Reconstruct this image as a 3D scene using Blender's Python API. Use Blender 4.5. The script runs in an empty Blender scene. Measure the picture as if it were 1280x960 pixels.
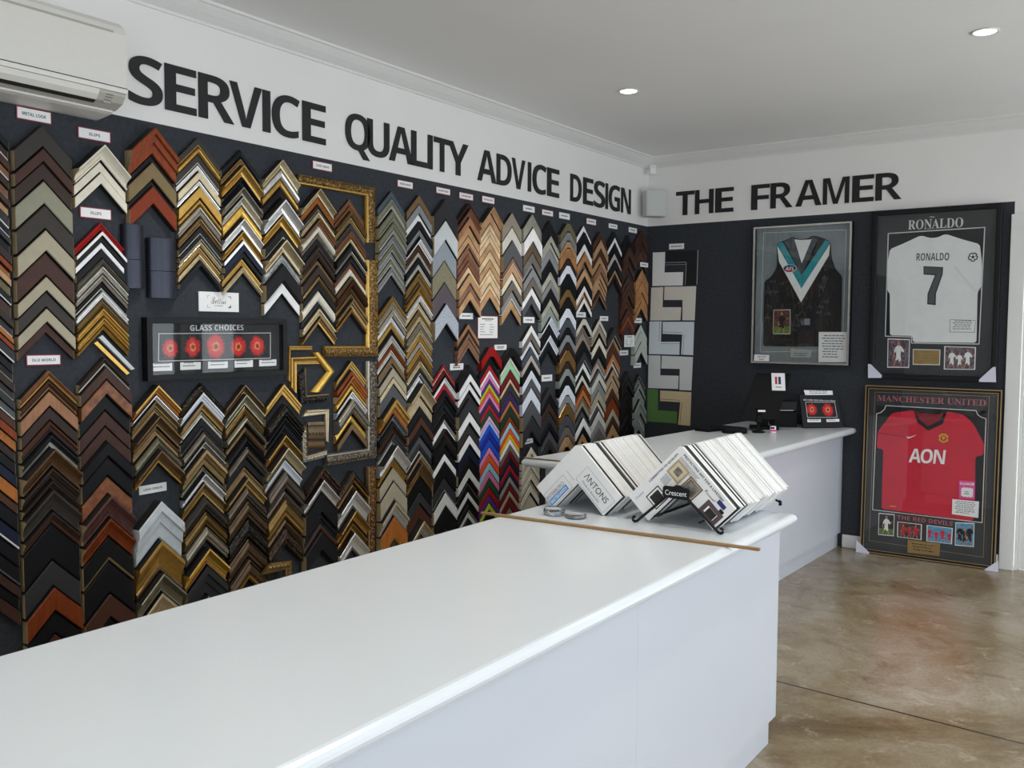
import bpy, math, random
from mathutils import Vector, Matrix
C = bpy.context.scene.collection
PI = math.pi
# columns: (axis y, width, phrase, [(apex z, band height, face colour, lip colour, profile, depth, own object?)])
COLUMNS=[
 (-5.1446,0.213,[
  (2.3163,0.0338,'bk','','f',0.0333,1),
  (2.2824,0.0367,'db','wh','f',0.0249,1),
  (2.2457,0.0368,'wn','','f',0.0335,1),
  (2.2089,0.034,'mb','wh','f',0.0283,1),
  (2.175,0.0312,'db','','f',0.028,1),
  (2.1438,0.0369,'mb','be','f',0.0183,1),
  (2.1069,0.0284,'wn','','f',0.0335,1),
  (2.0785,0.0284,'tn','','f',0.0141,1),
  (2.0501,0.0455,'ch','wh','f',0.0191,1),
  (2.0045,0.0314,'bk','wh','f',0.0227,1),
  (1.9732,0.0257,'ch','','f',0.0296,1),
  (1.9475,0.0343,'bk','','f',0.018,1),
  (1.9132,0.0372,'db','','f',0.0313,1),
  (1.876,0.0258,'rb','','f',0.0337,1),
  (1.8503,0.0229,'ob','','f',0.0173,1),
  (1.8274,0.0287,'tn','','f',0.0259,1),
  (1.7987,0.0344,'ol','','f',0.0142,1),
  (1.7642,0.0345,'bk','wh','f',0.0217,1),
  (1.7298,0.046,'wn','','f',0.0149,1),
  (1.6837,0.0346,'db','','f',0.0331,1),
  (1.6491,0.0346,'ch','wh','f',0.0227,1),
  (1.6145,0.0231,'ob','','f',0.033,1),
  (1.5914,0.0231,'rb','','f',0.0297,1),
  (1.5683,0.0463,'ch','wh','f',0.0313,1),
  (1.522,0.0348,'bk','','f',0.0175,1),
  (1.4872,0.0348,'bk','be','f',0.0155,1),
  (1.4524,0.0348,'db','','f',0.026,1),
  (1.4176,0.032,'ch','be','f',0.0174,1),
  (1.3856,0.0349,'ch','','f',0.0287,1),
  (1.3507,0.035,'dg','wh','f',0.0222,1),
  (1.3157,0.0379,'br','','f',0.0246,1),
  (1.2778,0.038,'rb','','f',0.0328,1),
  (1.2398,0.0409,'ob','','f',0.0244,1),
  (1.1989,0.0381,'db','','f',0.0162,1),
  (1.1608,0.0469,'bk','','f',0.0172,1),
  (1.1138,0.047,'nv','','f',0.0249,1),
  (1.0668,0.0589,'ob','','f',0.0305,1),
  (1.008,0.0383,'br','','f',0.0268,1),
  (0.9697,0.0679,'bk','','f',0.028,1),
  (0.9018,0.0651,'nv','wh','f',0.033,1),
  (0.8367,0.0652,'bk','','f',0.0279,1),
  (0.7714,0.0684,'bk','dg','f',0.0325,1),
  (0.7031,0.0447,'wn','','f',0.0293,1),
  (0.6584,0.0447,'bk','','f',0.0176,1),
  (0.6137,0.0597,'wn','','f',0.0275,1),
 ]),
 (-4.9137,0.212,[
  (2.2917,0.0841,'dm','','f',0.0301,1),
  (2.2076,0.0524,'br3','','f',0.0337,1),
  (2.1552,0.067,'db2','','f',0.0251,1),
  (2.0882,0.0877,'be3','','f',0.0311,1),
  (2.0005,0.0909,'dm','','f',0.0325,1),
  (1.9096,0.0823,'be','','f',0.0379,1),
  (1.8273,0.0885,'br3','','f',0.0273,1),
  (1.7388,0.0562,'be','','f',0.0328,1),
  (1.6826,0.061,'dm','','f',0.0238,1),
  (1.6215,0.0546,'be','','f',0.03,1),
  (1.5669,0.0387,'br3','','f',0.0176,1),
 ]),
 (-4.69,0.212,[
  (2.2562,0.0628,'cr','','s',0.0644,1),
  (2.1934,0.043,'cr','','f',0.0226,1),
  (2.1504,0.0461,'cr','','f',0.0306,1),
 ]),
 (-4.69,0.212,[
  (1.9613,0.0355,'rd','','t',0.0223,1),
  (1.9258,0.0176,'wh','','f',0.0321,1),
  (1.9082,0.0256,'bk','','f',0.0221,1),
  (1.8826,0.0263,'wh','','f',0.0206,1),
  (1.8563,0.0356,'bk','','f',0.0254,1),
  (1.8207,0.0279,'as','','n',0.0389,1),
  (1.7928,0.0326,'sv','','t',0.0312,1),
  (1.7603,0.0326,'as','','t',0.0259,1),
  (1.7277,0.0342,'bk','sv','t',0.0157,1),
  (1.6935,0.0311,'sv2','','t',0.0259,1),
  (1.6624,0.0333,'ag','','n',0.0269,1),
  (1.629,0.0352,'gd','','t',0.0287,1),
  (1.5938,0.0343,'gd','','t',0.0319,1),
  (1.5594,0.0188,'gd','','t',0.0243,1),
 ]),
 (-4.4663,0.212,[
  (2.3638,0.1125,'rb','','k',0.0581,1),
  (2.2513,0.0258,'bk','','f',0.0153,1),  # dark gap between samples, built as a black corner
  (2.2255,0.0742,'ol2','','f',0.0308,1),
  (2.1513,0.0226,'bk','','f',0.0166,1),  # another dark gap built as a black corner
  (2.1287,0.0777,'rb2','','f',0.0323,1),
 ]),
 (-4.2426,0.212,[
  (2.3643,0.0405,'dm','gd','f',0.0213,1),
  (2.3238,0.0304,'gd','','r',0.0294,1),
  (2.2934,0.0439,'dm','sv','f',0.015,1),
  (2.2495,0.0288,'sv2','','t',0.0162,1),
  (2.2208,0.0376,'cp','','f',0.0277,1),
  (2.1832,0.0285,'sv2','','t',0.0243,1),
  (2.1547,0.0509,'gd','','f',0.0314,1),
  (2.1038,0.0289,'gd','','r',0.0309,1),
  (2.0749,0.051,'as','','t',0.0298,1),
  (2.0239,0.0392,'bz','','t',0.0302,1),
  (1.9847,0.0341,'bk','sv','f',0.0242,1),
  (1.9506,0.0239,'bk','sv','f',0.0325,1),
  (1.9267,0.0239,'cp','','t',0.0273,1),
  (1.9028,0.0325,'ag','gd','t',0.017,1),
  (1.8703,0.0291,'cp','','t',0.0213,1),
  (1.8412,0.024,'bk','','f',0.0313,1),
 ]),
 (-4.0189,0.212,[
  (2.3506,0.0389,'bk','','r',0.021,1),
  (2.3117,0.0319,'bz','gd','t',0.0178,1),
  (2.2799,0.0567,'gd','','s',0.0415,1),
  (2.2232,0.039,'bk','','s',0.0339,1),
  (2.1841,0.0426,'as','','s',0.0384,1),
  (2.1415,0.0409,'sv','','s',0.0347,1),
  (2.1006,0.057,'gdb','','r',0.0252,1),
  (2.0436,0.0553,'sv2','','s',0.0402,1),
  (1.9883,0.0415,'gd','','s',0.0344,1),
  (1.9468,0.0229,'sv2','nv','f',0.032,1),
  (1.9239,0.0308,'nv','','f',0.0336,1),
  (1.8932,0.0265,'bk','','f',0.0265,1),
  (1.8667,0.0377,'gd','','t',0.0157,1),
  (1.829,0.0305,'cp','','t',0.0287,1),
 ]),
 (-3.7952,0.212,[
  (2.3397,0.0463,'cp','','s',0.0396,1),
  (2.2934,0.0426,'sv2','','r',0.0305,1),
  (2.2508,0.0408,'gd','','r',0.0209,1),
  (2.21,0.0557,'bk','','r',0.0212,1),
  (2.1543,0.0744,'sv2','','s',0.0582,1),
  (2.0799,0.0559,'gd','','s',0.0345,1),
  (2.024,0.056,'bk','sv','f',0.0352,1),
  (1.968,0.0654,'cp','','s',0.0619,1),
  (1.9025,0.0468,'mt','','n',0.0302,1),
  (1.8557,0.0882,'bk','','f',0.0389,1),
  (1.7675,0.0564,'wh','','f',0.0235,1),
 ]),
 (-3.567,0.212,[
  (2.2349,0.0426,'cp','','s',0.0449,1),
  (2.1924,0.0333,'ob','','t',0.0233,1),
  (2.159,0.0365,'db','as','t',0.0293,1),
  (2.1226,0.033,'cp','','t',0.0291,1),
  (2.0896,0.033,'mb','','k',0.0456,1),
  (2.0565,0.0389,'cr','','r',0.0335,1),
  (2.0177,0.0272,'mt2','','n',0.0228,0),
  (1.9904,0.0351,'bk','','f',0.0143,1),
  (1.9553,0.0663,'db','','t',0.0309,1),
  (1.889,0.0293,'bz','','t',0.0147,0),
  (1.8597,0.0477,'db','','f',0.0271,1),
  (1.812,0.0325,'ag','','n',0.0327,1),
  (1.7795,0.0392,'bk','','f',0.0273,1),
  (1.7404,0.0588,'cr','','r',0.0288,1),
  (1.6815,0.0299,'ch','','t',0.0194,0),
  (1.6517,0.0409,'cp','','t',0.033,1),
  (1.6108,0.0394,'bz','gd','k',0.0406,1),
 ]),
 (-3.344,0.212,[
  (2.2112,0.0343,'mb','','t',0.0141,0),
  (2.1769,0.0262,'mb','','t',0.016,0),
  (2.1507,0.0267,'ag','','n',0.0346,0),
  (2.124,0.038,'ag','','t',0.0198,1),
  (2.086,0.0324,'ch','','f',0.0222,0),
  (2.0537,0.0405,'mb','','t',0.0296,1),
  (2.0132,0.0324,'cp','bk','t',0.0211,0),
  (1.9807,0.0284,'bk','','f',0.0325,0),
  (1.9523,0.0365,'as','bk','t',0.0284,1),
  (1.9158,0.0284,'bk','','f',0.025,0),
  (1.8874,0.0285,'mb','','t',0.0176,0),
  (1.8589,0.0391,'cr','','r',0.0222,1),
  (1.8198,0.0261,'bz','','n',0.0373,0),
  (1.7938,0.0285,'br','','n',0.0418,0),
  (1.7652,0.0286,'bz','','n',0.0235,0),
  (1.7367,0.0327,'ag','','n',0.0247,0),
  (1.704,0.0474,'bz','','k',0.0408,1),
  (1.6566,0.0303,'gd','ch','t',0.0307,0),
 ]),
 (-3.348,0.212,[
  (1.3886,0.0494,'gd','ag','k',0.0278,1),
  (1.3392,0.0288,'rb','','f',0.0306,0),
  (1.3104,0.0412,'ob','','k',0.0417,1),
  (1.2692,0.0371,'gdb','','r',0.0278,1),
  (1.2321,0.0413,'sv2','','k',0.0328,1),
  (1.1908,0.0744,'as','','n',0.0509,1),
  (1.1163,0.0497,'gdb','','r',0.0213,1),
  (1.0667,0.0373,'bz','','f',0.0308,1),
 ]),
 (-3.04,0.212,[
  (2.2901,0.0382,'sg','','f',0.0206,0),
  (2.2519,0.0637,'og','sv','t',0.0265,1),
  (2.1881,0.0681,'og','','t',0.0387,1),
  (2.1201,0.0682,'og','sv','t',0.0384,1),
  (2.0518,0.047,'gr','sv','t',0.0334,1),
  (2.0049,0.041,'og','sv','t',0.0302,0),
  (1.9639,0.0402,'gr','sv','t',0.0157,0),
  (1.9237,0.0385,'og','sv','t',0.0158,0),
  (1.8851,0.0471,'gr','sv','t',0.0251,1),
 ]),
 (-3.04,0.212,[
  (1.7282,0.0275,'gd','','t',0.0311,0),
  (1.7006,0.0215,'sv','','t',0.0317,0),
  (1.6791,0.0237,'cp','','t',0.0267,0),
  (1.6554,0.0367,'sv','','t',0.0331,0),
  (1.6187,0.0345,'sv2','','t',0.017,0),
  (1.5842,0.0346,'gd','','t',0.0184,0),
  (1.5496,0.0303,'bk','','t',0.0206,0),
  (1.5194,0.0502,'sv','','t',0.0251,1),
  (1.4692,0.0277,'rb','','t',0.0202,0),
  (1.4415,0.039,'sv','','t',0.0164,0),
  (1.4024,0.0391,'bz','','f',0.0215,0),
  (1.3634,0.0217,'tp','','f',0.0146,0),
  (1.3417,0.0522,'be','','f',0.0308,1),
  (1.2895,0.0348,'cp','','f',0.0329,0),
  (1.2547,0.0784,'dg','','f',0.0289,1),
  (1.1763,0.0873,'gd','ob','k',0.0585,1),
  (1.089,0.035,'dg','sv','k',0.0382,0),
  (1.054,0.035,'bk','','f',0.0327,0),
  (1.019,0.035,'br','','t',0.0287,0),
  (0.984,0.0351,'dg','','s',0.0425,0),
  (0.9489,0.0263,'sv','','t',0.0207,0),
  (0.9226,0.0747,'sv2','','s',0.0641,1),
  (0.848,0.0484,'gd','','s',0.0297,1),
  (0.7996,0.0793,'be','sv','f',0.0282,1),
  (0.7203,0.1059,'be','sv','f',0.0347,1),
  (0.6144,0.0841,'be','sv2','k',0.0527,1),
  (0.5303,0.1331,'ob','gd','f',0.0377,1),
  (0.3972,0.0667,'br','','f',0.0372,1),
 ]),
 (-2.8175,0.212,[
  (2.2963,0.0511,'bz','','f',0.0233,1),
  (2.2453,0.0547,'gr','','f',0.0246,1),
  (2.1906,0.0397,'wh','','f',0.015,0),
  (2.1508,0.0442,'bk','','f',0.0312,0),
  (2.1067,0.0531,'gr','bk','t',0.0268,1),
  (2.0536,0.031,'wh','sv','k',0.0339,0),
  (2.0226,0.0399,'br','','t',0.0194,0),
  (1.9827,0.031,'sv','','t',0.0165,0),
  (1.9516,0.0355,'bk','','f',0.0231,0),
  (1.9161,0.0489,'sv','bk','t',0.0187,0),
  (1.8672,0.0222,'gd','','t',0.0253,0),
  (1.845,0.0289,'ag','','t',0.0181,0),
  (1.8161,0.0245,'bz','','t',0.0242,0),
  (1.7916,0.0223,'gd','','t',0.033,0),
  (1.7693,0.0267,'gd','','t',0.0214,0),
  (1.7426,0.0401,'sv2','','t',0.0331,0),
  (1.7024,0.0424,'cp','','t',0.0151,0),
  (1.66,0.0335,'ag','','t',0.025,0),
  (1.6265,0.0358,'cp','','t',0.026,0),
  (1.5907,0.0403,'as','','t',0.0332,0),
  (1.5504,0.0314,'cp','','t',0.0325,0),
  (1.519,0.0359,'gd','','t',0.0242,0),
  (1.4832,0.0359,'sv','','t',0.0292,0),
  (1.4473,0.0404,'gd','','t',0.0335,0),
  (1.4068,0.0315,'bz','','t',0.0287,0),
  (1.3754,0.0405,'cp','','t',0.0331,0),
  (1.3349,0.045,'ch','sv','t',0.0328,0),
  (1.2898,0.0406,'sv2','','r',0.0236,0),
  (1.2493,0.0767,'cp','','s',0.0592,1),
  (1.1725,0.0588,'cp','','f',0.0236,1),
  (1.1137,0.0543,'bk','','f',0.0287,1),
  (1.0594,0.0521,'br','','f',0.0373,1),
  (1.0073,0.0567,'bk','','f',0.0315,1),
  (0.9505,0.05,'dg','','f',0.0196,0),
  (0.9005,0.0546,'ch','sv','t',0.0225,1),
  (0.8459,0.0501,'cp','rb','k',0.0366,0),
  (0.7958,0.073,'bz','gd','s',0.0485,1),
  (0.7228,0.0914,'bk','','f',0.0247,1),
  (0.6314,0.0687,'ch','','f',0.0277,1),
  (0.5627,0.0918,'br','','f',0.0209,1),
  (0.471,0.0827,'cp','sv2','k',0.0628,1),
  (0.3882,0.0737,'bz','','f',0.0281,1),
 ]),
 (-2.595,0.212,[
  (2.3004,0.1214,'gl','','f',0.0313,1),
  (2.179,0.1162,'sp','','f',0.0327,1),
  (2.0628,0.1193,'sgl','','f',0.0227,1),
  (1.9435,0.1242,'os','','f',0.0217,1),
  (1.8192,0.12,'mv','','f',0.0231,1),
  (1.6993,0.1184,'lgl','','f',0.0397,1),
 ]),
 (-2.595,0.212,[
  (1.3466,0.0326,'rd2','cp','t',0.0161,0),
  (1.314,0.028,'dr','','t',0.0225,0),
  (1.286,0.0233,'bk','wh','t',0.0315,0),
  (1.2626,0.0234,'wh','','r',0.0257,0),
  (1.2393,0.0397,'rd2','','f',0.0144,0),
  (1.1995,0.0351,'bk','','f',0.0318,0),
  (1.1644,0.0328,'bk','','r',0.0217,0),
  (1.1317,0.0422,'bk','','f',0.0174,0),
  (1.0895,0.0422,'bk','','r',0.0207,0),
  (1.0473,0.0376,'bk','sv','t',0.0259,0),
  (1.0097,0.0376,'wh','','f',0.0148,0),
  (0.9722,0.047,'bk','br','k',0.0389,0),
  (0.9251,0.0518,'bk','','f',0.0322,0),
  (0.8734,0.0495,'bk','','f',0.0186,0),
  (0.8239,0.0448,'wh','','f',0.0225,0),
  (0.779,0.0969,'bk','','f',0.0239,1),
  (0.6822,0.0857,'ch','sv','f',0.0204,1),
  (0.5965,0.0802,'wh3','','f',0.0317,1),
  (0.5163,0.1308,'bk','','f',0.0289,1),
  (0.3855,0.1431,'bk','','f',0.0368,1),
 ]),
 (-2.3725,0.212,[
  (2.3033,0.033,'br','','s',0.03,0),
  (2.2703,0.052,'rb3','','s',0.0408,0),
  (2.2184,0.052,'ob3','','f',0.0333,0),
  (2.1663,0.0568,'tn','','f',0.0214,0),
  (2.1095,0.0474,'tn','','f',0.0211,0),
  (2.0621,0.0285,'mb2','','f',0.0277,0),
  (2.0337,0.0332,'mb2','','f',0.0189,0),
  (2.0005,0.038,'rb3','','f',0.0213,0),
  (1.9625,0.038,'rb3','','f',0.0255,0),
  (1.9244,0.0381,'pw','','f',0.0222,0),
  (1.8864,0.0619,'tn','','f',0.0375,0),
  (1.8244,0.0429,'mb2','','f',0.0312,0),
  (1.7815,0.0573,'tn','','f',0.0367,0),
 ]),
 (-2.3725,0.212,[
  (1.5856,0.0336,'ob3','','f',0.0225,0),
  (1.552,0.024,'db','','f',0.0178,0),
  (1.528,0.0288,'mb2','','f',0.0268,0),
  (1.4991,0.0337,'mb2','','f',0.0226,0),
  (1.4655,0.0241,'mb2','','f',0.0241,0),
 ]),
 (-2.3725,0.212,[
  (1.3403,0.0555,'bk','','f',0.033,0),
  (1.2848,0.0556,'wh','db','f',0.0388,0),
  (1.2292,0.0484,'wh','ch','f',0.0302,0),
  (1.1809,0.0436,'ch','','f',0.0165,0),
  (1.1373,0.0824,'ch','','f',0.0381,1),
  (1.0549,0.0728,'wh','db','f',0.0335,1),
  (0.982,0.0681,'ch','br','f',0.0264,0),
  (0.914,0.0633,'wh','bk','f',0.0346,0),
  (0.8506,0.0683,'nv','','f',0.0295,0),
  (0.7824,0.0713,'bk','','f',0.0312,1),
  (0.711,0.0582,'wh3','','f',0.0314,0),
  (0.6528,0.0416,'bk','sv','f',0.017,0),
  (0.6112,0.0441,'bk','','f',0.0212,0),
  (0.5671,0.0392,'wh3','','f',0.0227,0),
  (0.5279,0.0393,'bk','','f',0.0152,0),
  (0.4886,0.0393,'bk','sv','f',0.0285,0),
  (0.4493,0.0393,'wh3','','f',0.0205,0),
  (0.4099,0.1133,'bk','','f',0.0295,1),
 ]),
 (-2.15,0.212,[
  (2.3057,0.0391,'tn','','s',0.045,0),
  (2.2666,0.0636,'tn2','','f',0.016,0),
  (2.2031,0.0392,'pw','','f',0.016,0),
  (2.1639,0.0343,'pw','','f',0.016,0),
  (2.1296,0.0441,'pw','','f',0.016,0),
  (2.0855,0.0491,'tn','','f',0.016,0),
  (2.0364,0.054,'pw','','f',0.016,0),
  (1.9824,0.0541,'tn','','f',0.016,0),
  (1.9283,0.0345,'pw','','f',0.016,0),
  (1.8938,0.0591,'pw','','f',0.016,0),
  (1.8347,0.0345,'pw','','f',0.016,0),
  (1.8001,0.0543,'tn','','f',0.016,0),
 ]),
 (-2.15,0.212,[
  (1.4435,0.0672,'rd','','q',0.034,0),
  (1.3763,0.0423,'bk','','f',0.016,0),
  (1.334,0.0349,'rd2','','f',0.016,0),
  (1.2991,0.0249,'wh','','f',0.016,0),
  (1.2742,0.0299,'pk','','f',0.016,0),
  (1.2442,0.03,'pu','','f',0.016,0),
  (1.2143,0.028,'li','','f',0.016,0),
  (1.1863,0.027,'or','','f',0.016,0),
  (1.1593,0.0325,'pk','','f',0.016,0),
  (1.1268,0.0375,'pu2','','f',0.016,0),
  (1.0892,0.0326,'rd2','','f',0.016,0),
  (1.0567,0.0426,'dgn','','f',0.016,0),
  (1.014,0.0251,'pkl','','f',0.016,0),
  (0.989,0.0301,'lb','','f',0.016,0),
  (0.9588,0.0402,'bl','','f',0.016,0),
  (0.9186,0.0503,'bl2','','f',0.016,0),
  (0.8683,0.0503,'bl','','f',0.016,0),
  (0.818,0.0428,'pk','','f',0.016,0),
  (0.7752,0.053,'or','','f',0.016,0),
  (0.7222,0.0505,'sb','','f',0.016,0),
  (0.6717,0.0506,'pk2','','f',0.016,0),
  (0.6212,0.0557,'dgn','','f',0.016,0),
  (0.5655,0.0507,'rd3','','f',0.016,0),
  (0.5148,0.0507,'pu','','f',0.016,0),
  (0.4641,0.0406,'li','','f',0.016,0),
  (0.4235,0.0661,'bk','','f',0.016,0),
 ]),
 (-1.9275,0.212,[
  (2.2954,0.0926,'tpg','','f',0.0257,1),
  (2.2028,0.0857,'crg','','f',0.0257,1),
  (2.117,0.1086,'dg','','f',0.0339,1),
  (2.0084,0.043,'mb2','wh','f',0.0331,0),
  (1.9654,0.0507,'tn','','f',0.031,0),
  (1.9147,0.0507,'cr','','f',0.0251,0),
  (1.864,0.066,'tp','','f',0.0341,0),
  (1.798,0.061,'gr','wh','f',0.023,0),
  (1.737,0.0611,'tn','','f',0.0212,0),
 ]),
 (-1.9275,0.212,[
  (1.4358,0.0615,'bk','','q',0.034,0),
  (1.3743,0.0257,'cr','','f',0.016,0),
  (1.3486,0.0539,'lgn','','f',0.016,0),
  (1.2947,0.0591,'dr','','f',0.016,0),
  (1.2356,0.0257,'pw','','f',0.016,0),
  (1.2099,0.0566,'ch','','f',0.016,0),
  (1.1532,0.0567,'pu2','','f',0.016,0),
  (1.0965,0.031,'or2','','f',0.016,0),
  (1.0656,0.0723,'dgn2','','f',0.016,0),
  (0.9932,0.0362,'rb','','f',0.016,0),
  (0.957,0.0414,'sb','','f',0.016,0),
  (0.9156,0.0337,'or','','f',0.016,0),
  (0.882,0.0337,'ye','','f',0.016,0),
  (0.8483,0.0363,'wh','','f',0.016,0),
  (0.812,0.0415,'tp','','f',0.016,0),
  (0.7705,0.0442,'dr','','f',0.016,0),
  (0.7263,0.0442,'nv','','f',0.016,0),
  (0.6821,0.0416,'rd2','','f',0.016,0),
  (0.6405,0.0365,'nv','','f',0.016,0),
  (0.604,0.0417,'ggr','','f',0.016,0),
  (0.5623,0.0522,'dr','','f',0.016,0),
  (0.5101,0.0366,'be','','f',0.016,0),
  (0.4736,0.0732,'dr','','f',0.016,0),
  (0.4004,0.0681,'og','','f',0.016,0),
 ]),
 (-1.705,0.212,[
  (2.3096,0.0909,'wg','','f',0.0314,0),
  (2.2187,0.091,'wh','','f',0.039,0),
  (2.1277,0.0703,'wbr','','f',0.0328,0),
  (2.0573,0.0731,'wgr','','f',0.0327,0),
  (1.9843,0.0313,'gr','','f',0.0216,0),
  (1.9529,0.0601,'gr','','f',0.0356,0),
  (1.8928,0.0602,'tp','','f',0.0374,0),
  (1.8326,0.0576,'wh','','f',0.0262,0),
  (1.775,0.0577,'dg','','f',0.0265,0),
 ]),
 (-1.705,0.212,[
  (1.5806,0.0474,'wh','','f',0.0275,0),
  (1.5332,0.0506,'tp','','f',0.0258,0),
  (1.4825,0.0444,'wh2','','f',0.0156,0),
  (1.4382,0.0529,'sl','','f',0.0258,0),
  (1.3853,0.0423,'pwg','','f',0.0279,0),
  (1.343,0.0583,'bk','','f',0.0301,0),
  (1.2847,0.0583,'wh2','','f',0.0316,0),
  (1.2264,0.0584,'dg','','f',0.0325,0),
  (1.168,0.0851,'wh2','','f',0.0307,0),
  (1.0829,0.1012,'dg','','f',0.0392,1),
  (0.9818,0.1067,'ch','','f',0.0362,1),
 ]),
 (-1.705,0.212,[
  (0.774,0.0482,'cr','','f',0.0333,0),
  (0.7258,0.0482,'crd','','f',0.0279,0),
  (0.6776,0.0483,'cr','be','f',0.03,0),
  (0.6294,0.0322,'crd','','f',0.029,0),
  (0.5972,0.043,'cr','','f',0.0328,0),
  (0.5542,0.0322,'crd','','f',0.0208,0),
  (0.522,0.0645,'cr','bk','f',0.0265,0),
  (0.4574,0.1185,'crd','','f',0.0202,1),
 ]),
 (-1.4825,0.212,[
  (2.2886,0.1019,'bk','','f',0.0214,0),
  (2.1868,0.0483,'wgr2','','f',0.0332,0),
  (2.1384,0.0376,'wgr2','','f',0.0235,0),
  (2.1008,0.0753,'gr','','f',0.0224,0),
  (2.0255,0.0808,'bk','','f',0.0222,0),
  (1.9447,0.0593,'wgr2','','f',0.0304,0),
  (1.8854,0.054,'gr','','f',0.033,0),
  (1.8314,0.0703,'bk','','f',0.0367,0),
  (1.7611,0.0541,'wgr2','','f',0.0314,0),
  (1.7069,0.0705,'ggr','','f',0.0267,0),
  (1.6365,0.0434,'wh2','','k',0.04,0),
  (1.5931,0.0761,'bk','','f',0.0238,0),
  (1.517,0.0435,'wh2','','k',0.0327,0),
  (1.4735,0.0708,'bk','','f',0.0224,0),
 ]),
 (-1.4825,0.212,[
  (1.1624,0.0548,'ch','','f',0.0336,0),
  (1.1077,0.0548,'bk','','f',0.0308,0),
  (1.0528,0.0604,'wn','','f',0.0288,0),
  (0.9925,0.0714,'ch','','f',0.0246,0),
  (0.921,0.055,'bk','','f',0.0369,0),
  (0.866,0.0661,'dg','','f',0.0279,0),
  (0.7999,0.0662,'ch','','f',0.0382,0),
 ]),
 (-1.26,0.212,[
  (2.2904,0.0608,'ol','','q',0.034,0),
  (2.2296,0.0637,'wgl','','q',0.034,0),
  (2.1659,0.0471,'tn2','','q',0.034,0),
  (2.1188,0.0777,'ob4','','q',0.034,0),
  (2.0411,0.0417,'db','','q',0.034,0),
  (1.9995,0.0639,'wh2','','q',0.034,0),
  (1.9355,0.103,'bk','','q',0.034,1),
  (1.8325,0.0586,'ag2','','q',0.034,0),
  (1.774,0.0726,'bk','','q',0.034,0),
  (1.7014,0.0727,'wh2','','q',0.034,0),
  (1.6287,0.0672,'sl','','q',0.034,0),
  (1.5615,0.0448,'bk','','q',0.034,0),
  (1.5167,0.0561,'gr','','q',0.034,0),
  (1.4605,0.0505,'db','','q',0.034,0),
  (1.41,0.0843,'ag2','','q',0.034,0),
  (1.3257,0.045,'db','','q',0.034,0),
  (1.2806,0.0563,'ggr','','q',0.034,0),
  (1.2243,0.0621,'bk','','q',0.034,0),
  (1.1622,0.0734,'wh2','','q',0.034,0),
  (1.0888,0.0565,'gr','','q',0.034,0),
  (1.0323,0.0849,'ag2','','q',0.034,0),
  (0.9473,0.0794,'sl','','q',0.034,0),
  (0.8679,0.0681,'tp','','q',0.034,0),
  (0.7998,0.0796,'tn2','','q',0.034,0),
 ]),
 (-1.0375,0.212,[
  (2.2975,0.0483,'wh','br','f',0.0201,0),
  (2.2492,0.0797,'bk','','f',0.0351,0),
  (2.1695,0.0627,'wh','ob4','f',0.0292,0),
  (2.1068,0.0685,'ob4','','f',0.0353,0),
  (2.0383,0.0457,'tp','','f',0.0175,0),
  (1.9926,0.0572,'tn','','f',0.0337,0),
  (1.9355,0.0658,'bk','','f',0.036,0),
  (1.8697,0.0487,'wh','tn','f',0.0317,0),
  (1.821,0.0373,'tn','','f',0.02,0),
  (1.7837,0.0373,'wh','','f',0.0322,0),
 ]),
 (-1.0375,0.212,[
  (1.6315,0.0489,'crg','','q',0.034,0),
  (1.5826,0.049,'tp','','f',0.0199,0),
  (1.5336,0.0577,'tp2','','f',0.0206,0),
  (1.4759,0.0809,'bk','','f',0.0333,0),
  (1.3951,0.0723,'ch','gr','f',0.039,0),
  (1.3228,0.0492,'wh','','f',0.0255,0),
  (1.2736,0.0464,'bk','','f',0.02,0),
  (1.2272,0.0406,'cr','','f',0.0206,0),
  (1.1866,0.029,'bk','','f',0.0238,0),
  (1.1576,0.029,'rb','','f',0.0337,0),
  (1.1286,0.0523,'or2','','f',0.0286,0),
  (1.0763,0.0349,'ol','','f',0.0217,0),
  (1.0414,0.0407,'tp2','','f',0.0239,0),
  (1.0006,0.0349,'bk','','f',0.0184,0),
  (0.9657,0.0466,'sl','','f',0.0198,0),
  (0.9191,0.0642,'wh','','f',0.0362,0),
  (0.8549,0.0467,'bk','','f',0.0319,0),
  (0.8082,0.0643,'tn','','f',0.0274,0),
 ]),
 (-0.815,0.212,[
  (2.2733,0.0583,'br','','f',0.0296,0),
  (2.2149,0.0642,'tn2','','f',0.0381,0),
  (2.1507,0.0526,'br','','f',0.0343,0),
  (2.0981,0.0585,'tn2','','f',0.0292,0),
  (2.0396,0.0644,'mb2','','f',0.0392,0),
  (1.9751,0.0469,'tn2','','f',0.0317,0),
  (1.9282,0.0293,'tn','','f',0.0233,0),
  (1.8988,0.0499,'tn','','f',0.0179,0),
  (1.8489,0.0441,'br','tn','f',0.0307,0),
 ]),
 (-0.815,0.212,[
  (1.6341,0.0413,'crg','','f',0.032,0),
  (1.5928,0.0384,'tp2','','f',0.0274,0),
  (1.5544,0.0207,'be','','f',0.0301,0),
  (1.5337,0.0384,'bk','','f',0.0144,0),
  (1.4953,0.0592,'cr','','f',0.0324,0),
  (1.4361,0.08,'bk','','f',0.0361,0),
  (1.3561,0.0475,'tp2','','f',0.0197,0),
  (1.3086,0.0416,'pwg','','f',0.0171,0),
  (1.2671,0.0297,'dg','','f',0.0318,0),
  (1.2374,0.0595,'crg','','f',0.0356,0),
  (1.1779,0.0774,'gr','','f',0.0272,0),
  (1.1005,0.0715,'be','','f',0.0316,0),
  (1.029,0.0358,'cr','','f',0.0186,0),
  (0.9932,0.0418,'sl','','f',0.0206,0),
  (0.9514,0.0717,'crg','','f',0.0337,0),
  (0.8797,0.0598,'gr','','f',0.0352,0),
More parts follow.
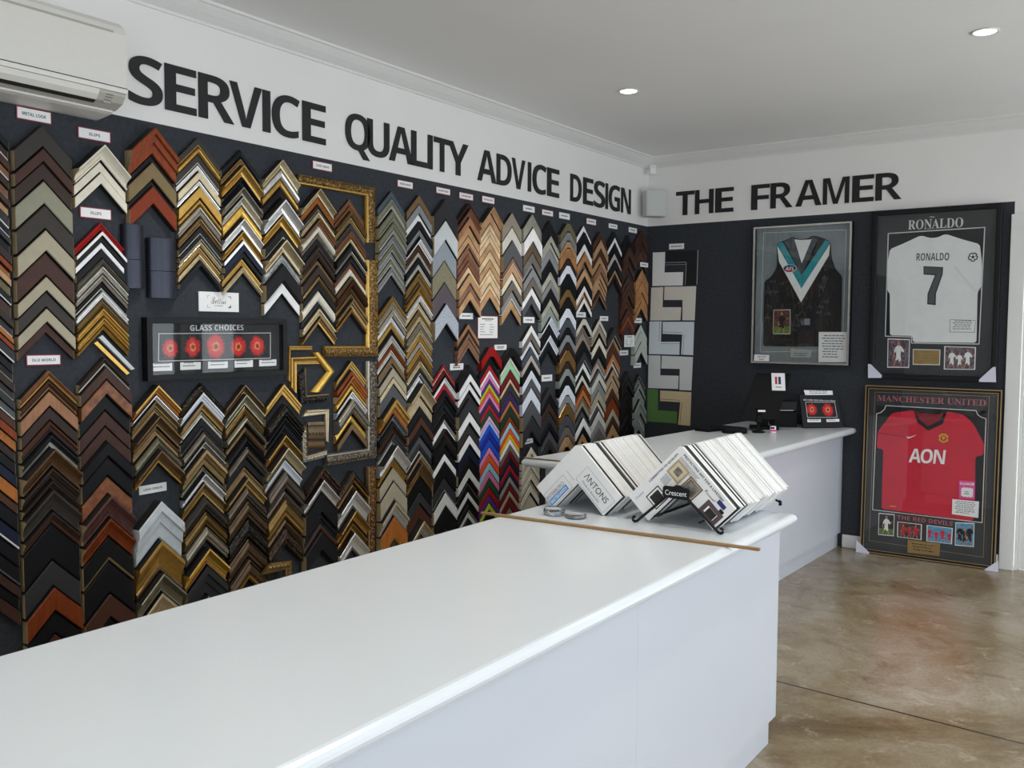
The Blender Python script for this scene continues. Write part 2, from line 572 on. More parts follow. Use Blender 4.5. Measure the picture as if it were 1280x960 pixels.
  (0.8199,0.0839,'tp','','f',0.0376,0),
 ]),
 (-0.5925,0.212,[
  (2.2945,0.045,'bk','','f',0.0272,0),
  (2.2495,0.033,'wh','','f',0.03,0),
  (2.2165,0.0871,'bk','','f',0.0238,0),
  (2.1294,0.0451,'pwg','','f',0.0284,0),
  (2.0842,0.0753,'bk','','f',0.0396,0),
  (2.009,0.0271,'tn2','','f',0.0322,0),
  (1.9818,0.0483,'bk','','f',0.0297,0),
 ]),
 (-0.5925,0.212,[
  (1.5764,0.0759,'ch','sv','f',0.0379,0),
  (1.5005,0.0395,'tn','','f',0.0231,0),
  (1.4609,0.0883,'br','','f',0.0264,0),
  (1.3727,0.0335,'or2','','f',0.0268,0),
  (1.3391,0.0244,'tn','','f',0.0257,0),
  (1.3147,0.0366,'crg','','f',0.0148,0),
  (1.2781,0.0244,'bk','','f',0.0194,0),
  (1.2537,0.0489,'tn2','','f',0.0257,0),
  (1.2049,0.0428,'be','','f',0.0153,0),
  (1.1621,0.0551,'tn','','f',0.0213,0),
  (1.107,0.0612,'wn','','f',0.0275,0),
  (1.0458,0.092,'rb4','','f',0.0224,0),
  (0.9538,0.0553,'be','','f',0.0283,0),
  (0.8986,0.0615,'wn','','f',0.0335,0),
  (0.8371,0.0923,'tn','','f',0.0294,0),
 ]),
 (-0.368,0.212,[
  (2.29,0.0924,'bk','','f',0.0204,0),
  (2.1976,0.0802,'wn','','f',0.0386,0),
  (2.1173,0.0803,'wn','','f',0.025,0),
  (2.037,0.0619,'db','','f',0.0201,0),
  (1.9751,0.0557,'wn','','f',0.0289,0),
  (1.9194,0.0496,'wn','','f',0.031,0),
  (1.8698,0.0496,'br','','f',0.0327,0),
  (1.8202,0.0497,'br','','f',0.0167,0),
  (1.7705,0.0497,'br','','f',0.0154,0),
  (1.7208,0.0498,'br','','f',0.0307,0),
  (1.6711,0.0498,'rb4','','f',0.0309,0),
  (1.6213,0.0498,'wn','','f',0.0323,0),
  (1.5714,0.0499,'wn','','f',0.0298,0),
 ]),
 (-0.368,0.212,[
  (1.2336,0.0565,'bk','','f',0.0367,0),
  (1.1772,0.0565,'bk','','f',0.0364,0),
  (1.1206,0.0566,'bk','','f',0.0208,0),
  (1.064,0.0567,'bk','','f',0.0235,0),
  (1.0074,0.063,'bk','','f',0.0209,0),
  (0.9444,0.0631,'bk','','f',0.02,0),
  (0.8813,0.0758,'bk','','f',0.0395,0),
  (0.8055,0.0759,'bk','','f',0.04,0),
 ]),
 (-0.155,0.212,[
  (2.3465,0.0883,'wn','','f',0.0311,0),
  (2.2582,0.0758,'wn','','f',0.023,0),
  (2.1824,0.0759,'br','','f',0.0227,0),
 ]),
 (-0.155,0.212,[
  (2.0369,0.0983,'tn3','','f',0.0382,0),
  (1.9386,0.0858,'tn3','','f',0.0384,0),
  (1.8529,0.0763,'tn3','','f',0.0317,0),
  (1.7765,0.0509,'tn3','','f',0.0344,0),
 ]),
 (-0.155,0.212,[
  (1.5979,0.0573,'wgn','','f',0.032,0),
  (1.5405,0.0829,'wgn','','f',0.0343,0),
  (1.4576,0.083,'wgn','','f',0.0396,0),
 ]),
 (-0.155,0.212,[
  (1.2048,0.0289,'ch','sv','f',0.0227,0),
  (1.1759,0.0257,'sl','sv','f',0.0155,0),
  (1.1502,0.0257,'gr','sv','f',0.0156,0),
  (1.1245,0.0385,'ggr','sv','f',0.0271,0),
  (1.086,0.0386,'ggr','','f',0.0152,0),
  (1.0474,0.045,'ggr','','f',0.0162,0),
  (1.0024,0.0579,'ggr','dg','f',0.0377,0),
  (0.9445,0.0515,'ggr','','f',0.0388,0),
  (0.8929,0.0645,'ggr','wh','f',0.0223,0),
  (0.8285,0.0775,'ggr','','f',0.0244,0),
 ]),
 (-4.9137,0.212,[
  (1.3925,0.0392,'mb','gd','t',0.0338,1),
  (1.3533,0.0402,'br','bz','t',0.0324,1),
  (1.3131,0.06,'ob3','','f',0.0326,1),
  (1.2531,0.0511,'db','','f',0.0295,1),
  (1.202,0.0512,'br','bk','t',0.0358,1),
  (1.1508,0.0513,'bk','sv','k',0.0418,1),
  (1.0994,0.0726,'br2','','s',0.0655,1),
  (1.0268,0.0485,'db','','k',0.0414,1),
  (0.9784,0.0349,'db','','k',0.0387,1),
  (0.9434,0.0836,'dm','','s',0.0482,1),
  (0.8598,0.0488,'db','br','k',0.0404,1),
  (0.811,0.1407,'bk','','f',0.0223,1),
  (0.6703,0.1014,'ch','','f',0.0229,1),
  (0.5689,0.0925,'rb4','','f',0.0372,1),
  (0.4765,0.0866,'bk','','f',0.0315,1),
  (0.3899,0.0713,'br','','f',0.0313,1),
 ]),
 (-4.69,0.212,[
  (1.4355,0.0394,'db','sv','t',0.028,1),
  (1.3961,0.0505,'wn','','f',0.0369,1),
  (1.3457,0.06,'bu','','f',0.0389,1),
  (1.2856,0.0633,'bk','','f',0.0213,1),
  (1.2223,0.0635,'wn','','f',0.0208,1),
  (1.1589,0.0588,'wn','','f',0.0216,1),
  (1.1001,0.0589,'bk','','f',0.0396,1),
  (1.0411,0.0785,'bk','','f',0.0307,1),
  (0.9626,0.0717,'bu','','f',0.0275,1),
  (0.8909,0.0931,'mv2','','s',0.0582,1),
  (0.7979,0.0772,'rb4','','s',0.0484,1),
  (0.7206,0.1,'bk','ag','f',0.0278,1),
  (0.6206,0.1296,'bk','','f',0.0259,1),
  (0.491,0.0976,'br','','f',0.0335,1),
  (0.3934,0.0913,'bk','','f',0.0231,1),
 ]),
 (-4.4663,0.212,[
  (1.3165,0.0432,'gd','ob','k',0.0455,1),
  (1.2734,0.0233,'sv2','','k',0.0268,1),
  (1.2501,0.0299,'ag','','s',0.0281,1),
  (1.2202,0.03,'ag','br','t',0.0173,1),
  (1.1902,0.05,'bz','','s',0.0518,1),
  (1.1402,0.0434,'bz','','t',0.0192,1),
  (1.0968,0.0502,'as2','','n',0.0417,1),
  (1.0467,0.0603,'bz','gd','s',0.0596,1),
 ]),
 (-4.4663,0.212,[
  (0.8333,0.1651,'chw','','k',0.0536,1),
  (0.6681,0.1388,'gd','bz','s',0.052,1),
  (0.5293,0.085,'as2','','s',0.0609,1),
  (0.4444,0.1159,'cp','','s',0.0476,1),
 ]),
 (-4.2426,0.212,[
  (1.3133,0.0403,'bkn','ag','n',0.0224,1),
  (1.273,0.0432,'wh2','','k',0.0341,1),
  (1.2298,0.0384,'bz','gd','k',0.0325,1),
  (1.1915,0.0349,'as2','sv','t',0.0154,1),
  (1.1566,0.0349,'bk','','f',0.0157,1),
  (1.1216,0.021,'ch','','r',0.024,1),
  (1.1006,0.042,'as','','n',0.0411,1),
  (1.0586,0.0315,'sv','','s',0.04,1),
  (1.0271,0.0772,'ag','','k',0.0496,1),
  (0.9499,0.0316,'as2','bk','t',0.0212,1),
  (0.9182,0.0387,'sv2','','s',0.0396,1),
  (0.8795,0.0599,'ag','gd','s',0.0335,1),
  (0.8196,0.0671,'dm','','n',0.0459,1),
  (0.7525,0.0672,'agn','','n',0.0434,1),
  (0.6853,0.0638,'svn','','n',0.0514,1),
  (0.6215,0.0284,'bk','','f',0.0249,1),
  (0.5931,0.0818,'gdb','bz','s',0.0633,1),
  (0.5113,0.132,'ch','','k',0.0466,1),
  (0.3793,0.0751,'as2','','s',0.0488,1),
 ]),
 (-4.0189,0.212,[
  (1.2963,0.0436,'bz','','s',0.0315,1),
  (1.2526,0.0528,'as2','','s',0.0403,1),
  (1.1998,0.0456,'agn','','n',0.0281,1),
  (1.1542,0.0438,'as2','bk','n',0.0418,1),
  (1.1104,0.0475,'bz','bk','n',0.0291,1),
  (1.0628,0.0476,'bk','','n',0.0402,1),
  (1.0152,0.055,'pw2','','n',0.0479,1),
  (0.9602,0.0404,'bk','','f',0.0198,1),
  (0.9198,0.0496,'bz','','t',0.0171,1),
  (0.8702,0.0423,'ag','gd','k',0.0431,1),
  (0.8278,0.0627,'pw2','','n',0.0423,1),
  (0.7652,0.085,'bzn','','n',0.0445,1),
  (0.6802,0.0889,'bkn','','n',0.0459,1),
  (0.5913,0.0929,'bzn','','n',0.0425,1),
  (0.4984,0.1006,'bzn','gd','n',0.0547,1),
 ]),
 (-3.7952,0.212,[
  (1.2899,0.0569,'gd','','k',0.0323,1),
  (1.233,0.0418,'bk','','f',0.0195,1),
  (1.1912,0.0609,'bkn','','n',0.0531,1),
  (1.1303,0.0381,'bk','','k',0.0394,1),
  (1.0922,0.0458,'bk','','k',0.0284,1),
  (1.0464,0.0573,'gd','br','s',0.0428,1),
  (0.9891,0.0612,'cp','ol','s',0.0602,1),
  (0.9278,0.0537,'wh2','ol','s',0.0329,1),
  (0.8742,0.0883,'pw2','','n',0.0513,1),
  (0.7858,0.0462,'pw2','','n',0.0294,1),
  (0.7396,0.0925,'agn','gd','n',0.0434,1),
  (0.6471,0.0464,'bzn','','n',0.0336,1),
  (0.6008,0.089,'dbn','','n',0.0435,1),
 ]),
 (-3.567,0.212,[
  (0.8702,0.068,'dbn','br','k',0.0597,1),
  (0.8022,0.0681,'sv2','pw2','s',0.0561,1),
  (0.7341,0.1004,'bk','','f',0.0373,1),
  (0.6336,0.0926,'bk','br','t',0.0296,1),
  (0.541,0.1009,'bk','','f',0.0371,1),
 ]),
 (-3.348,0.212,[
  (0.8183,0.0625,'dbn','gd','n',0.0492,1),
  (0.7558,0.0376,'bz','','n',0.0316,1),
  (0.7183,0.1024,'sv2','pw2','s',0.058,1),
  (0.6158,0.0691,'gd','br','s',0.0598,1),
  (0.5467,0.0487,'gd','br','s',0.0321,1),
  (0.4981,0.1026,'sv2','pw2','s',0.047,1),
 ]),
]
CHEV_LABELS=[
 "black frame corner, first down the cut-off column at photo's edge",
 "dark brown and white frame corner, second down the cut-off column at photo's edge",
 "walnut frame corner, third down the cut-off column at photo's edge",
 "mid brown and white frame corner, fourth down the cut-off column at photo's edge",
 "dark brown frame corner, fifth down the cut-off column at photo's edge",
 "mid brown and beige frame corner, sixth down the cut-off column at photo's edge",
 "walnut frame corner, seventh down the cut-off column at photo's edge",
 "tan frame corner, eighth down the cut-off column at photo's edge",
 "charcoal and white frame corner, ninth down the cut-off column at photo's edge",
 "black and white frame corner, tenth down the cut-off column at photo's edge",
 "charcoal frame corner, eleventh down the cut-off column at photo's edge",
 "black frame corner, twelfth down the cut-off column at photo's edge",
 "dark brown frame corner, thirteenth down the cut-off column at photo's edge",
 "red-brown frame corner, fourteenth down the cut-off column at photo's edge",
 "orange-brown frame corner, fifteenth down the cut-off column at photo's edge",
 "tan frame corner, sixteenth down the cut-off column at photo's edge",
 "olive brown frame corner, seventeenth down the cut-off column at photo's edge",
 "black and white frame corner, eighteenth down the cut-off column at photo's edge",
 "walnut frame corner, nineteenth down the cut-off column at photo's edge",
 "dark brown frame corner, twentieth down the cut-off column at photo's edge",
 "charcoal and white frame corner, twenty-first down the cut-off column at photo's edge",
 "orange-brown frame corner, twenty-second down the cut-off column at photo's edge",
 "red-brown frame corner, twenty-third down the cut-off column at photo's edge",
 "charcoal and white frame corner, twenty-fourth down the cut-off column at photo's edge",
 "black frame corner, twenty-fifth down the cut-off column at photo's edge",
 "black and beige frame corner, twenty-sixth down the cut-off column at photo's edge",
 "dark brown frame corner, twenty-seventh down the cut-off column at photo's edge",
 "charcoal and beige frame corner, twenty-eighth down the cut-off column at photo's edge",
 "charcoal frame corner, twenty-ninth down the cut-off column at photo's edge",
 "dark grey and white frame corner, thirtieth down the cut-off column at photo's edge",
 "brown frame corner, thirty-first down the cut-off column at photo's edge",
 "red-brown frame corner, thirty-second down the cut-off column at photo's edge",
 "orange-brown frame corner, thirty-third down the cut-off column at photo's edge",
 "dark brown frame corner, thirty-fourth down the cut-off column at photo's edge",
 "black frame corner, thirty-fifth down the cut-off column at photo's edge",
 "navy black frame corner, thirty-sixth down the cut-off column at photo's edge",
 "orange-brown frame corner, thirty-seventh down the cut-off column at photo's edge",
 "brown frame corner, thirty-eighth down the cut-off column at photo's edge",
 "black frame corner, thirty-ninth down the cut-off column at photo's edge",
 "navy black and white frame corner, fortieth down the cut-off column at photo's edge",
 "black frame corner, forty-first down the cut-off column at photo's edge",
 "black and dark grey frame corner, forty-second down the cut-off column at photo's edge",
 "walnut frame corner, forty-third down the cut-off column at photo's edge",
 "black frame corner, forty-fourth down the cut-off column at photo's edge",
 "walnut frame corner, forty-fifth down the cut-off column at photo's edge",
 'brownish black frame corner, first down the METAL LOOK column',
 'chocolate brown frame corner, second down the METAL LOOK column',
 'dark chocolate frame corner, third down the METAL LOOK column',
 'olive beige frame corner, fourth down the METAL LOOK column',
 'brownish black frame corner, fifth down the METAL LOOK column',
 'beige frame corner, sixth down the METAL LOOK column',
 'chocolate brown frame corner, seventh down the METAL LOOK column',
 'beige frame corner, eighth down the METAL LOOK column',
 'brownish black frame corner, ninth down the METAL LOOK column',
 'beige frame corner, tenth down the METAL LOOK column',
 'chocolate brown frame corner, eleventh down the METAL LOOK column',
 'cream frame corner, first down the SLIPS column',
 'cream frame corner, second down the SLIPS column',
 'cream frame corner, third down the SLIPS column',
 'red frame corner, first down the FILLETS column',
 'white frame corner, second down the FILLETS column',
 'black frame corner, third down the FILLETS column',
 'white frame corner, fourth down the FILLETS column',
 'black frame corner, fifth down the FILLETS column',
 'aged silver frame corner, sixth down the FILLETS column',
 'silver frame corner, seventh down the FILLETS column',
 'aged silver frame corner, eighth down the FILLETS column',
 'black and silver frame corner, ninth down the FILLETS column',
 'bright silver frame corner, tenth down the FILLETS column',
 'antique gold frame corner, eleventh down the FILLETS column',
 'gold frame corner, twelfth down the FILLETS column',
 'gold frame corner, thirteenth down the FILLETS column',
 'gold frame corner, fourteenth down the FILLETS column',
 'red-brown frame corner, first down the column beside the SLIPS samples',
 'black frame corner, second down the column beside the SLIPS samples',
 'dull olive frame corner, third down the column beside the SLIPS samples',
 'black frame corner, fourth down the column beside the SLIPS samples',
 'brick brown frame corner, fifth down the column beside the SLIPS samples',
 'brownish black and gold frame corner, first down the column beside three reddish corners',
 'gold frame corner, second down the column beside three reddish corners',
 'brownish black and silver frame corner, third down the column beside three reddish corners',
 'bright silver frame corner, fourth down the column beside three reddish corners',
 'champagne frame corner, fifth down the column beside three reddish corners',
 'bright silver frame corner, sixth down the column beside three reddish corners',
 'gold frame corner, seventh down the column beside three reddish corners',
 'gold frame corner, eighth down the column beside three reddish corners',
 'aged silver frame corner, ninth down the column beside three reddish corners',
 'bronze frame corner, tenth down the column beside three reddish corners',
 'black and silver frame corner, eleventh down the column beside three reddish corners',
 'black and silver frame corner, twelfth down the column beside three reddish corners',
 'champagne frame corner, thirteenth down the column beside three reddish corners',
 'antique gold and gold frame corner, fourteenth down the column beside three reddish corners',
 'champagne frame corner, fifteenth down the column beside three reddish corners',
 'black frame corner, sixteenth down the column beside three reddish corners',
 'black frame corner, first down the column above the script card',
 'bronze and gold frame corner, second down the column above the script card',
 'gold frame corner, third down the column above the script card',
 'black frame corner, fourth down the column above the script card',
 'aged silver frame corner, fifth down the column above the script card',
 'silver frame corner, sixth down the column above the script card',
 'bright gold frame corner, seventh down the column above the script card',
 'bright silver frame corner, eighth down the column above the script card',
 'gold frame corner, ninth down the column above the script card',
 'bright silver and navy black frame corner, tenth down the column above the script card',
 'navy black frame corner, eleventh down the column above the script card',
 'black frame corner, twelfth down the column above the script card',
 'gold frame corner, thirteenth down the column above the script card',
 'champagne frame corner, fourteenth down the column above the script card',
 'champagne frame corner, first down the column ending in plain white',
 'bright silver frame corner, second down the column ending in plain white',
 'gold frame corner, third down the column ending in plain white',
 'black frame corner, fourth down the column ending in plain white',
 'bright silver frame corner, fifth down the column ending in plain white',
 'gold frame corner, sixth down the column ending in plain white',
 'black and silver frame corner, seventh down the column ending in plain white',
 'champagne frame corner, eighth down the column ending in plain white',
 'mottled silver frame corner, ninth down the column ending in plain white',
 'black frame corner, tenth down the column ending in plain white',
 'white frame corner, eleventh down the column ending in plain white',
 'champagne frame corner, first down the CLASSIC ORNATE column',
 'orange-brown frame corner, second down the CLASSIC ORNATE column',
 'dark brown and aged silver frame corner, third down the CLASSIC ORNATE column',
 'champagne frame corner, fourth down the CLASSIC ORNATE column',
 'mid brown frame corner, fifth down the CLASSIC ORNATE column',
 'cream frame corner, sixth down the CLASSIC ORNATE column',
 'black frame corner, eighth down the CLASSIC ORNATE column',
 'dark brown frame corner, ninth down the CLASSIC ORNATE column',
 'dark brown frame corner, eleventh down the CLASSIC ORNATE column',
 'antique gold frame corner, twelfth down the CLASSIC ORNATE column',
 'black frame corner, thirteenth down the CLASSIC ORNATE column',
 'cream frame corner, fourteenth down the CLASSIC ORNATE column',
 'champagne frame corner, sixteenth down the CLASSIC ORNATE column',
 'bronze and gold frame corner, seventeenth down the CLASSIC ORNATE column',
 'antique gold frame corner, fourth down the column beside the gilt upright',
 'mid brown frame corner, sixth down the column beside the gilt upright',
 'aged silver and black frame corner, ninth down the column beside the gilt upright',
 'cream frame corner, twelfth down the column beside the gilt upright',
 'bronze frame corner, seventeenth down the column beside the gilt upright',
 'gold and antique gold frame corner, first down the stack inside the pewter corner',
 'orange-brown frame corner, third down the stack inside the pewter corner',
 'bright gold frame corner, fourth down the stack inside the pewter corner',
 'bright silver frame corner, fifth down the stack inside the pewter corner',
 'aged silver frame corner, sixth down the stack inside the pewter corner',
 'bright gold frame corner, seventh down the stack inside the pewter corner',
 'bronze frame corner, eighth down the stack inside the pewter corner',
 'olive grey and silver frame corner, second down the grey MODERN ORNATE stack',
 'olive grey frame corner, third down the grey MODERN ORNATE stack',
 'olive grey and silver frame corner, fourth down the grey MODERN ORNATE stack',
 'grey and silver frame corner, fifth down the grey MODERN ORNATE stack',
 'grey and silver frame corner, ninth down the grey MODERN ORNATE stack',
 'silver frame corner, eighth down the stack beneath the grey MODERN ORNATE one',
 'beige frame corner, thirteenth down the stack beneath the grey MODERN ORNATE one',
 'dark grey frame corner, fifteenth down the stack beneath the grey MODERN ORNATE one',
 'gold and orange-brown frame corner, sixteenth down the stack beneath the grey MODERN ORNATE one',
 'bright silver frame corner, twenty-second down the stack beneath the grey MODERN ORNATE one',
 'gold frame corner, twenty-third down the stack beneath the grey MODERN ORNATE one',
 'beige and silver frame corner, twenty-fourth down the stack beneath the grey MODERN ORNATE one',
 'beige and silver frame corner, twenty-fifth down the stack beneath the grey MODERN ORNATE one',
 'beige and bright silver frame corner, twenty-sixth down the stack beneath the grey MODERN ORNATE one',
 'orange-brown and gold frame corner, twenty-seventh down the stack beneath the grey MODERN ORNATE one',
 'brown frame corner, twenty-eighth down the stack beneath the grey MODERN ORNATE one',
 'bronze frame corner, first down the long column beside glitter flats',
 'grey frame corner, second down the long column beside glitter flats',
 'grey and black frame corner, fifth down the long column beside glitter flats',
 'champagne frame corner, twenty-ninth down the long column beside glitter flats',
 'champagne frame corner, thirtieth down the long column beside glitter flats',
 'black frame corner, thirty-first down the long column beside glitter flats',
 'brown frame corner, thirty-second down the long column beside glitter flats',
 'black frame corner, thirty-third down the long column beside glitter flats',
 'charcoal and silver frame corner, thirty-fifth down the long column beside glitter flats',
 'bronze and gold frame corner, thirty-seventh down the long column beside glitter flats',
 'black frame corner, thirty-eighth down the long column beside glitter flats',
 'charcoal frame corner, thirty-ninth down the long column beside glitter flats',
 'brown frame corner, fortieth down the long column beside glitter flats',
 'champagne and bright silver frame corner, forty-first down the long column beside glitter flats',
 'bronze frame corner, forty-second down the long column beside glitter flats',
 'black glitter frame corner, first down the MODERN TREND stack',
 'pale silver frame corner, second down the MODERN TREND stack',
 'silver-grey glitter frame corner, third down the MODERN TREND stack',
 'khaki silver frame corner, fourth down the MODERN TREND stack',
 'dark mauve frame corner, fifth down the MODERN TREND stack',
 'light glitter frame corner, sixth down the MODERN TREND stack',
 'black frame corner, sixteenth down the stack below the glitter flats',
 'charcoal and silver frame corner, seventeenth down the stack below the glitter flats',
 'off-white frame corner, eighteenth down the stack below the glitter flats',
 'black frame corner, nineteenth down the stack below the glitter flats',
 'black frame corner, twentieth down the stack below the glitter flats',
 'charcoal frame corner, fifth down the monochrome stack beside the rainbow one',
 'white and dark brown frame corner, sixth down the monochrome stack beside the rainbow one',
 'black frame corner, tenth down the monochrome stack beside the rainbow one',
 'black frame corner, eighteenth down the monochrome stack beside the rainbow one',
 'grey taupe frame corner, first down the mixed wood stack above glossy black',
 'greyish cream frame corner, second down the mixed wood stack above glossy black',
 'dark grey frame corner, third down the mixed wood stack above glossy black',
 'dark grey frame corner, tenth down the white-and-slate stack',
 'charcoal frame corner, eleventh down the white-and-slate stack',
 "warm ivory frame corner, eighth down the cream stack behind the counter's end",
 'black frame corner, seventh down the thick flat-topped column',
 'mid brown and gold frame corner, first down the OLD WORLD column',
 'brown and bronze frame corner, second down the OLD WORLD column',
 'copper brown frame corner, third down the OLD WORLD column',
 'dark brown frame corner, fourth down the OLD WORLD column',
 'brown and black frame corner, fifth down the OLD WORLD column',
 'black and silver frame corner, sixth down the OLD WORLD column',
 'burnished brown frame corner, seventh down the OLD WORLD column',
 'dark brown frame corner, eighth down the OLD WORLD column',
 'dark brown frame corner, ninth down the OLD WORLD column',
 'brownish black frame corner, tenth down the OLD WORLD column',
 'dark brown and brown frame corner, eleventh down the OLD WORLD column',
 'black frame corner, twelfth down the OLD WORLD column',
 'charcoal frame corner, thirteenth down the OLD WORLD column',
 'mahogany frame corner, fourteenth down the OLD WORLD column',
 'black frame corner, fifteenth down the OLD WORLD column',
 'brown frame corner, sixteenth down the OLD WORLD column',
 'dark brown and silver frame corner, first down the dark column beside OLD WORLD',
 'walnut frame corner, second down the dark column beside OLD WORLD',
 'burl brown frame corner, third down the dark column beside OLD WORLD',
 'black frame corner, fourth down the dark column beside OLD WORLD',
 'walnut frame corner, fifth down the dark column beside OLD WORLD',
 'walnut frame corner, sixth down the dark column beside OLD WORLD',
 'black frame corner, seventh down the dark column beside OLD WORLD',
 'black frame corner, eighth down the dark column beside OLD WORLD',
 'burl brown frame corner, ninth down the dark column beside OLD WORLD',
 'mauve brown frame corner, tenth down the dark column beside OLD WORLD',
 'mahogany frame corner, eleventh down the dark column beside OLD WORLD',
 'black and antique gold frame corner, twelfth down the dark column beside OLD WORLD',
 'black frame corner, thirteenth down the dark column beside OLD WORLD',
 'brown frame corner, fourteenth down the dark column beside OLD WORLD',
 'black frame corner, fifteenth down the dark column beside OLD WORLD',
 'gold and orange-brown frame corner, first down the stack above LARGE ORNATE card',
 'bright silver frame corner, second down the stack above LARGE ORNATE card',
 'antique gold frame corner, third down the stack above LARGE ORNATE card',
 'antique gold and brown frame corner, fourth down the stack above LARGE ORNATE card',
 'bronze frame corner, fifth down the stack above LARGE ORNATE card',
 'bronze frame corner, sixth down the stack above LARGE ORNATE card',
 'grey silver frame corner, seventh down the stack above LARGE ORNATE card',
 'bronze and gold frame corner, eighth down the stack above LARGE ORNATE card',
 'chipped white frame corner, first down the stack below LARGE ORNATE card',
 'gold and bronze frame corner, second down the stack below LARGE ORNATE card',
 'grey silver frame corner, third down the stack below LARGE ORNATE card',
 'champagne frame corner, fourth down the stack below LARGE ORNATE card',
 'beaded black and antique gold frame corner, first down the column topped by black-gold beading',
 'cool white frame corner, second down the column topped by black-gold beading',
 'bronze and gold frame corner, third down the column topped by black-gold beading',
 'grey silver and silver frame corner, fourth down the column topped by black-gold beading',
 'black frame corner, fifth down the column topped by black-gold beading',
 'charcoal frame corner, sixth down the column topped by black-gold beading',
 'aged silver frame corner, seventh down the column topped by black-gold beading',
 'silver frame corner, eighth down the column topped by black-gold beading',
 'antique gold frame corner, ninth down the column topped by black-gold beading',
 'grey silver and black frame corner, tenth down the column topped by black-gold beading',
 'bright silver frame corner, eleventh down the column topped by black-gold beading',
 'antique gold and gold frame corner, twelfth down the column topped by black-gold beading',
 'brownish black frame corner, thirteenth down the column topped by black-gold beading',
 'aged gold frame corner, fourteenth down the column topped by black-gold beading',
 'tarnished silver frame corner, fifteenth down the column topped by black-gold beading',
 'black frame corner, sixteenth down the column topped by black-gold beading',
 'bright gold and bronze frame corner, seventeenth down the column topped by black-gold beading',
 'charcoal frame corner, eighteenth down the column topped by black-gold beading',
 'grey silver frame corner, nineteenth down the column topped by black-gold beading',
 'bronze frame corner, first down the beaded column beneath flower print',
 'grey silver frame corner, second down the beaded column beneath flower print',
 'aged gold frame corner, third down the beaded column beneath flower print',
 'grey silver and black frame corner, fourth down the beaded column beneath flower print',
 'bronze and black frame corner, fifth down the beaded column beneath flower print',
 'black frame corner, sixth down the beaded column beneath flower print',
 'pewter frame corner, seventh down the beaded column beneath flower print',
 'black frame corner, eighth down the beaded column beneath flower print',
 'bronze frame corner, ninth down the beaded column beneath flower print',
 'antique gold and gold frame corner, tenth down the beaded column beneath flower print',
 'pewter frame corner, eleventh down the beaded column beneath flower print',
 'dark bronze frame corner, twelfth down the beaded column beneath flower print',
 'beaded black frame corner, thirteenth down the beaded column beneath flower print',
 'dark bronze frame corner, fourteenth down the beaded column beneath flower print',
 'dark bronze and gold frame corner, fifteenth down the beaded column beneath flower print',
 'gold frame corner, first down the dark column beside small gold corners',
 'black frame corner, second down the dark column beside small gold corners',
 'beaded black frame corner, third down the dark column beside small gold corners',
 'black frame corner, fourth down the dark column beside small gold corners',
 'black frame corner, fifth down the dark column beside small gold corners',
 'gold and brown frame corner, sixth down the dark column beside small gold corners',
 'champagne and olive brown frame corner, seventh down the dark column beside small gold corners',
 'cool white and olive brown frame corner, eighth down the dark column beside small gold corners',
 'pewter frame corner, ninth down the dark column beside small gold corners',
 'pewter frame corner, tenth down the dark column beside small gold corners',
 'aged gold and gold frame corner, eleventh down the dark column beside small gold corners',
 'dark bronze frame corner, twelfth down the dark column beside small gold corners',
 'carved dark brown frame corner, thirteenth down the dark column beside small gold corners',
 'carved dark brown and brown frame corner, first down the black column beneath small corners',
 'bright silver and pewter frame corner, second down the black column beneath small corners',
 'black frame corner, third down the black column beneath small corners',
 'black and brown frame corner, fourth down the black column beneath small corners',
 'black frame corner, fifth down the black column beneath small corners',
 'carved dark brown and gold frame corner, first down the ornate column beside brown upright bar',
 'bronze frame corner, second down the ornate column beside brown upright bar',
 'bright silver and pewter frame corner, third down the ornate column beside brown upright bar',
 'gold and brown frame corner, fourth down the ornate column beside brown upright bar',
 'gold and brown frame corner, fifth down the ornate column beside brown upright bar',
 'bright silver and pewter frame corner, sixth down the ornate column beside brown upright bar',
]
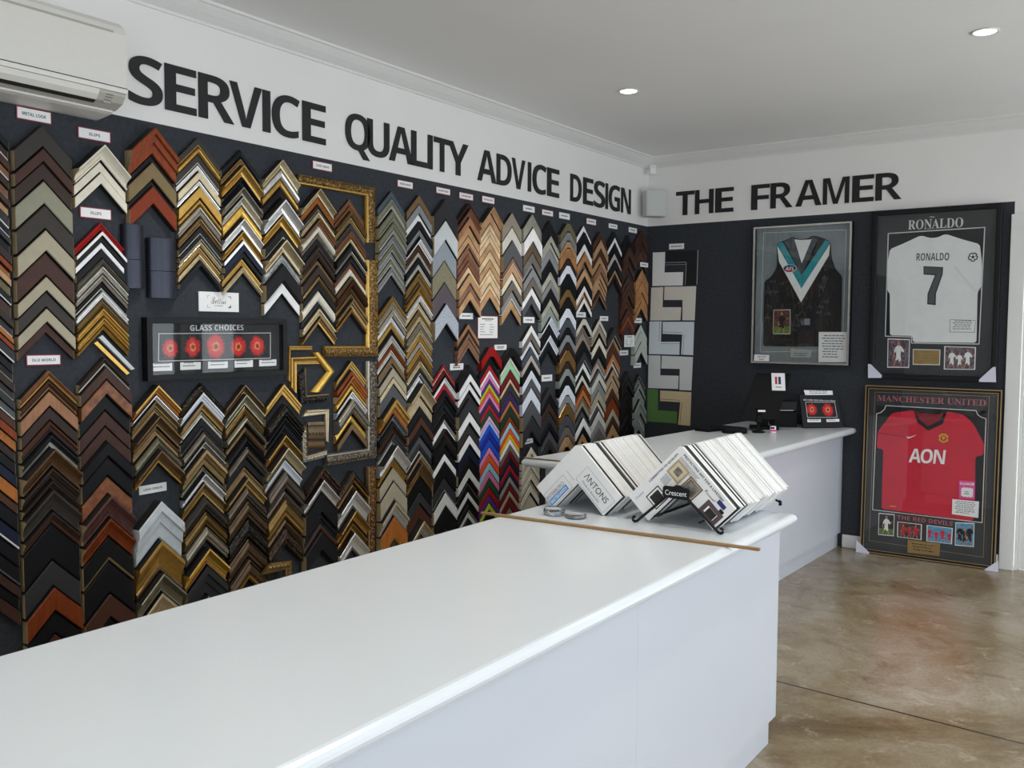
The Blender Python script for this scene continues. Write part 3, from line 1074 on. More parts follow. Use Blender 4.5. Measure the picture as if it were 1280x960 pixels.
PALETTE={
 'bk':('black','19191c','g'),
 'nv':('navy black','1f2436','g'),
 'ch':('charcoal','343437','p'),
 'dg':('dark grey','55565a','p'),
 'gr':('grey','85888a','p'),
 'sl':('slate grey','4a5058','p'),
 'wh':('white','eceeee','p'),
 'wh2':('cool white','dce0ea','p'),
 'wh3':('off-white','d2d6d4','p'),
 'cr':('cream','dcd6c6','p'),
 'crd':('warm ivory','c8c2b0','p'),
 'crg':('greyish cream','c9c6bc','p'),
 'be':('beige','a8a08a','p'),
 'ol':('olive brown','6f664c','p'),
 'ol2':('dull olive','7b6a4a','p'),
 'og':('olive grey','7c7d6c','p'),
 'sg':('blue-grey','4a5660','p'),
 'tp':('taupe','6f665e','p'),
 'tp2':('pale taupe','94877a','p'),
 'tpg':('grey taupe','8c8478','p'),
 'db':('dark brown','33251f','w'),
 'dm':('brownish black','3c3733','p'),
 'br':('brown','4c3024','p'),
 'br2':('burnished brown','5a4028','w'),
 'mb':('mid brown','7b5236','w'),
 'mb2':('toffee brown','86634f','w'),
 'rb':('red-brown','823814','w'),
 'rb2':('brick brown','7c3218','p'),
 'rb3':('chestnut','7c5340','w'),
 'rb4':('mahogany','7c3818','w'),
 'ob':('orange-brown','a8662c','w'),
 'ob2':('chocolate brown','47362f','p'),
 'ob3':('copper brown','9c6f50','w'),
 'ob4':('caramel','a67850','w'),
 'tn':('tan','b8926c','w'),
 'tn2':('honey tan','ae8a68','w'),
 'tn3':('plain tan','a8784c','w'),
 'pw':('pale wood','d6ba96','w'),
 'pwg':('pinkish grey','b9ada8','p'),
 'wn':('walnut','432c24','w'),
 'bu':('burl brown','7e4c2c','u'),
 'gd':('gold','b28d48','m'),
 'gdb':('bright gold','d2aa52','m'),
 'ag':('antique gold','8c7650','m'),
 'ag2':('brushed gold','a88450','m'),
 'agn':('aged gold','80683e','m'),
 'bz':('bronze','7a6244','m'),
 'bzn':('dark bronze','625240','m'),
 'sv':('silver','b4b2aa','m'),
 'sv2':('bright silver','dcdce0','m'),
 'svn':('tarnished silver','a8a294','m'),
 'as':('aged silver','918b80','m'),
 'as2':('grey silver','8d8a78','m'),
 'cp':('champagne','c4b695','m'),
 'mt':('mottled silver','9c9ea0','u'),
 'mt2':('mottled dark','6e655c','u'),
 'pw2':('pewter','6a625a','m'),
 'bkn':('beaded black','33302c','n'),
 'dbn':('carved dark brown','4c3a2c','n'),
 'dmn':('embossed charcoal','45423c','n'),
 'dr':('dark red','6c1a22','p'),
 'rd':('red','981a1a','g'),
 'rd2':('crimson','a8202e','p'),
 'rd3':('deep crimson','9a1f2a','p'),
 'pk':('pink','dc86b8','p'),
 'pk2':('rose pink','c8789c','p'),
 'pkl':('pale pink','e0b4cc','p'),
 'pu':('purple','52307c','p'),
 'pu2':('dark purple','3a2c58','p'),
 'li':('lime green','b4c42c','p'),
 'or':('orange-red','d8582a','p'),
 'or2':('orange','b87040','p'),
 'bl':('blue','2450c4','p'),
 'bl2':('deep blue','20309a','p'),
 'lb':('light blue','a4b8ea','p'),
 'sb':('sky blue','9cc0d8','p'),
 'dgn':('dark green','2c4630','p'),
 'dgn2':('forest green','2c3626','p'),
 'lgn':('mint green','9fd0a8','p'),
 'ye':('yellow','e2b02e','p'),
 'gl':('black glitter','26262a','x'),
 'sp':('pale silver','ccd0d2','p'),
 'sgl':('silver-grey glitter','9aa2ac','x'),
 'lgl':('light glitter','b8c0cc','x'),
 'os':('khaki silver','8c866e','x'),
 'mv':('dark mauve','5e565c','x'),
 'ggr':('green-grey','8c948e','p'),
 'wg':('weathered grey','8c8a7e','w'),
 'wgr':('weathered slate','6e6a64','w'),
 'wgr2':('weathered beige','a5a396','w'),
 'wbr':('weathered brown','625244','w'),
 'wgl':('brushed silver','b0b4b4','m'),
 'wgn':('pale green-white','b4bab0','p'),
 'chw':('chipped white','ccd4da','v'),
 'mv2':('mauve brown','5a3a36','w'),
 'raw':('raw timber','a89470','w'),
 'br3':('chocolate brown','48302a','p'),
 'db2':('dark chocolate','3b2e29','p'),
 'be3':('olive beige','8f8d7b','p'),
}
# price-list style signs: (wall, u centre, z centre, width, height, text, red border, lean, label)
SIGNS=[
 ('L',-4.9292,2.3284,0.1281,0.0460,'METAL LOOK',1,0,'white card reading METAL LOOK with a red border'),
 ('L',-4.6978,2.2978,0.1334,0.0439,'SLIPS',1,0,'white card reading SLIPS with a red border'),
 ('L',-4.6992,1.9959,0.1291,0.0427,'FILLETS',1,0,'white card reading FILLETS with a red border'),
 ('L',-4.9165,1.4296,0.1296,0.0400,'OLD WORLD',1,0,'white card reading OLD WORLD with a red border'),
 ('L',-4.4751,0.8827,0.1270,0.0364,'LARGE ORNATE',0,0.02,'white card reading LARGE ORNATE above the chipped white corner'),
 ('L',-3.5167,2.3527,0.1291,0.0417,'CLASSIC ORNATE',1,0,'white card reading CLASSIC ORNATE above the ornate gilt corner'),
 ('L',-2.9115,2.3441,0.1266,0.0399,'MODERN ORNATE',1,0,'white card reading MODERN ORNATE above the grey stack'),
 ('L',-2.5856,2.3493,0.1283,0.0389,'MODERN TREND',1,0,'white card reading MODERN TREND above the glitter flats'),
 ('L',-2.3722,2.3451,0.1346,0.0397,'CONTEMPORARY',1,0,'white card reading CONTEMPORARY above the chestnut timber stack'),
 ('L',-2.1530,2.3502,0.1289,0.0420,'NATURAL OAK',1,0,'white card with red border above the pale wood stack'),
 ('L',-1.7086,2.3450,0.1304,0.0381,'-',0,0,'small white card above the washed grey and white stack'),
 ('L',-1.4850,2.3422,0.1385,0.0408,'-',1,0,'small red-topped card above the grey and black stack'),
 ('L',-1.2695,2.3443,0.1361,0.0409,'-',0,0,'small white card above the thick flat-topped column'),
 ('L',-0.9026,2.3414,0.1379,0.0457,'-',1,0,'small white card with faint red edge above the walnut stack'),
 ('L',-0.5773,2.3395,0.1305,0.0339,'-',0,0,'small white card above the black-and-white stack'),
 ('L',-0.2585,2.3391,0.1339,0.0389,'-',0,0,'small white card high up beside the room corner'),
 ('L',-0.1404,2.0748,0.1337,0.0352,'-',0,0,'small white card directly above the plain tan stack'),
 ('L',-2.3701,1.6332,0.1319,0.0366,'-',0,0,'small white card beneath the chestnut timber stack'),
 ('L',-2.1528,1.5669,0.2071,0.1417,'=',1,0,'tall white printed notice with red border under the pale wood stack'),
 ('L',-2.0178,1.4407,0.1293,0.0337,'--',0,0,'small white card beside the red topped rainbow stack'),
 ('L',-2.4593,1.3307,0.1250,0.0392,'--',0,0,'small two-line white card beside the black-and-red stack'),
 ('L',-1.7019,1.6176,0.1287,0.0403,'-',0,0,'small white card between washed stack and white-and-slate stack'),
 ('L',-1.7079,0.8102,0.1276,0.0319,'-',0,0.03,"small white card above the cream stack behind the counter's end"),
 ('L',-1.0362,1.6634,0.1341,0.0371,'-',0,0,'small white card above the greyish cream flat-topped corner'),
 ('L',-0.6989,1.6409,0.1215,0.0357,'-',0,0,'small white card below the walnut stack'),
 ('L',-0.1503,1.6318,0.1243,0.0393,'-',0,0,'small white card between plain tan and pale green-white stacks'),
 ('L',-0.3711,1.4698,0.1661,0.0910,'=',0,0,'white lined price sheet under the dark walnut stack'),
 ('L',-0.3798,1.3777,0.1352,0.0397,'-',0,0,'small white card just under the lined price sheet'),
 ('L',-0.1536,1.2729,0.1245,0.0383,'-',0,0,'small white card above the silver stack at room corner'),
 ('L',-1.4777,1.2243,0.1303,0.0435,'-',0,0,'small white card above the dark stack beside white-and-slate ones'),
 ('B',0.2606,2.2203,0.1281,0.0444,'MATBOARDS',0,0,'white card on the back wall above the matboard corners'),
]
# wall letters: (wall, glyph, u0,u1, label)
LETTERS=[
 ('L','S',-4.5496,-4.3964,'black capital S, first letter of the wall word SERVICE'),
 ('L','E',-4.3858,-4.2350,'black capital E, second letter of the wall word SERVICE'),
 ('L','R',-4.2235,-4.0403,'black capital R, third letter of the wall word SERVICE'),
 ('L','V',-4.0622,-3.8848,'black capital V, fourth letter of the wall word SERVICE'),
 ('L','I',-3.8806,-3.8365,'black capital I, fifth letter of the wall word SERVICE'),
 ('L','C',-3.8272,-3.6600,'black capital C, sixth letter of the wall word SERVICE'),
 ('L','E',-3.6427,-3.4926,'black capital E, seventh letter of the wall word SERVICE'),
 ('L','Q',-3.3595,-3.1812,'black capital Q, first letter of the wall word QUALITY'),
 ('L','U',-3.2020,-3.0354,'black capital U, second letter of the wall word QUALITY'),
 ('L','A',-3.0373,-2.8458,'black capital A, third letter of the wall word QUALITY'),
 ('L','L',-2.8604,-2.7276,'black capital L, fourth letter of the wall word QUALITY'),
 ('L','I',-2.7207,-2.6790,'black capital I, fifth letter of the wall word QUALITY'),
 ('L','T',-2.6678,-2.5214,'black capital T, sixth letter of the wall word QUALITY'),
 ('L','Y',-2.5433,-2.3518,'black capital Y, seventh letter of the wall word QUALITY'),
 ('L','A',-2.2615,-2.0696,'black capital A, first letter of the wall word ADVICE'),
 ('L','D',-2.0653,-1.9062,'black capital D, second letter of the wall word ADVICE'),
 ('L','V',-1.9016,-1.7533,'black capital V, third letter of the wall word ADVICE'),
 ('L','I',-1.7208,-1.6836,'black capital I, fourth letter of the wall word ADVICE'),
 ('L','C',-1.6667,-1.5014,'black capital C, fifth letter of the wall word ADVICE'),
 ('L','E',-1.4913,-1.3407,'black capital E, sixth letter of the wall word ADVICE'),
 ('L','D',-1.1940,-1.0422,'black capital D, first letter of the wall word DESIGN'),
 ('L','E',-1.0197,-0.8783,'black capital E, second letter of the wall word DESIGN'),
 ('L','S',-0.8664,-0.7040,'black capital S, third letter of the wall word DESIGN'),
 ('L','I',-0.6952,-0.6589,'black capital I, fourth letter of the wall word DESIGN'),
 ('L','G',-0.6466,-0.4727,'black capital G, fifth letter of the wall word DESIGN'),
 ('L','N',-0.4531,-0.2975,'black capital N, sixth letter of the wall word DESIGN'),
 ('B','T',0.2495,0.4062,'black capital T, first letter of the wall word THE'),
 ('B','H',0.4109,0.5655,'black capital H, second letter of the wall word THE'),
 ('B','E',0.5786,0.7271,'black capital E, third letter of the wall word THE'),
 ('B','F',0.8658,1.0075,'black capital F, first letter of the wall word FRAMER'),
 ('B','R',1.0136,1.1814,'black capital R, second letter of the wall word FRAMER'),
 ('B','A',1.2021,1.3903,'black capital A, third letter of the wall word FRAMER'),
 ('B','M',1.3988,1.5835,'black capital M, fourth letter of the wall word FRAMER'),
 ('B','E',1.6027,1.7489,'black capital E, fifth letter of the wall word FRAMER'),
 ('B','R',1.7596,1.9328,'black capital R, sixth letter of the wall word FRAMER'),
]
# open corner pieces: (name, label, stations[(outer y,z),(inner y,z)], depth, face, profile)
PIECES=[
 ('large ornate gilt frame corner under the CLASSIC ORNATE card',[((-3.6935, 2.2885), (-3.6913, 2.2415)), ((-3.1719, 2.2903), (-3.234, 2.2402)), ((-3.1678, 2.0048), (-3.234, 2.0008))],.03,'gdn','n',.004),
 ('long ornate gilt frame corner with beaded edge opening to one side below',[((-3.151, 1.9143), (-3.234, 1.9113)), ((-3.151, 1.4062), (-3.234, 1.4645)), ((-3.5274, 1.411), (-3.5288, 1.4677))],.03,'gdn','n',.004),
 ('long ornate pewter frame corner with beaded edge',[((-3.1582, 1.3804), (-3.234, 1.3841)), ((-3.1665, 0.8647), (-3.234, 0.9238)), ((-3.5231, 0.8633), (-3.5205, 0.9235))],.03,'pwn','n',.004),
 ('upright gold-brown ornate moulding length below the pewter corner',[((-3.1672, 0.8181), (-3.234, 0.8263)), ((-3.1821, 0.3616), (-3.234, 0.3793))],.03,'bzg','n',.004),
 ('thin gold moulding corner beside the flower print frame',[((-3.608, 1.4679), (-3.6033, 1.4465)), ((-3.7524, 1.4695), (-3.7434, 1.4479)), ((-3.758, 1.3077), (-3.7452, 1.2978))],.018,'gd','t',.004),
 ('plain wide gold moulding corner below the thin one',[((-3.586, 1.4145), (-3.5519, 1.3766)), ((-3.7391, 1.4127), (-3.6994, 1.3793)), ((-3.7408, 1.2689), (-3.7011, 1.2379))],.02,'gd','s',.004),
 ('sideways gold moulding corner pointing towards the short gold group',[((-3.5582, 1.4377), (-3.5995, 1.434)), ((-3.4524, 1.3375), (-3.5053, 1.3378)), ((-3.5533, 1.2373), (-3.6121, 1.2412))],.02,'gdb','r',.004),
 ('black ornate moulding corner with beaded inner edge',[((-3.6962, 1.3241), (-3.6445, 1.3668)), ((-3.6808, 1.1858), (-3.6421, 1.2274)), ((-3.5186, 1.1867), (-3.495, 1.2291))],.022,'bkn','n',.004),
 ('slim gold and silver corner above the carved bronze block',[((-3.6356, 1.1539), (-3.6704, 1.1211)), ((-3.4952, 1.1487), (-3.5196, 1.1248)), ((-3.5028, 0.9827), (-3.5169, 0.9901))],.016,'cp','t',.004),
 ('square carved bronze moulding block',[((-3.6379, 1.093), (-3.6393, 0.9668)), ((-3.5277, 1.088), (-3.529, 0.9554))],.02,'bzn','n',.004),
 ('silver ornate moulding corner below the carved bronze block',[((-3.6786, 1.0393), (-3.6416, 1.0913)), ((-3.6706, 0.8965), (-3.6395, 0.9322)), ((-3.5333, 0.9076), (-3.5077, 0.948))],.022,'svn','n',.004),
 ('small ornate gold corner low down behind the counter edge',[((-3.9126, 0.4569), (-3.9698, 0.4113)), ((-3.7847, 0.446), (-3.8255, 0.4069)), ((-3.7858, 0.3561), (-3.8243, 0.3611))],.02,'agn','n',.05),
 ('thin white stick leaning under the FILLETS samples',[((-4.7039, 1.5119), (-4.6882, 1.5219)), ((-4.5695, 1.381), (-4.5529, 1.3853))],.012,'sp','f',.004),
 ('thin gold stick leaning beside the white stick',[((-4.7254, 1.4904), (-4.7104, 1.4984)), ((-4.5896, 1.3617), (-4.5757, 1.3691))],.012,'gd','f',.004),
]
# matboard corners on the back wall: (label, colour, polygon (x,z), bevel line)
MATS=[
 ('white matboard corner, topmost on the back wall','matw',[(0.054, 2.1814), (0.1619, 2.1805), (0.1584, 2.0175), (0.3206, 2.0162), (0.3182, 1.91), (0.0538, 1.9123)],0),
 ('black matboard corner with white edge lines, topmost pair','matk',[(0.1653, 2.1836), (0.442, 2.1834), (0.4378, 1.9149), (0.3412, 1.9157), (0.3466, 2.0923), (0.165, 2.0953)],1),
 ('cream matboard corner, lower-facing of the second pair','matc',[(0.0442, 1.9005), (0.1507, 1.902), (0.1454, 1.7405), (0.3083, 1.7388), (0.3041, 1.6351), (0.0394, 1.634)],0),
 ('cream matboard corner, upper-facing of the second pair','matc',[(0.1621, 1.9034), (0.433, 1.9017), (0.4253, 1.6348), (0.3213, 1.635), (0.3202, 1.7955), (0.1594, 1.798)],0),
 ('cool white matboard corner with dark edge line, lower-facing third pair','matb',[(0.0332, 1.6259), (0.1402, 1.6274), (0.1358, 1.4624), (0.3002, 1.4644), (0.2994, 1.3609), (0.0311, 1.362)],2),
 ('cool white matboard corner, upper-facing of the third pair','matb',[(0.1509, 1.6234), (0.4212, 1.6231), (0.4176, 1.3601), (0.315, 1.3628), (0.3233, 1.5225), (0.1507, 1.527)],2),
 ('pale grey matboard corner, lower-facing of the fourth pair','matg',[(0.0285, 1.3514), (0.1359, 1.352), (0.134, 1.1919), (0.2963, 1.1933), (0.2938, 1.0876), (0.0282, 1.0847)],0),
 ('pale grey matboard corner, upper-facing of the fourth pair','matg',[(0.1474, 1.3506), (0.4162, 1.3458), (0.4074, 1.0805), (0.3052, 1.0801), (0.3066, 1.2479), (0.1438, 1.2472)],0),
 ('green matboard corner, lowest on the back wall','matgr',[(0.0238, 1.0763), (0.1181, 1.0762), (0.1191, 0.908), (0.2883, 0.9069), (0.2882, 0.8104), (0.0234, 0.8099)],0),
 ('tan matboard corner paired with the green one','matt',[(0.1378, 1.0689), (0.4076, 1.067), (0.4023, 0.7994), (0.2988, 0.8007), (0.3147, 0.9829), (0.1374, 0.9837)],3),
]
ART={
 'guernsey':{'size':(0.715,1.015),
  'line':[(0.0631, 0.9736), (0.6637, 0.9603), (0.6598, 0.109), (0.0581, 0.0828)],
  'shirt':[(0.1733, 0.8902), (0.2267, 0.9084), (0.2897, 0.9312), (0.3051, 0.9198), (0.3469, 0.907), (0.3966, 0.912), (0.4172, 0.929), (0.4516, 0.9309), (0.5132, 0.908), (0.5574, 0.8799), (0.5678, 0.7642), (0.5975, 0.6862), (0.6443, 0.6336), (0.6477, 0.3781), (0.6464, 0.25), (0.6448, 0.1345), (0.3732, 0.128), (0.0822, 0.1292), (0.0811, 0.6113), (0.13, 0.6433), (0.175, 0.715)],
  'yoke':[(0.2269, 0.9005), (0.2898, 0.9259), (0.3577, 0.7316), (0.4211, 0.9184), (0.4646, 0.9005), (0.3574, 0.6453)],
  'inner':[(0.299, 0.9123), (0.347, 0.9044), (0.4252, 0.9053), (0.3576, 0.7342)],
  'teal':[(0.172, 0.8876), (0.2143, 0.8946), (0.3573, 0.6493), (0.522, 0.8947), (0.5574, 0.8799), (0.3598, 0.551)],
  'white':[(0.1737, 0.8716), (0.3597, 0.5536), (0.5566, 0.8672), (0.5504, 0.7842), (0.3586, 0.4527), (0.1882, 0.7543)],
  'oval':[(0.2702, 0.7009), (0.3208, 0.699), (0.2709, 0.6719)],
  'afl':[(0.2314, 0.7208), (0.3103, 0.7178), (0.3113, 0.6797), (0.2324, 0.6824)],
  'photo':[(0.1556, 0.3996), (0.2841, 0.401), (0.2862, 0.2183), (0.1561, 0.2188)],
  'card':[(0.4944, 0.2365), (0.7049, 0.2375), (0.7026, 0.0227), (0.4965, 0.0177)],
  'plaque':[(0.2889, 0.1135), (0.4424, 0.1054), (0.4376, 0.0503), (0.2879, 0.0498)],
  'tag':[(0.0252, 0.0646), (0.1403, 0.0628), (0.1388, 0.017), (0.0237, 0.0169)],
  'patch':[(0.3867, 0.3318), (0.4265, 0.3342), (0.4278, 0.2859), (0.3879, 0.2859)],
  'sig':[(0.1198, 0.5299), (0.1439, 0.6095), (0.1718, 0.5288), (0.2089, 0.5944), (0.3419, 0.3675), (0.3589, 0.4396), (0.3684, 0.3148), (0.3313, 0.2885), (0.4906, 0.3794), (0.5374, 0.4565), (0.5519, 0.366), (0.5019, 0.4182), (0.5103, 0.5604), (0.5268, 0.6244), (0.307, 0.2488), (0.3813, 0.3016), (0.1112, 0.3423), (0.1224, 0.4227)],
 },
 'white_shirt':{'size':(0.8,1.16),
  'mat':[(0.0385, 1.1247), (0.7631, 1.131), (0.7556, 0.0392), (0.0388, 0.0398)],
  'title':[(0.2277, 1.0857), (0.5681, 1.0829), (0.57, 1.0194), (0.2297, 1.0201)],
  'opening':[(0.1015, 1.0035), (0.6979, 1.0091), (0.6885, 0.2486), (0.2739, 0.2503), (0.2727, 0.2919), (0.1017, 0.2956)],
  'shirt':[(0.1157, 0.8957), (0.1999, 0.9296), (0.3118, 0.9794), (0.3653, 0.9586), (0.4154, 0.9587), (0.4632, 0.9808), (0.5666, 0.9386), (0.6701, 0.9026), (0.689, 0.779), (0.6931, 0.6323), (0.6678, 0.5928), (0.6718, 0.2564), (0.2809, 0.256), (0.2784, 0.2989), (0.131, 0.3016), (0.1224, 0.5914), (0.1059, 0.6086), (0.1014, 0.8004)],
  'fold':[(0.5243, 0.7579), (0.5311, 0.7577), (0.6542, 0.6038), (0.6893, 0.6124), (0.6895, 0.6031), (0.6501, 0.5931)],
  'name':[(0.2869, 0.8602), (0.4897, 0.8542), (0.4911, 0.8039), (0.2884, 0.8088)],
  'seven':[(0.3332, 0.7713), (0.4557, 0.7603), (0.4548, 0.7139), (0.417, 0.5836), (0.418, 0.507), (0.3643, 0.513), (0.3645, 0.5845), (0.4064, 0.7071), (0.3349, 0.7147)],
  'seven_in':[(0.3393, 0.7642), (0.4479, 0.7537), (0.4466, 0.7169), (0.4088, 0.5838), (0.4108, 0.5166), (0.3711, 0.5198), (0.3716, 0.5816), (0.4155, 0.7151), (0.3406, 0.7214)],
  'badge':[(0.6337, 0.8199), (0.6636, 0.8187)],
  'coa':[(0.5104, 0.4099), (0.6621, 0.4032), (0.6599, 0.3257), (0.5105, 0.3271)],
  'photo1':[(0.1182, 0.2803), (0.2636, 0.2765), (0.2634, 0.0794), (0.1206, 0.0777)],
  'plaque':[(0.2834, 0.2103), (0.4567, 0.2081), (0.4563, 0.1032), (0.2854, 0.1022)],
  'photo2':[(0.4802, 0.2317), (0.6715, 0.2283), (0.6713, 0.0788), (0.4812, 0.0753)],
  'prot1':[(-0.0006, 0.101), (0.0171, 0.0987), (0.0926, 0.0247), (0.0907, 0.0063), (0.0024, 0.0029)],
  'prot2':[(0.7939, 0.1026), (0.7778, 0.0995), (0.7016, 0.0173), (0.6999, 0.0012), (0.7999, 0.0026)],
 },
 'red_shirt':{'size':(0.848,1.172),
  'line':[(0.0614, 1.126), (0.7734, 1.1284), (0.7754, 0.0716), (0.0577, 0.0814)],
  'title':[(0.0778, 1.1061), (0.7557, 1.1062), (0.7553, 1.0639), (0.0783, 1.0643)],
  'opening':[(0.0769, 0.9747), (0.1044, 0.9855), (0.127, 1.0079), (0.1369, 1.0353), (0.699, 1.0319), (0.7105, 1.0043), (0.7339, 0.989), (0.7593, 0.9823), (0.7604, 0.2982), (0.073, 0.3014)],
  'shirt':[(0.1767, 0.9845), (0.3159, 1.0132), (0.3468, 0.986), (0.4112, 0.896), (0.4925, 0.989), (0.5225, 1.017), (0.6281, 0.9985), (0.6884, 0.9388), (0.7553, 0.8095), (0.7488, 0.738), (0.705, 0.7297), (0.711, 0.4778), (0.707, 0.2997), (0.1316, 0.3147), (0.1289, 0.7309), (0.0838, 0.7358), (0.0896, 0.8531)],
  'inside':[(0.3186, 1.0119), (0.3531, 0.9938), (0.4792, 0.9938), (0.52, 1.0154), (0.4819, 0.9376), (0.4116, 0.8887), (0.342, 0.9462)],
  'collar':[(0.3158, 1.0146), (0.3271, 1.0037), (0.3565, 0.9502), (0.4107, 0.9076), (0.4812, 0.952), (0.5071, 1.0116), (0.5225, 1.017), (0.5032, 0.932), (0.4121, 0.8786), (0.3427, 0.9316)],
  'swoosh':[(0.2728, 0.8352), (0.2841, 0.8272), (0.3003, 0.83), (0.3439, 0.8483), (0.3007, 0.8213), (0.2846, 0.817)],
  'crest':[(0.5091, 0.8357), (0.5405, 0.8354)],
  'sponsor':[(0.2931, 0.7514), (0.5273, 0.7578), (0.5294, 0.6597), (0.295, 0.6543)],
  'special':[(0.6134, 0.563), (0.7105, 0.5663), (0.7126, 0.4465), (0.6167, 0.4423)],
  'special_in':[(0.6271, 0.5199), (0.7037, 0.5227), (0.7044, 0.457), (0.6277, 0.4537)],
  'special_t':[(0.6217, 0.5509), (0.7035, 0.5541), (0.7044, 0.5356), (0.6225, 0.5337)],
  'coa':[(0.5782, 0.4335), (0.7385, 0.4353), (0.7375, 0.3266), (0.5792, 0.3323)],
  'devils':[(0.2317, 0.2853), (0.5947, 0.2821), (0.5935, 0.253), (0.2303, 0.2553)],
  'photo1':[(0.1147, 0.284), (0.2192, 0.2867), (0.2195, 0.1342), (0.1163, 0.1304)],
  'photo2':[(0.2393, 0.24), (0.3959, 0.2399), (0.397, 0.1324), (0.2403, 0.1327)],
  'photo3':[(0.4267, 0.2395), (0.5877, 0.2392), (0.5864, 0.1302), (0.428, 0.1294)],
  'photo4':[(0.6025, 0.2803), (0.7165, 0.2895), (0.7179, 0.1304), (0.6036, 0.1254)],
  'plaque':[(0.3107, 0.1232), (0.5146, 0.1242), (0.5121, 0.039), (0.3108, 0.034)],
  'prot1':[(-0.0237, 0.076), (0.0643, 0.0004), (0.065, -0.0147), (-0.0236, -0.0188)],
  'prot2':[(0.8647, 0.0652), (0.7711, -0.0208), (0.7744, -0.0375), (0.8696, -0.0335)],
  'fold':[(0.0928, 0.8444), (0.3005, 0.8257), (0.3007, 0.8198), (0.0931, 0.8384)],
  'hem':[(0.1833, 0.342), (0.2248, 0.3441), (0.2251, 0.3381), (0.1836, 0.3361)],
 },
 'flower_print':{'size':(0.73,0.262),
  'inner':[(0.0205, 0.2444), (0.7046, 0.2451), (0.7041, 0.0259), (0.0225, 0.0201)],
  'title':[(0.221, 0.2317), (0.5003, 0.2354), (0.5008, 0.2085), (0.2214, 0.2087)],
  'opening':[(0.071, 0.1949), (0.6525, 0.198), (0.6514, 0.0801), (0.0664, 0.0805)],
  'f1':[(0.1226, 0.1336), (0.1599, 0.1337)],
  'f2':[(0.2321, 0.1376), (0.2709, 0.1377)],
  'f3':[(0.3493, 0.1379), (0.3982, 0.138)],
  'f4':[(0.4695, 0.136), (0.5108, 0.1361)],
  'f5':[(0.5757, 0.1385), (0.6178, 0.1386)],
  'l1':[(0.0282, 0.0725), (0.1298, 0.0716), (0.1305, 0.039), (0.0289, 0.0395)],
  'l2':[(0.169, 0.0728), (0.2709, 0.0719), (0.2702, 0.0407), (0.169, 0.0401)],
  'l3':[(0.3088, 0.0727), (0.4112, 0.0718), (0.4111, 0.0415), (0.3081, 0.0413)],
  'l4':[(0.4477, 0.0732), (0.5496, 0.074), (0.5487, 0.0424), (0.4476, 0.0421)],
  'l5':[(0.5858, 0.0732), (0.686, 0.0741), (0.6857, 0.0441), (0.5855, 0.0437)],
  'split':[(0.4328, 0.2453)],
 },
 'flower_stand':{'size':(0.3,0.235),
  'card':[(0.042, 0.2722), (0.2611, 0.2666), (0.2605, 0.2196), (0.0485, 0.2243)],
  'title':[(0.0276, 0.206), (0.2707, 0.1961), (0.2708, 0.1858), (0.0261, 0.1939)],
  'opening':[(0.0417, 0.1838), (0.2639, 0.1792), (0.2676, 0.0712), (0.0419, 0.0726)],
  'f1':[(0.0822, 0.1293), (0.1256, 0.1278)],
  'f2':[(0.2031, 0.1258), (0.2519, 0.124)],
  'l1':[(0.0382, 0.0597), (0.1402, 0.059), (0.139, 0.0375), (0.0369, 0.0381)],
  'l2':[(0.1833, 0.0576), (0.2813, 0.0596), (0.2804, 0.0391), (0.1826, 0.0379)],
 },
}

# ------------------------------------------------------------------ materials
def lin(h):
    o = []
    for i in (0, 2, 4):
        c = int(h[i:i+2], 16)/255
        o.append(c/12.92 if c <= .04045 else ((c+.055)/1.055)**2.4)
    return o
def node(nt, t, **kw):
    n = nt.nodes.new(t)
    for k, v in kw.items(): setattr(n, k, v)
    return n
def new_mat(name):
    m = bpy.data.materials.new(name); m.use_nodes = True
    nt = m.node_tree; b = nt.nodes['Principled BSDF']
    return m, nt, b
def mat(name, hx, rough=.5, metal=0., var=.06, scale=30., bump=0., bscale=60., gain=1., spec=.5, coat=0., stretch=(1, 1, 1), ramp=None):
    """plain surface with a slight procedural colour variation and an optional bump"""
    m, nt, b = new_mat(name)
    c = [min(.9, v*gain) for v in lin(hx)]
    tc = node(nt, 'ShaderNodeTexCoord'); mp = node(nt, 'ShaderNodeMapping'); mp.inputs['Scale'].default_value = stretch
    nt.links.new(tc.outputs['Object'], mp.inputs[0])
    nz = node(nt, 'ShaderNodeTexNoise'); nz.inputs['Scale'].default_value = scale; nz.inputs['Detail'].default_value = 4
    nt.links.new(mp.outputs[0], nz.inputs[0])
    cr = node(nt, 'ShaderNodeValToRGB')
    lo = [v*(1-var) for v in c]; hi = [min(.95, v*(1+var)) for v in c]
    cr.color_ramp.elements[0].position = .3; cr.color_ramp.elements[1].position = .7
    cr.color_ramp.elements[0].color = lo+[1]; cr.color_ramp.elements[1].color = hi+[1]
    nt.links.new(nz.outputs[0], cr.inputs[0]); nt.links.new(cr.outputs[0], b.inputs['Base Color'])
    b.inputs['Roughness'].default_value = rough; b.inputs['Metallic'].default_value = metal
    b.inputs['Specular IOR Level'].default_value = spec; b.inputs['Coat Weight'].default_value = coat
    if bump:
        n2 = node(nt, 'ShaderNodeTexVoronoi' if bump > .5 else 'ShaderNodeTexNoise'); n2.inputs['Scale'].default_value = bscale
        nt.links.new(tc.outputs['Object'], n2.inputs[0])
        bp = node(nt, 'ShaderNodeBump'); bp.inputs['Strength'].default_value = min(bump, 1.); bp.inputs['Distance'].default_value = .004
        nt.links.new(n2.outputs[0], bp.inputs['Height']); nt.links.new(bp.outputs[0], b.inputs['Normal'])
    return m
GAIN = 1.08
MATS_ = {}
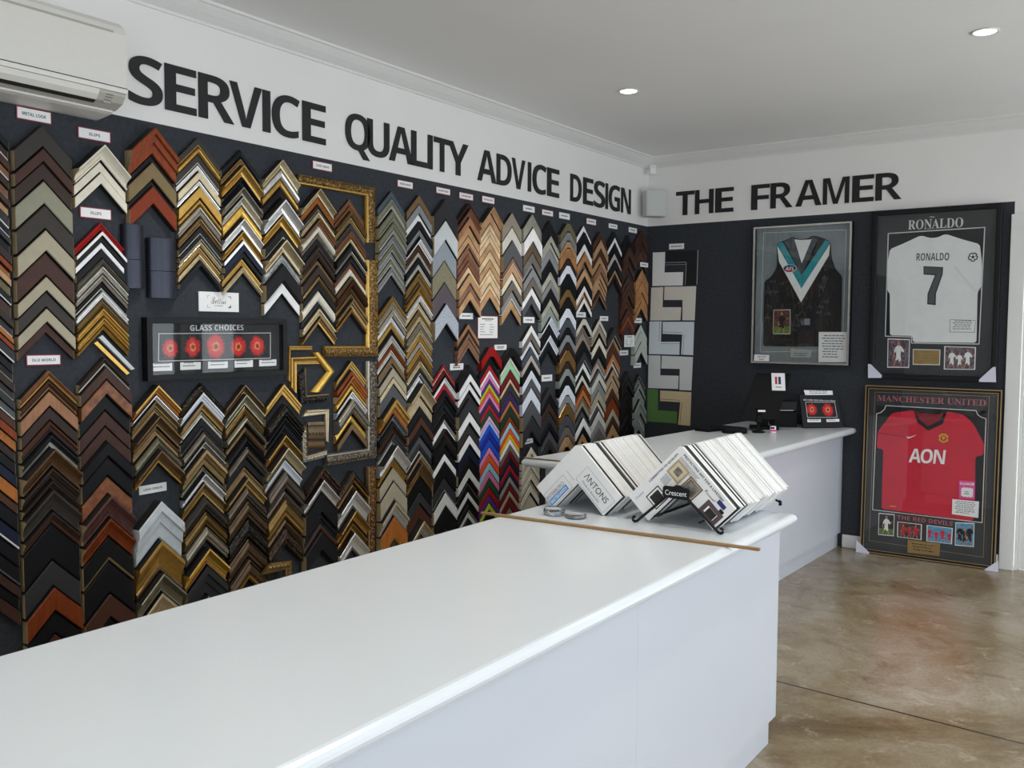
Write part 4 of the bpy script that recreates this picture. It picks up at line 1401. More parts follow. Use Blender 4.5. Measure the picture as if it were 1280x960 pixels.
def pm(code):
    if code in MATS_: return MATS_[code]
    n, h, k = PALETTE[code]
    kw = dict(p=dict(rough=.5, var=.05, spec=.22), g=dict(rough=.4, var=.03, spec=.18),
              w=dict(rough=.42, var=.24, scale=14, stretch=(5, 1, 1), spec=.25),
              m=dict(rough=.3, metal=.72, var=.12, scale=40),
              n=dict(rough=.4, metal=.35, var=.6, scale=70, bump=1., bscale=75),
              u=dict(rough=.4, var=.45, scale=45), x=dict(rough=.35, var=.35, scale=260, metal=.2),
              v=dict(rough=.6, var=.1, scale=34))[k]
    if k == 'm': kw['gain'] = 1.25
    m = mat('finish_'+n.replace(' ', '_').replace('-', '_'), h, **{'gain': GAIN, **kw})
    if k == 'n':      # colour darkens towards the cell edges of a fine pattern
        nt = m.node_tree; b = nt.nodes['Principled BSDF']; src = b.inputs['Base Color'].links[0].from_socket
        tc = node(nt, 'ShaderNodeTexCoord'); vo = node(nt, 'ShaderNodeTexVoronoi'); vo.inputs['Scale'].default_value = 105
        nt.links.new(tc.outputs['Object'], vo.inputs[0])
        rp = node(nt, 'ShaderNodeValToRGB'); rp.color_ramp.elements[0].position = .3; rp.color_ramp.elements[1].position = .62
        rp.color_ramp.elements[0].color = (1.25, 1.25, 1.25, 1); rp.color_ramp.elements[1].color = (.42, .38, .33, 1)
        mu = node(nt, 'ShaderNodeMixRGB', blend_type='MULTIPLY'); mu.inputs[0].default_value = 1
        nt.links.new(vo.outputs['Distance'], rp.inputs[0]); nt.links.new(src, mu.inputs[1]); nt.links.new(rp.outputs[0], mu.inputs[2]); nt.links.new(mu.outputs[0], b.inputs['Base Color'])
    if k == 'v':      # chips and cracks in the white paint
        cr = [q for q in m.node_tree.nodes if q.bl_idname == 'ShaderNodeValToRGB'][0].color_ramp
        e = cr.elements.new(.24); e.color = (.05, .05, .05, 1); cr.elements[0].position = .2; cr.elements[0].color = (.05, .05, .05, 1)
        cr.elements.new(.28).color = (.55, .58, .6, 1)
    MATS_[code] = m
    return m
PALETTE['gdn'] = ('gilt ornate', '94743e', 'n'); PALETTE['pwn'] = ('pewter ornate', '7a7266', 'n'); PALETTE['bzg'] = ('gold-brown ornate', '8a6436', 'n')

M = {}
M['white_paint'] = mat('white_wall_paint', 'f0eeec', rough=.7, var=.012, scale=3)
M['ceiling_paint'] = mat('ceiling_paint', 'f6f6f5', rough=.85, var=.01, scale=2)
M['trim_paint'] = mat('white_gloss_trim', 'e6e6e4', rough=.35, var=.01)
M['pin_cloth'] = mat('dark_pinboard_cloth', '3b3e43', rough=.95, var=.16, scale=55, bump=.25, bscale=420, spec=.2)
M['laminate'] = mat('white_laminate', 'dfe5ea', rough=.22, var=.006, scale=4, spec=.5)
M['cabinet'] = mat('white_cabinet_board', 'd0d5e0', rough=.3, var=.006, scale=4)
M['black_satin'] = mat('black_satin', '121215', rough=.5, var=.08, spec=.3)
M['black_plastic'] = mat('black_plastic', '0c0c0f', rough=.6, spec=.2, var=.1)
M['letter_black'] = mat('black_letter_board', '161618', rough=.6, var=.05)
M['card_white'] = mat('white_card', 'eeeef2', rough=.6, var=.01, gain=1.05)
M['card_red'] = mat('red_border_print', '9c2c3c', rough=.6, var=.05)
M['ink'] = mat('dark_ink', '2c2c36', rough=.7, var=.05)
M['ink_grey'] = mat('grey_ink', '7c7c88', rough=.7, var=.05)
M['ac_white'] = mat('aircon_plastic', 'e8e5de', rough=.35, var=.01)
M['ac_grey'] = mat('aircon_grey_plastic', 'bcb8b0', rough=.45, var=.02)
M['ac_dark'] = mat('aircon_slot', '2a2826', rough=.8, var=.05)
M['speaker_grey'] = mat('speaker_mesh', 'c6c8c6', rough=.5, var=.05, scale=300)
M['wood_stick'] = mat('timber_stick', '94744c', rough=.5, var=.18, scale=20, stretch=(1, 12, 12))
M['silver'] = mat('silver_leaf', 'd0d0cc', rough=.25, metal=.7, var=.06)
M['gold_line'] = mat('gold_edge', 'b89a68', rough=.3, metal=.6, var=.06)
M['lilac'] = mat('foam_corner', 'd9d9ea', rough=.7, var=.02)
M['mat_grey'] = mat('grey_mat', '848e92', rough=.8, var=.03)
M['mat_dark'] = mat('charcoal_mat', '34373b', rough=.85, var=.04)
M['mat_black'] = mat('black_mat', '1c1d20', rough=.8, var=.05)
M['white_core'] = mat('white_bevel', 'dcdcdc', rough=.7, var=.01)
M['jersey_black'] = mat('black_jersey', '1c1a1d', rough=.85, var=.15, scale=40)
M['teal'] = mat('teal_jersey', '2596a2', rough=.8, var=.04)
M['jersey_white'] = mat('white_jersey', 'f2f4f6', rough=.85, var=.03, scale=20, bump=.2, bscale=12)
M['jersey_red'] = mat('red_jersey', 'd2203a', rough=.8, var=.07, scale=9, bump=.2, bscale=10)
M['jersey_dark_red'] = mat('dark_red_lining', '8c1626', rough=.85, var=.06)
M['grey_print'] = mat('grey_print', '4c5054', rough=.7, var=.05)
M['blue_print'] = mat('navy_print', '24306e', rough=.6, var=.03)
M['red_print'] = mat('red_print', 'b8202c', rough=.6, var=.03)
M['yellow_print'] = mat('yellow_print', 'd8a828', rough=.6, var=.05)
M['pink_print'] = mat('pink_print', 'ea4a9c', rough=.6, var=.03)
M['rose_print'] = mat('rose_lettering', 'b0606c', rough=.6, var=.03)
M['brass'] = mat('brass_plaque', 'a98a52', rough=.35, metal=.5, var=.12, scale=30)
M['grey_plaque'] = mat('grey_plaque', 'b6bab4', rough=.4, metal=.3, var=.06)
M['mid_blue'] = mat('sky_blue_print', '2f8fd0', rough=.6, var=.03)
M['bw_photo'] = mat('printed_sepia', '77706a', rough=.7, var=.8, scale=55)
M['skin'] = mat('printed_skin', 'b88468', rough=.7, var=.08)
M['grass'] = mat('printed_grass', '5c7a38', rough=.7, var=.2, scale=60)
M['crowd'] = mat('printed_crowd', '6a5664', rough=.7, var=.85, scale=70)
M['crowd2'] = mat('printed_crowd_red', '5a3236', rough=.7, var=.85, scale=70)
M['sky_print'] = mat('printed_sky', '4f96c4', rough=.7, var=.3, scale=60)
M['dark_photo'] = mat('printed_dark', '2a2620', rough=.7, var=.5, scale=60)
M['petal'] = mat('red_petal', 'd81c20', rough=.6, var=.2, scale=120)
M['petal_dark'] = mat('deep_red_petal', 'a01018', rough=.6, var=.2, scale=120)
M['petal_gold'] = mat('golden_stamen', 'd89a58', rough=.6, var=.2, scale=150)
M['cream_print'] = mat('cream_print', 'd2c8a8', rough=.7, var=.04)
M['khaki_print'] = mat('khaki_print', 'b49c7c', rough=.7, var=.05)
M['plum_print'] = mat('plum_print', '5a4a4e', rough=.7, var=.05)
for k, h in dict(matw='c8cac8', matk='1e1f24', matc='bdb8b0', matb='bcc2ca', matg='bcbcbc', matgr='4c6c3a', matt='b8a684').items():
    M[k] = mat('matboard_'+k[3:], h, rough=.9, var=.03, scale=120, gain=1.55 if k != 'matk' else 1.)
def blue_scoop():
    return mat('blue_black_lacquer', '3a3c48', rough=.33, metal=.6, var=.15, scale=60, stretch=(1, 1, 30))
M['scoop'] = blue_scoop()
def clear_pane(name, ior=1.5, boost=1.):
    """thin picture glass: clear, with a Fresnel mirror coat"""
    m = bpy.data.materials.new(name); m.use_nodes = True; nt = m.node_tree; nt.nodes.clear()
    out = node(nt, 'ShaderNodeOutputMaterial'); mx = node(nt, 'ShaderNodeMixShader')
    tr = node(nt, 'ShaderNodeBsdfTransparent'); gl = node(nt, 'ShaderNodeBsdfGlossy'); gl.inputs['Roughness'].default_value = .015
    tr.inputs[0].default_value = (.99, .995, .992, 1)
    fr = node(nt, 'ShaderNodeFresnel'); ge = node(nt, 'ShaderNodeNewGeometry')
    io = node(nt, 'ShaderNodeMath', operation='MULTIPLY_ADD'); io.inputs[1].default_value = 1/ior-ior; io.inputs[2].default_value = ior   # thin sheet: same mirror from both faces
    nt.links.new(ge.outputs['Backfacing'], io.inputs[0]); nt.links.new(io.outputs[0], fr.inputs[0])
    mu = node(nt, 'ShaderNodeMath', operation='MULTIPLY'); mu.inputs[1].default_value = boost
    nt.links.new(fr.outputs[0], mu.inputs[0]); nt.links.new(mu.outputs[0], mx.inputs[0])
    nt.links.new(tr.outputs[0], mx.inputs[1]); nt.links.new(gl.outputs[0], mx.inputs[2]); nt.links.new(mx.outputs[0], out.inputs[0])
    return m
M['glass'] = clear_pane('picture_glass', 1.5, .75)
M['glass_shiny'] = clear_pane('reflective_glass', 1.5, .55)
M['glass_museum'] = clear_pane('anti_reflective_glass', 1.2, .3)
def crystal():
    m, nt, b = new_mat('clear_crystal')
    b.inputs['Base Color'].default_value = (.95, .97, .97, 1); b.inputs['Roughness'].default_value = .03
    b.inputs['Transmission Weight'].default_value = .92; b.inputs['IOR'].default_value = 1.48
    return m
M['crystal'] = crystal()
def glow(name, col, s):
    m, nt, b = new_mat(name)
    b.inputs['Emission Color'].default_value = col+(1,); b.inputs['Emission Strength'].default_value = s
    return m
M['lamp'] = glow('downlight_diffuser', (1, .97, .92), 9)
def concrete():
    m, nt, b = new_mat('polished_concrete')
    tc = node(nt, 'ShaderNodeTexCoord')
    def nz(scale, detail, dist=0., rough=.6):
        n = node(nt, 'ShaderNodeTexNoise'); n.inputs['Scale'].default_value = scale; n.inputs['Detail'].default_value = detail
        n.inputs['Distortion'].default_value = dist; n.inputs['Roughness'].default_value = rough
        nt.links.new(tc.outputs['Object'], n.inputs[0]); return n
    n1 = nz(1.5, 8, .5, .65); n2 = nz(7, 8, .8, .7); n3 = nz(3.1, 5, 1.2); n4 = nz(60, 3)
    r1 = node(nt, 'ShaderNodeValToRGB'); e = r1.color_ramp.elements
    e[0].position = .34; e[0].color = lin('786548')+[1]; e[1].position = .68; e[1].color = lin('beb5a4')+[1]
    k = e.new(.45); k.color = lin('978668')+[1]; k = e.new(.58); k.color = lin('aa9d86')+[1]
    nt.links.new(n1.outputs[0], r1.inputs[0])
    r2 = node(nt, 'ShaderNodeValToRGB'); e = r2.color_ramp.elements
    e[0].position = .56; e[0].color = (0, 0, 0, 1); e[1].position = .74; e[1].color = (.75, .75, .75, 1)
    nt.links.new(n2.outputs[0], r2.inputs[0])
    mx = node(nt, 'ShaderNodeMixRGB'); mx.inputs[2].default_value = lin('d6ccb8')+[1]
    nt.links.new(r2.outputs[0], mx.inputs[0]); nt.links.new(r1.outputs[0], mx.inputs[1])
    r3 = node(nt, 'ShaderNodeValToRGB'); e = r3.color_ramp.elements
    e[0].position = .54; e[0].color = (0, 0, 0, 1); e[1].position = .78; e[1].color = (.8, .8, .8, 1)
    nt.links.new(n3.outputs[0], r3.inputs[0])
    m2 = node(nt, 'ShaderNodeMixRGB'); m2.inputs[2].default_value = lin('705234')+[1]
    nt.links.new(r3.outputs[0], m2.inputs[0]); nt.links.new(mx.outputs[0], m2.inputs[1])
    m3 = node(nt, 'ShaderNodeMixRGB', blend_type='MULTIPLY'); m3.inputs[0].default_value = .5
    nt.links.new(m2.outputs[0], m3.inputs[1]); nt.links.new(n4.outputs[0], m3.inputs[2])
    # saw-cut joint across the slab
    sp = node(nt, 'ShaderNodeSeparateXYZ'); nt.links.new(tc.outputs['Object'], sp.inputs[0])
    ma = node(nt, 'ShaderNodeMath', operation='MULTIPLY_ADD'); ma.inputs[1].default_value = .055; ma.inputs[2].default_value = 2.655
    nt.links.new(sp.outputs[0], ma.inputs[0])
    ad = node(nt, 'ShaderNodeMath', operation='ADD'); nt.links.new(ma.outputs[0], ad.inputs[0]); nt.links.new(sp.outputs[1], ad.inputs[1])
    ab = node(nt, 'ShaderNodeMath', operation='ABSOLUTE'); nt.links.new(ad.outputs[0], ab.inputs[0])
    lt = node(nt, 'ShaderNodeMath', operation='LESS_THAN'); lt.inputs[1].default_value = .006; nt.links.new(ab.outputs[0], lt.inputs[0])
    m4 = node(nt, 'ShaderNodeMixRGB'); m4.inputs[2].default_value = lin('2e2a24')+[1]
    nt.links.new(lt.outputs[0], m4.inputs[0]); nt.links.new(m3.outputs[0], m4.inputs[1])
    nt.links.new(m4.outputs[0], b.inputs['Base Color'])
    b.inputs['Roughness'].default_value = .24; b.inputs['Specular IOR Level'].default_value = .5
    return m
M['concrete'] = concrete()
M['dark_edge'] = mat('dark_stained_edge', '1d1917', rough=.7, var=.1)  # dark paint plus the shade in rebates and gaps, put into one colour

# ------------------------------------------------------------------ mesh helpers
class MB:
    def __init__(s): s.v = []; s.f = []; s.m = []; s.k = 0
    def add(s, vs, fs):
        b = len(s.v); s.v += [tuple(q) for q in vs]
        for f in fs: s.f.append([b+i for i in f]); s.m.append(s.k)
        return s
    def box(s, x0, y0, z0, x1, y1, z1):
        v = [(x, y, z) for z in (z0, z1) for y in (y0, y1) for x in (x0, x1)]
        return s.add(v, [(0, 2, 3, 1), (4, 5, 7, 6), (0, 1, 5, 4), (2, 6, 7, 3), (0, 4, 6, 2), (1, 3, 7, 5)])
    def prism(s, poly, d0, d1):
        """polygon (u, z) in the wall plane, between distances d0 and d1 out of the wall"""
        n = len(poly)
        ar = sum(poly[i][0]*poly[(i+1) % n][1]-poly[(i+1) % n][0]*poly[i][1] for i in range(n))
        if ar < 0: poly = poly[::-1]
        v = [(u, -d0, z) for u, z in poly]+[(u, -d1, z) for u, z in poly]
        return s.add(v, [tuple(range(n))[::-1], tuple(range(n, 2*n))]+[(i, (i+1) % n, n+(i+1) % n, n+i) for i in range(n)])
    def loft(s, rings, caps=True, closed=True):
        n = len(rings[0]); b = []
        for r in rings: b += r
        fs = []
        for k in range(len(rings)-1):
            for i in range(n if closed else n-1):
                j = (i+1) % n
                fs.append((k*n+i, k*n+j, (k+1)*n+j, (k+1)*n+i))
        if caps: fs += [tuple(range(n))[::-1], tuple(range((len(rings)-1)*n, len(rings)*n))]
        return s.add(b, fs)
    def tube(s, pts, r, n=8):
        pts = [Vector(q) for q in pts]; rings = []
        up = Vector((0, 0, 1))
        for i, q in enumerate(pts):
            t = (pts[min(i+1, len(pts)-1)]-pts[max(i-1, 0)]).normalized()
            a = t.cross(up)
            if a.length < 1e-3: a = t.cross(Vector((1, 0, 0)))
            a.normalize(); b = t.cross(a)
            rings.append([tuple(q+a*math.cos(2*PI*k/n)*r+b*math.sin(2*PI*k/n)*r) for k in range(n)])
        return s.loft(rings)
    def lathe(s, prof, n=32, c=(0, 0, 0)):
        return s.loft([[(c[0]+r*math.cos(2*PI*k/n), c[1]+r*math.sin(2*PI*k/n), c[2]+z) for k in range(n)] for r, z in prof])
    def build(s, name, m, parent=None, label=None, smooth=False, bevel=0):
        me = bpy.data.meshes.new(name); me.from_pydata(s.v, [], s.f)
        for q in (m if isinstance(m, list) else [m]): me.materials.append(q)
        if isinstance(m, list): me.polygons.foreach_set('material_index', s.m)
        if smooth: me.polygons.foreach_set('use_smooth', [True]*len(me.polygons))
        me.update()
        o = bpy.data.objects.new(name, me); C.objects.link(o)
        if parent: o.parent = parent
        if label: o['label'] = label
        if bevel:
            b = o.modifiers.new('edge', 'BEVEL'); b.width = bevel; b.segments = 3; b.limit_method = 'ANGLE'
        return o
def tag(o, label, cat, group=None, kind='thing'):
    o['label'] = label; o['category'] = cat; o['kind'] = kind
    if group: o['group'] = group
    return o
def thing(name, label, cat, loc=(0, 0, 0), rz=0., group=None, kind='thing'):
    o = bpy.data.objects.new(name, None); C.objects.link(o); o.empty_display_size = .05
    o.location = loc; o.rotation_euler = (0, 0, rz)
    return tag(o, label, cat, group, kind)
def struct(o): o['kind'] = 'structure'; return o
LW = PI/2      # things on the side wall: local x runs along the wall, local -y points into the room
def wall_loc(w, u, z, d=0.): return ((d, u, z), LW) if w == 'L' else ((u, -d, z), 0.)

def fancy(s, style):
    if style == 'bold':
        return ''.join(chr(0x1D5D4+ord(c)-65) if 'A' <= c <= 'Z' else chr(0x1D5EE+ord(c)-97) if 'a' <= c <= 'z' else chr(0x1D7EC+ord(c)-48) if '0' <= c <= '9' else c for c in s)
    if style == 'serif':
        return ''.join(chr(0x1D400+ord(c)-65) if 'A' <= c <= 'Z' else chr(0x1D7CE+ord(c)-48) if '0' <= c <= '9' else c for c in s)
    if style == 'script':
        return ''.join(chr(0x1D4D0+ord(c)-65) if 'A' <= c <= 'Z' else chr(0x1D4EA+ord(c)-97) if 'a' <= c <= 'z' else c for c in s)
    return s
def lettering(name, body, m, parent, u, z, w, h, d, style='', thick=0., rot=0., spacing=1., label=None, shear=0., offset=0.):
    """writing fitted to a w by h box centred on (u, z), d out of the wall plane"""
    cu = bpy.data.curves.new('t', 'FONT'); cu.body = fancy(body, style); cu.extrude = .5 if thick else 0; cu.space_character = spacing; cu.resolution_u = 6
    cu.shear = shear; cu.offset = offset
    to = bpy.data.objects.new('t', cu); C.objects.link(to)
    me = bpy.data.meshes.new_from_object(to.evaluated_get(bpy.context.evaluated_depsgraph_get()))
    bpy.data.objects.remove(to); bpy.data.curves.remove(cu)
    xs = [v.co.x for v in me.vertices]; ys = [v.co.y for v in me.vertices]
    x0, x1, y0, y1 = min(xs), max(xs), min(ys), max(ys)
    sx = w/(x1-x0); sy = h/(y1-y0) if h else sx
    cs, sn = math.cos(rot), math.sin(rot)
    for v in me.vertices:
        a = (v.co.x-(x0+x1)/2)*sx; b = (v.co.y-(y0+y1)/2)*sy
        v.co = (u+a*cs-b*sn, -(d+(v.co.z+.5)*thick), z+a*sn+b*cs)
    me.name = name; me.materials.clear(); me.materials.append(m)
    o = bpy.data.objects.new(name, me); C.objects.link(o); o.parent = parent
    if label: o['label'] = label
    return o
def quad_text(name, body, m, parent, q, d, style='', **kw):
    u = sum(p[0] for p in q)/4; z = sum(p[1] for p in q)/4
    w = math.dist(q[0], q[1]); h = (math.dist(q[0], q[3])+math.dist(q[1], q[2]))/2
    rot = math.atan2(q[1][1]-q[0][1], q[1][0]-q[0][0])
    return lettering(name, body, m, parent, u, z, w, h, d, style, rot=rot, **kw)
def lines(mb, u0, u1, zs, hh, d, rnd=None, ragged=.3, dash=True):
    """tiny print too small to read: rows of short strokes"""
    rnd = rnd or random.Random(3)
    for z in zs:
        e = u1-(u1-u0)*ragged*rnd.random(); u = u0+(u1-u0)*ragged*.3*rnd.random()
        while u < e:
            w = (u1-u0)*rnd.uniform(.08, .2) if dash else e-u
            mb.prism([(u, z), (min(u+w, e), z), (min(u+w, e), z+hh), (u, z+hh)], d, d+.0003)
            u += w+(u1-u0)*.03
    return mb

PROF = dict(
 f=[(0, .88), (.05, 1), (.95, 1), (1, .88)],
 s=[(0, .96), (.03, 1), (.14, 1), (.24, .82), (.4, .6), (.58, .47), (.78, .42), (.84, .55), (.95, .55), (1, .45)],
 r=[(0, .45), (.06, .68), (.18, .87), (.34, .97), (.5, 1), (.66, .97), (.82, .87), (.94, .68), (1, .45)],
 t=[(0, .72), (.06, .9), (.16, 1), (.3, .98), (.36, .74), (.5, .66), (.64, .68), (.7, .86), (.84, .9), (.94, .8), (1, .6)],
 k=[(0, .92), (.04, 1), (.26, 1), (.29, .78), (.56, .72), (.6, .54), (.95, .5), (1, .4)],
 n=[(0, .6), (.04, .82), (.12, .9), (.16, .74), (.24, .88), (.42, 1), (.62, .92), (.72, .72), (.78, .7), (.82, .84), (.92, .8), (1, .5)],
 q=[(0, .9), (.04, 1), (.96, 1), (1, .9)])
def sweep(mb, st, prof, dep, d0=0., sides=None):
    """moulding: profile (t across from outer to inner edge, height) carried through the stations ((outer), (inner))"""
    ring = []
    for o, i in st:
        r = [(o[0]+(i[0]-o[0])*prof[0][0], -d0, o[1]+(i[1]-o[1])*prof[0][0])]
        for t, h in prof: r.append((o[0]+(i[0]-o[0])*t, -(d0+h*dep), o[1]+(i[1]-o[1])*t))
        t = prof[-1][0]; r.append((o[0]+(i[0]-o[0])*t, -d0, o[1]+(i[1]-o[1])*t))
        ring.append(r)
    f0 = len(mb.f); mb.loft(ring)
    if sides:      # dark-painted outer and inner edges, rebate shade put into the colour as well: sides = (material slot, outer?, inner?)
        n = len(prof)+2; k = f0
        for s_ in range(len(st)-1):
            for i in range(n):
                if (i == 0 and sides[1]) or (i == n-2 and sides[2]) or i == n-1: mb.m[k] = sides[0]
                k += 1
    return mb
def cut_prof(prof, t0, t1):
    out = []
    def at(t):
        for (a, h), (b, g) in zip(prof, prof[1:]):
            if a <= t <= b: return h+(g-h)*(t-a)/(b-a)
    out.append((t0, at(t0)))
    out += [q for q in prof if t0 < q[0] < t1]
    out.append((t1, at(t1)))
    return out

# ------------------------------------------------------------------ the room
RX, RY, RZ = 6.2, -9.4, 2.93
BAND = 2.393
def two_tone(name, quads, mats):
    mb = MB()
    for k, b in quads: mb.k = k; mb.box(*b)
    return struct(mb.build(name, mats))
struct(MB().box(-.12, RY-.12, -.1, RX+.12, .12, 0).build('floor', M['concrete']))
struct(MB().box(-.12, RY-.12, RZ, RX+.12, .12, RZ+.1).build('ceiling', M['ceiling_paint']))
two_tone('wall_left', [(0, (-.12, RY, 0, 0, 0, BAND)), (1, (-.12, RY, BAND, 0, 0, RZ))], [M['pin_cloth'], M['white_paint']])
two_tone('wall_back', [(0, (-.12, 0, 0, 2.62, .12, BAND)), (1, (-.12, 0, BAND, 2.62, .12, RZ)), (1, (2.62, 0, 2.22, 3.48, .12, RZ)), (1, (3.48, 0, 0, 4.5, .12, RZ)), (1, (4.5, 0, 0, 6.1, .12, .12)), (1, (4.5, 0, 2.45, 6.1, .12, RZ)), (1, (6.1, 0, 0, RX, .12, RZ))], [M['pin_cloth'], M['white_paint']])
# shop-front walls with unseen windows, added for daylight and glass reflections
def window_wall(name, axis, pos, a0, a1, openings):
    mb = MB(); cur = a0
    def bx(p0, p1, z0, z1):
        if axis == 'x': mb.box(pos, p0, z0, pos+.12, p1, z1)
        else: mb.box(p0, pos-.12, z0, p1, pos, z1)
    for (o0, o1, z0, z1) in openings:
        bx(cur, o0, 0, RZ); bx(o0, o1, 0, z0); bx(o0, o1, z1, RZ); cur = o1
    bx(cur, a1, 0, RZ)
    return struct(mb.build(name, M['white_paint']))
UNSEEN_WIN_R = [(-8.6, -6.2, .35, 2.45), (-5.6, -3.2, .35, 2.45), (-2.6, -.08, .12, 2.45)]
UNSEEN_WIN_B = [(4.5, 6.1, .12, 2.45)]  # added so the flower print's glass mirrors a bright opening
UNSEEN_WIN_F = [(3.4, 5.8, .1, 2.45)]
window_wall('wall_right', 'x', RX, RY, 0, UNSEEN_WIN_R)
window_wall('wall_front', 'y', RY, 0, RX, UNSEEN_WIN_F)
nw = 0
M['window_glass'] = clear_pane('window_glass', 1.45, 1.)
M['window_frame'] = mat('window_frame_aluminium', '3c3e42', rough=.4, metal=.3, var=.04)
for axis, lst, py in (('x', UNSEEN_WIN_R, 0), ('y', UNSEEN_WIN_F, RY-.12), ('y', UNSEEN_WIN_B, 0)):
    for o0, o1, z0, z1 in lst:
        nw += 1
        fr = MB(); gl = MB()
        mid = (o0+o1)/2; tz = z1-.5
        bars = [(o0, o0+.05, z0, z1), (o1-.05, o1, z0, z1), (o0, o1, z0, z0+.05), (o0, o1, z1-.05, z1), (mid-.02, mid+.02, z0, z1), (o0, o1, tz, tz+.04)]
        for a, b, c, d in bars:
            if axis == 'x': fr.box(RX+.03, a, c, RX+.09, b, d)
            else: fr.box(a, py+.03, c, b, py+.09, d)
        if axis == 'x': gl.box(RX+.057, o0+.01, z0+.01, RX+.063, o1-.01, z1-.01)
        else: gl.box(o0+.01, py+.057, z0+.01, o1-.01, py+.063, z1-.01)
        w = struct(fr.build('window_%d' % nw, M['window_frame'])); gl.build('pane', M['window_glass'], w)  # unseen window, added for its daylight
# coved cornice, baseboard, door
def cornice(name, along, a0, a1):
    pr = [(0, 2.852), (.012, 2.852), (.016, 2.862), (.03, 2.872), (.05, 2.888), (.066, 2.905), (.076, 2.917), (.088, 2.919), (.09, RZ), (0, RZ)]
    r = lambda a: [((q, a, z) if along == 'y' else (a, -q, z)) for q, z in pr]
    return struct(MB().loft([r(a0), r(a1)]).build(name, M['trim_paint']))
cornice('trim_1', 'y', RY, -.001); cornice('trim_2', 'x', .001, RX)
struct(MB().box(1.6, -.018, 0, 2.60, 0, .092).build('baseboard_back', M['trim_paint'], bevel=.004))
tr = MB().box(2.605, -.02, 0, 2.69, .0, 2.22).box(3.42, -.02, 0, 3.505, 0, 2.22).box(2.605, -.02, 2.22, 3.505, 0, 2.31).box(2.69, 0, 0, 2.71, .1, 2.22).box(3.40, 0, 0, 3.42, .1, 2.22)
struct(tr.build('trim_3', M['trim_paint'], bevel=.003))
struct(MB().box(2.712, .03, .006, 3.398, .07, 2.215).build('door_1', M['trim_paint']))

# ------------------------------------------------------------------ lights
W = bpy.data.worlds.new('overcast_sky'); bpy.context.scene.world = W; W.use_nodes = True
bg = W.node_tree.nodes['Background']; bg.inputs[0].default_value = (.86, .93, 1, 1); bg.inputs[1].default_value = 4.0
def portal(axis, o):  # lets the sky in through the added, unseen windows
    l = bpy.data.lights.new('window_daylight', 'AREA'); l.shape = 'RECTANGLE'
    l.size = o[1]-o[0]; l.size_y = o[3]-o[2]; l.cycles.is_portal = True
    ob = bpy.data.objects.new('window_daylight', l); C.objects.link(ob)
    c = (o[0]+o[1])/2; z = (o[2]+o[3])/2
    if axis == 'x': ob.location = (RX+.14, c, z); ob.rotation_euler = (PI/2, 0, PI/2)
    elif axis == 'y': ob.location = (c, RY-.14, z); ob.rotation_euler = (PI/2, 0, 0)
    else: ob.location = (c, .14, z); ob.rotation_euler = (PI/2, 0, PI)
    return ob
for o in UNSEEN_WIN_R: portal('x', o)
for o in UNSEEN_WIN_F: portal('y', o)
for o in UNSEEN_WIN_B: portal('b', o)
DL = [(x, y) for y in (-1.95, -4.25, -6.55) for x in (.86, 2.70, 4.55)]
DLAB = {(.86, -1.95): 'round white recessed downlight nearer the wall word DESIGN', (2.70, -1.95): 'round white recessed downlight high above the framed shirts'}
for x, y in DL:
    lab = DLAB.get((x, y), 'round white recessed downlight beyond the photo edge')
    t = thing('ceiling_downlight', lab, 'downlight', (x, y, RZ), group='recessed downlights')
    MB().lathe([(.047, -.001), (.05, -.006), (.058, -.007), (.062, -.001)], 32).build('trim_ring', M['trim_paint'], t, smooth=True)
    MB().lathe([(.001, -.0035), (.046, -.0035), (.046, -.0015), (.001, -.0015)], 32).build('diffuser', M['lamp'], t)
    l = bpy.data.lights.new('downlight_beam', 'SPOT'); l.energy = 48; l.spot_size = 2.1; l.spot_blend = .8; l.color = (1, .95, .87); l.shadow_soft_size = .05
    lo = bpy.data.objects.new('downlight_beam', l); C.objects.link(lo); lo.location = (x, y, RZ-.02)

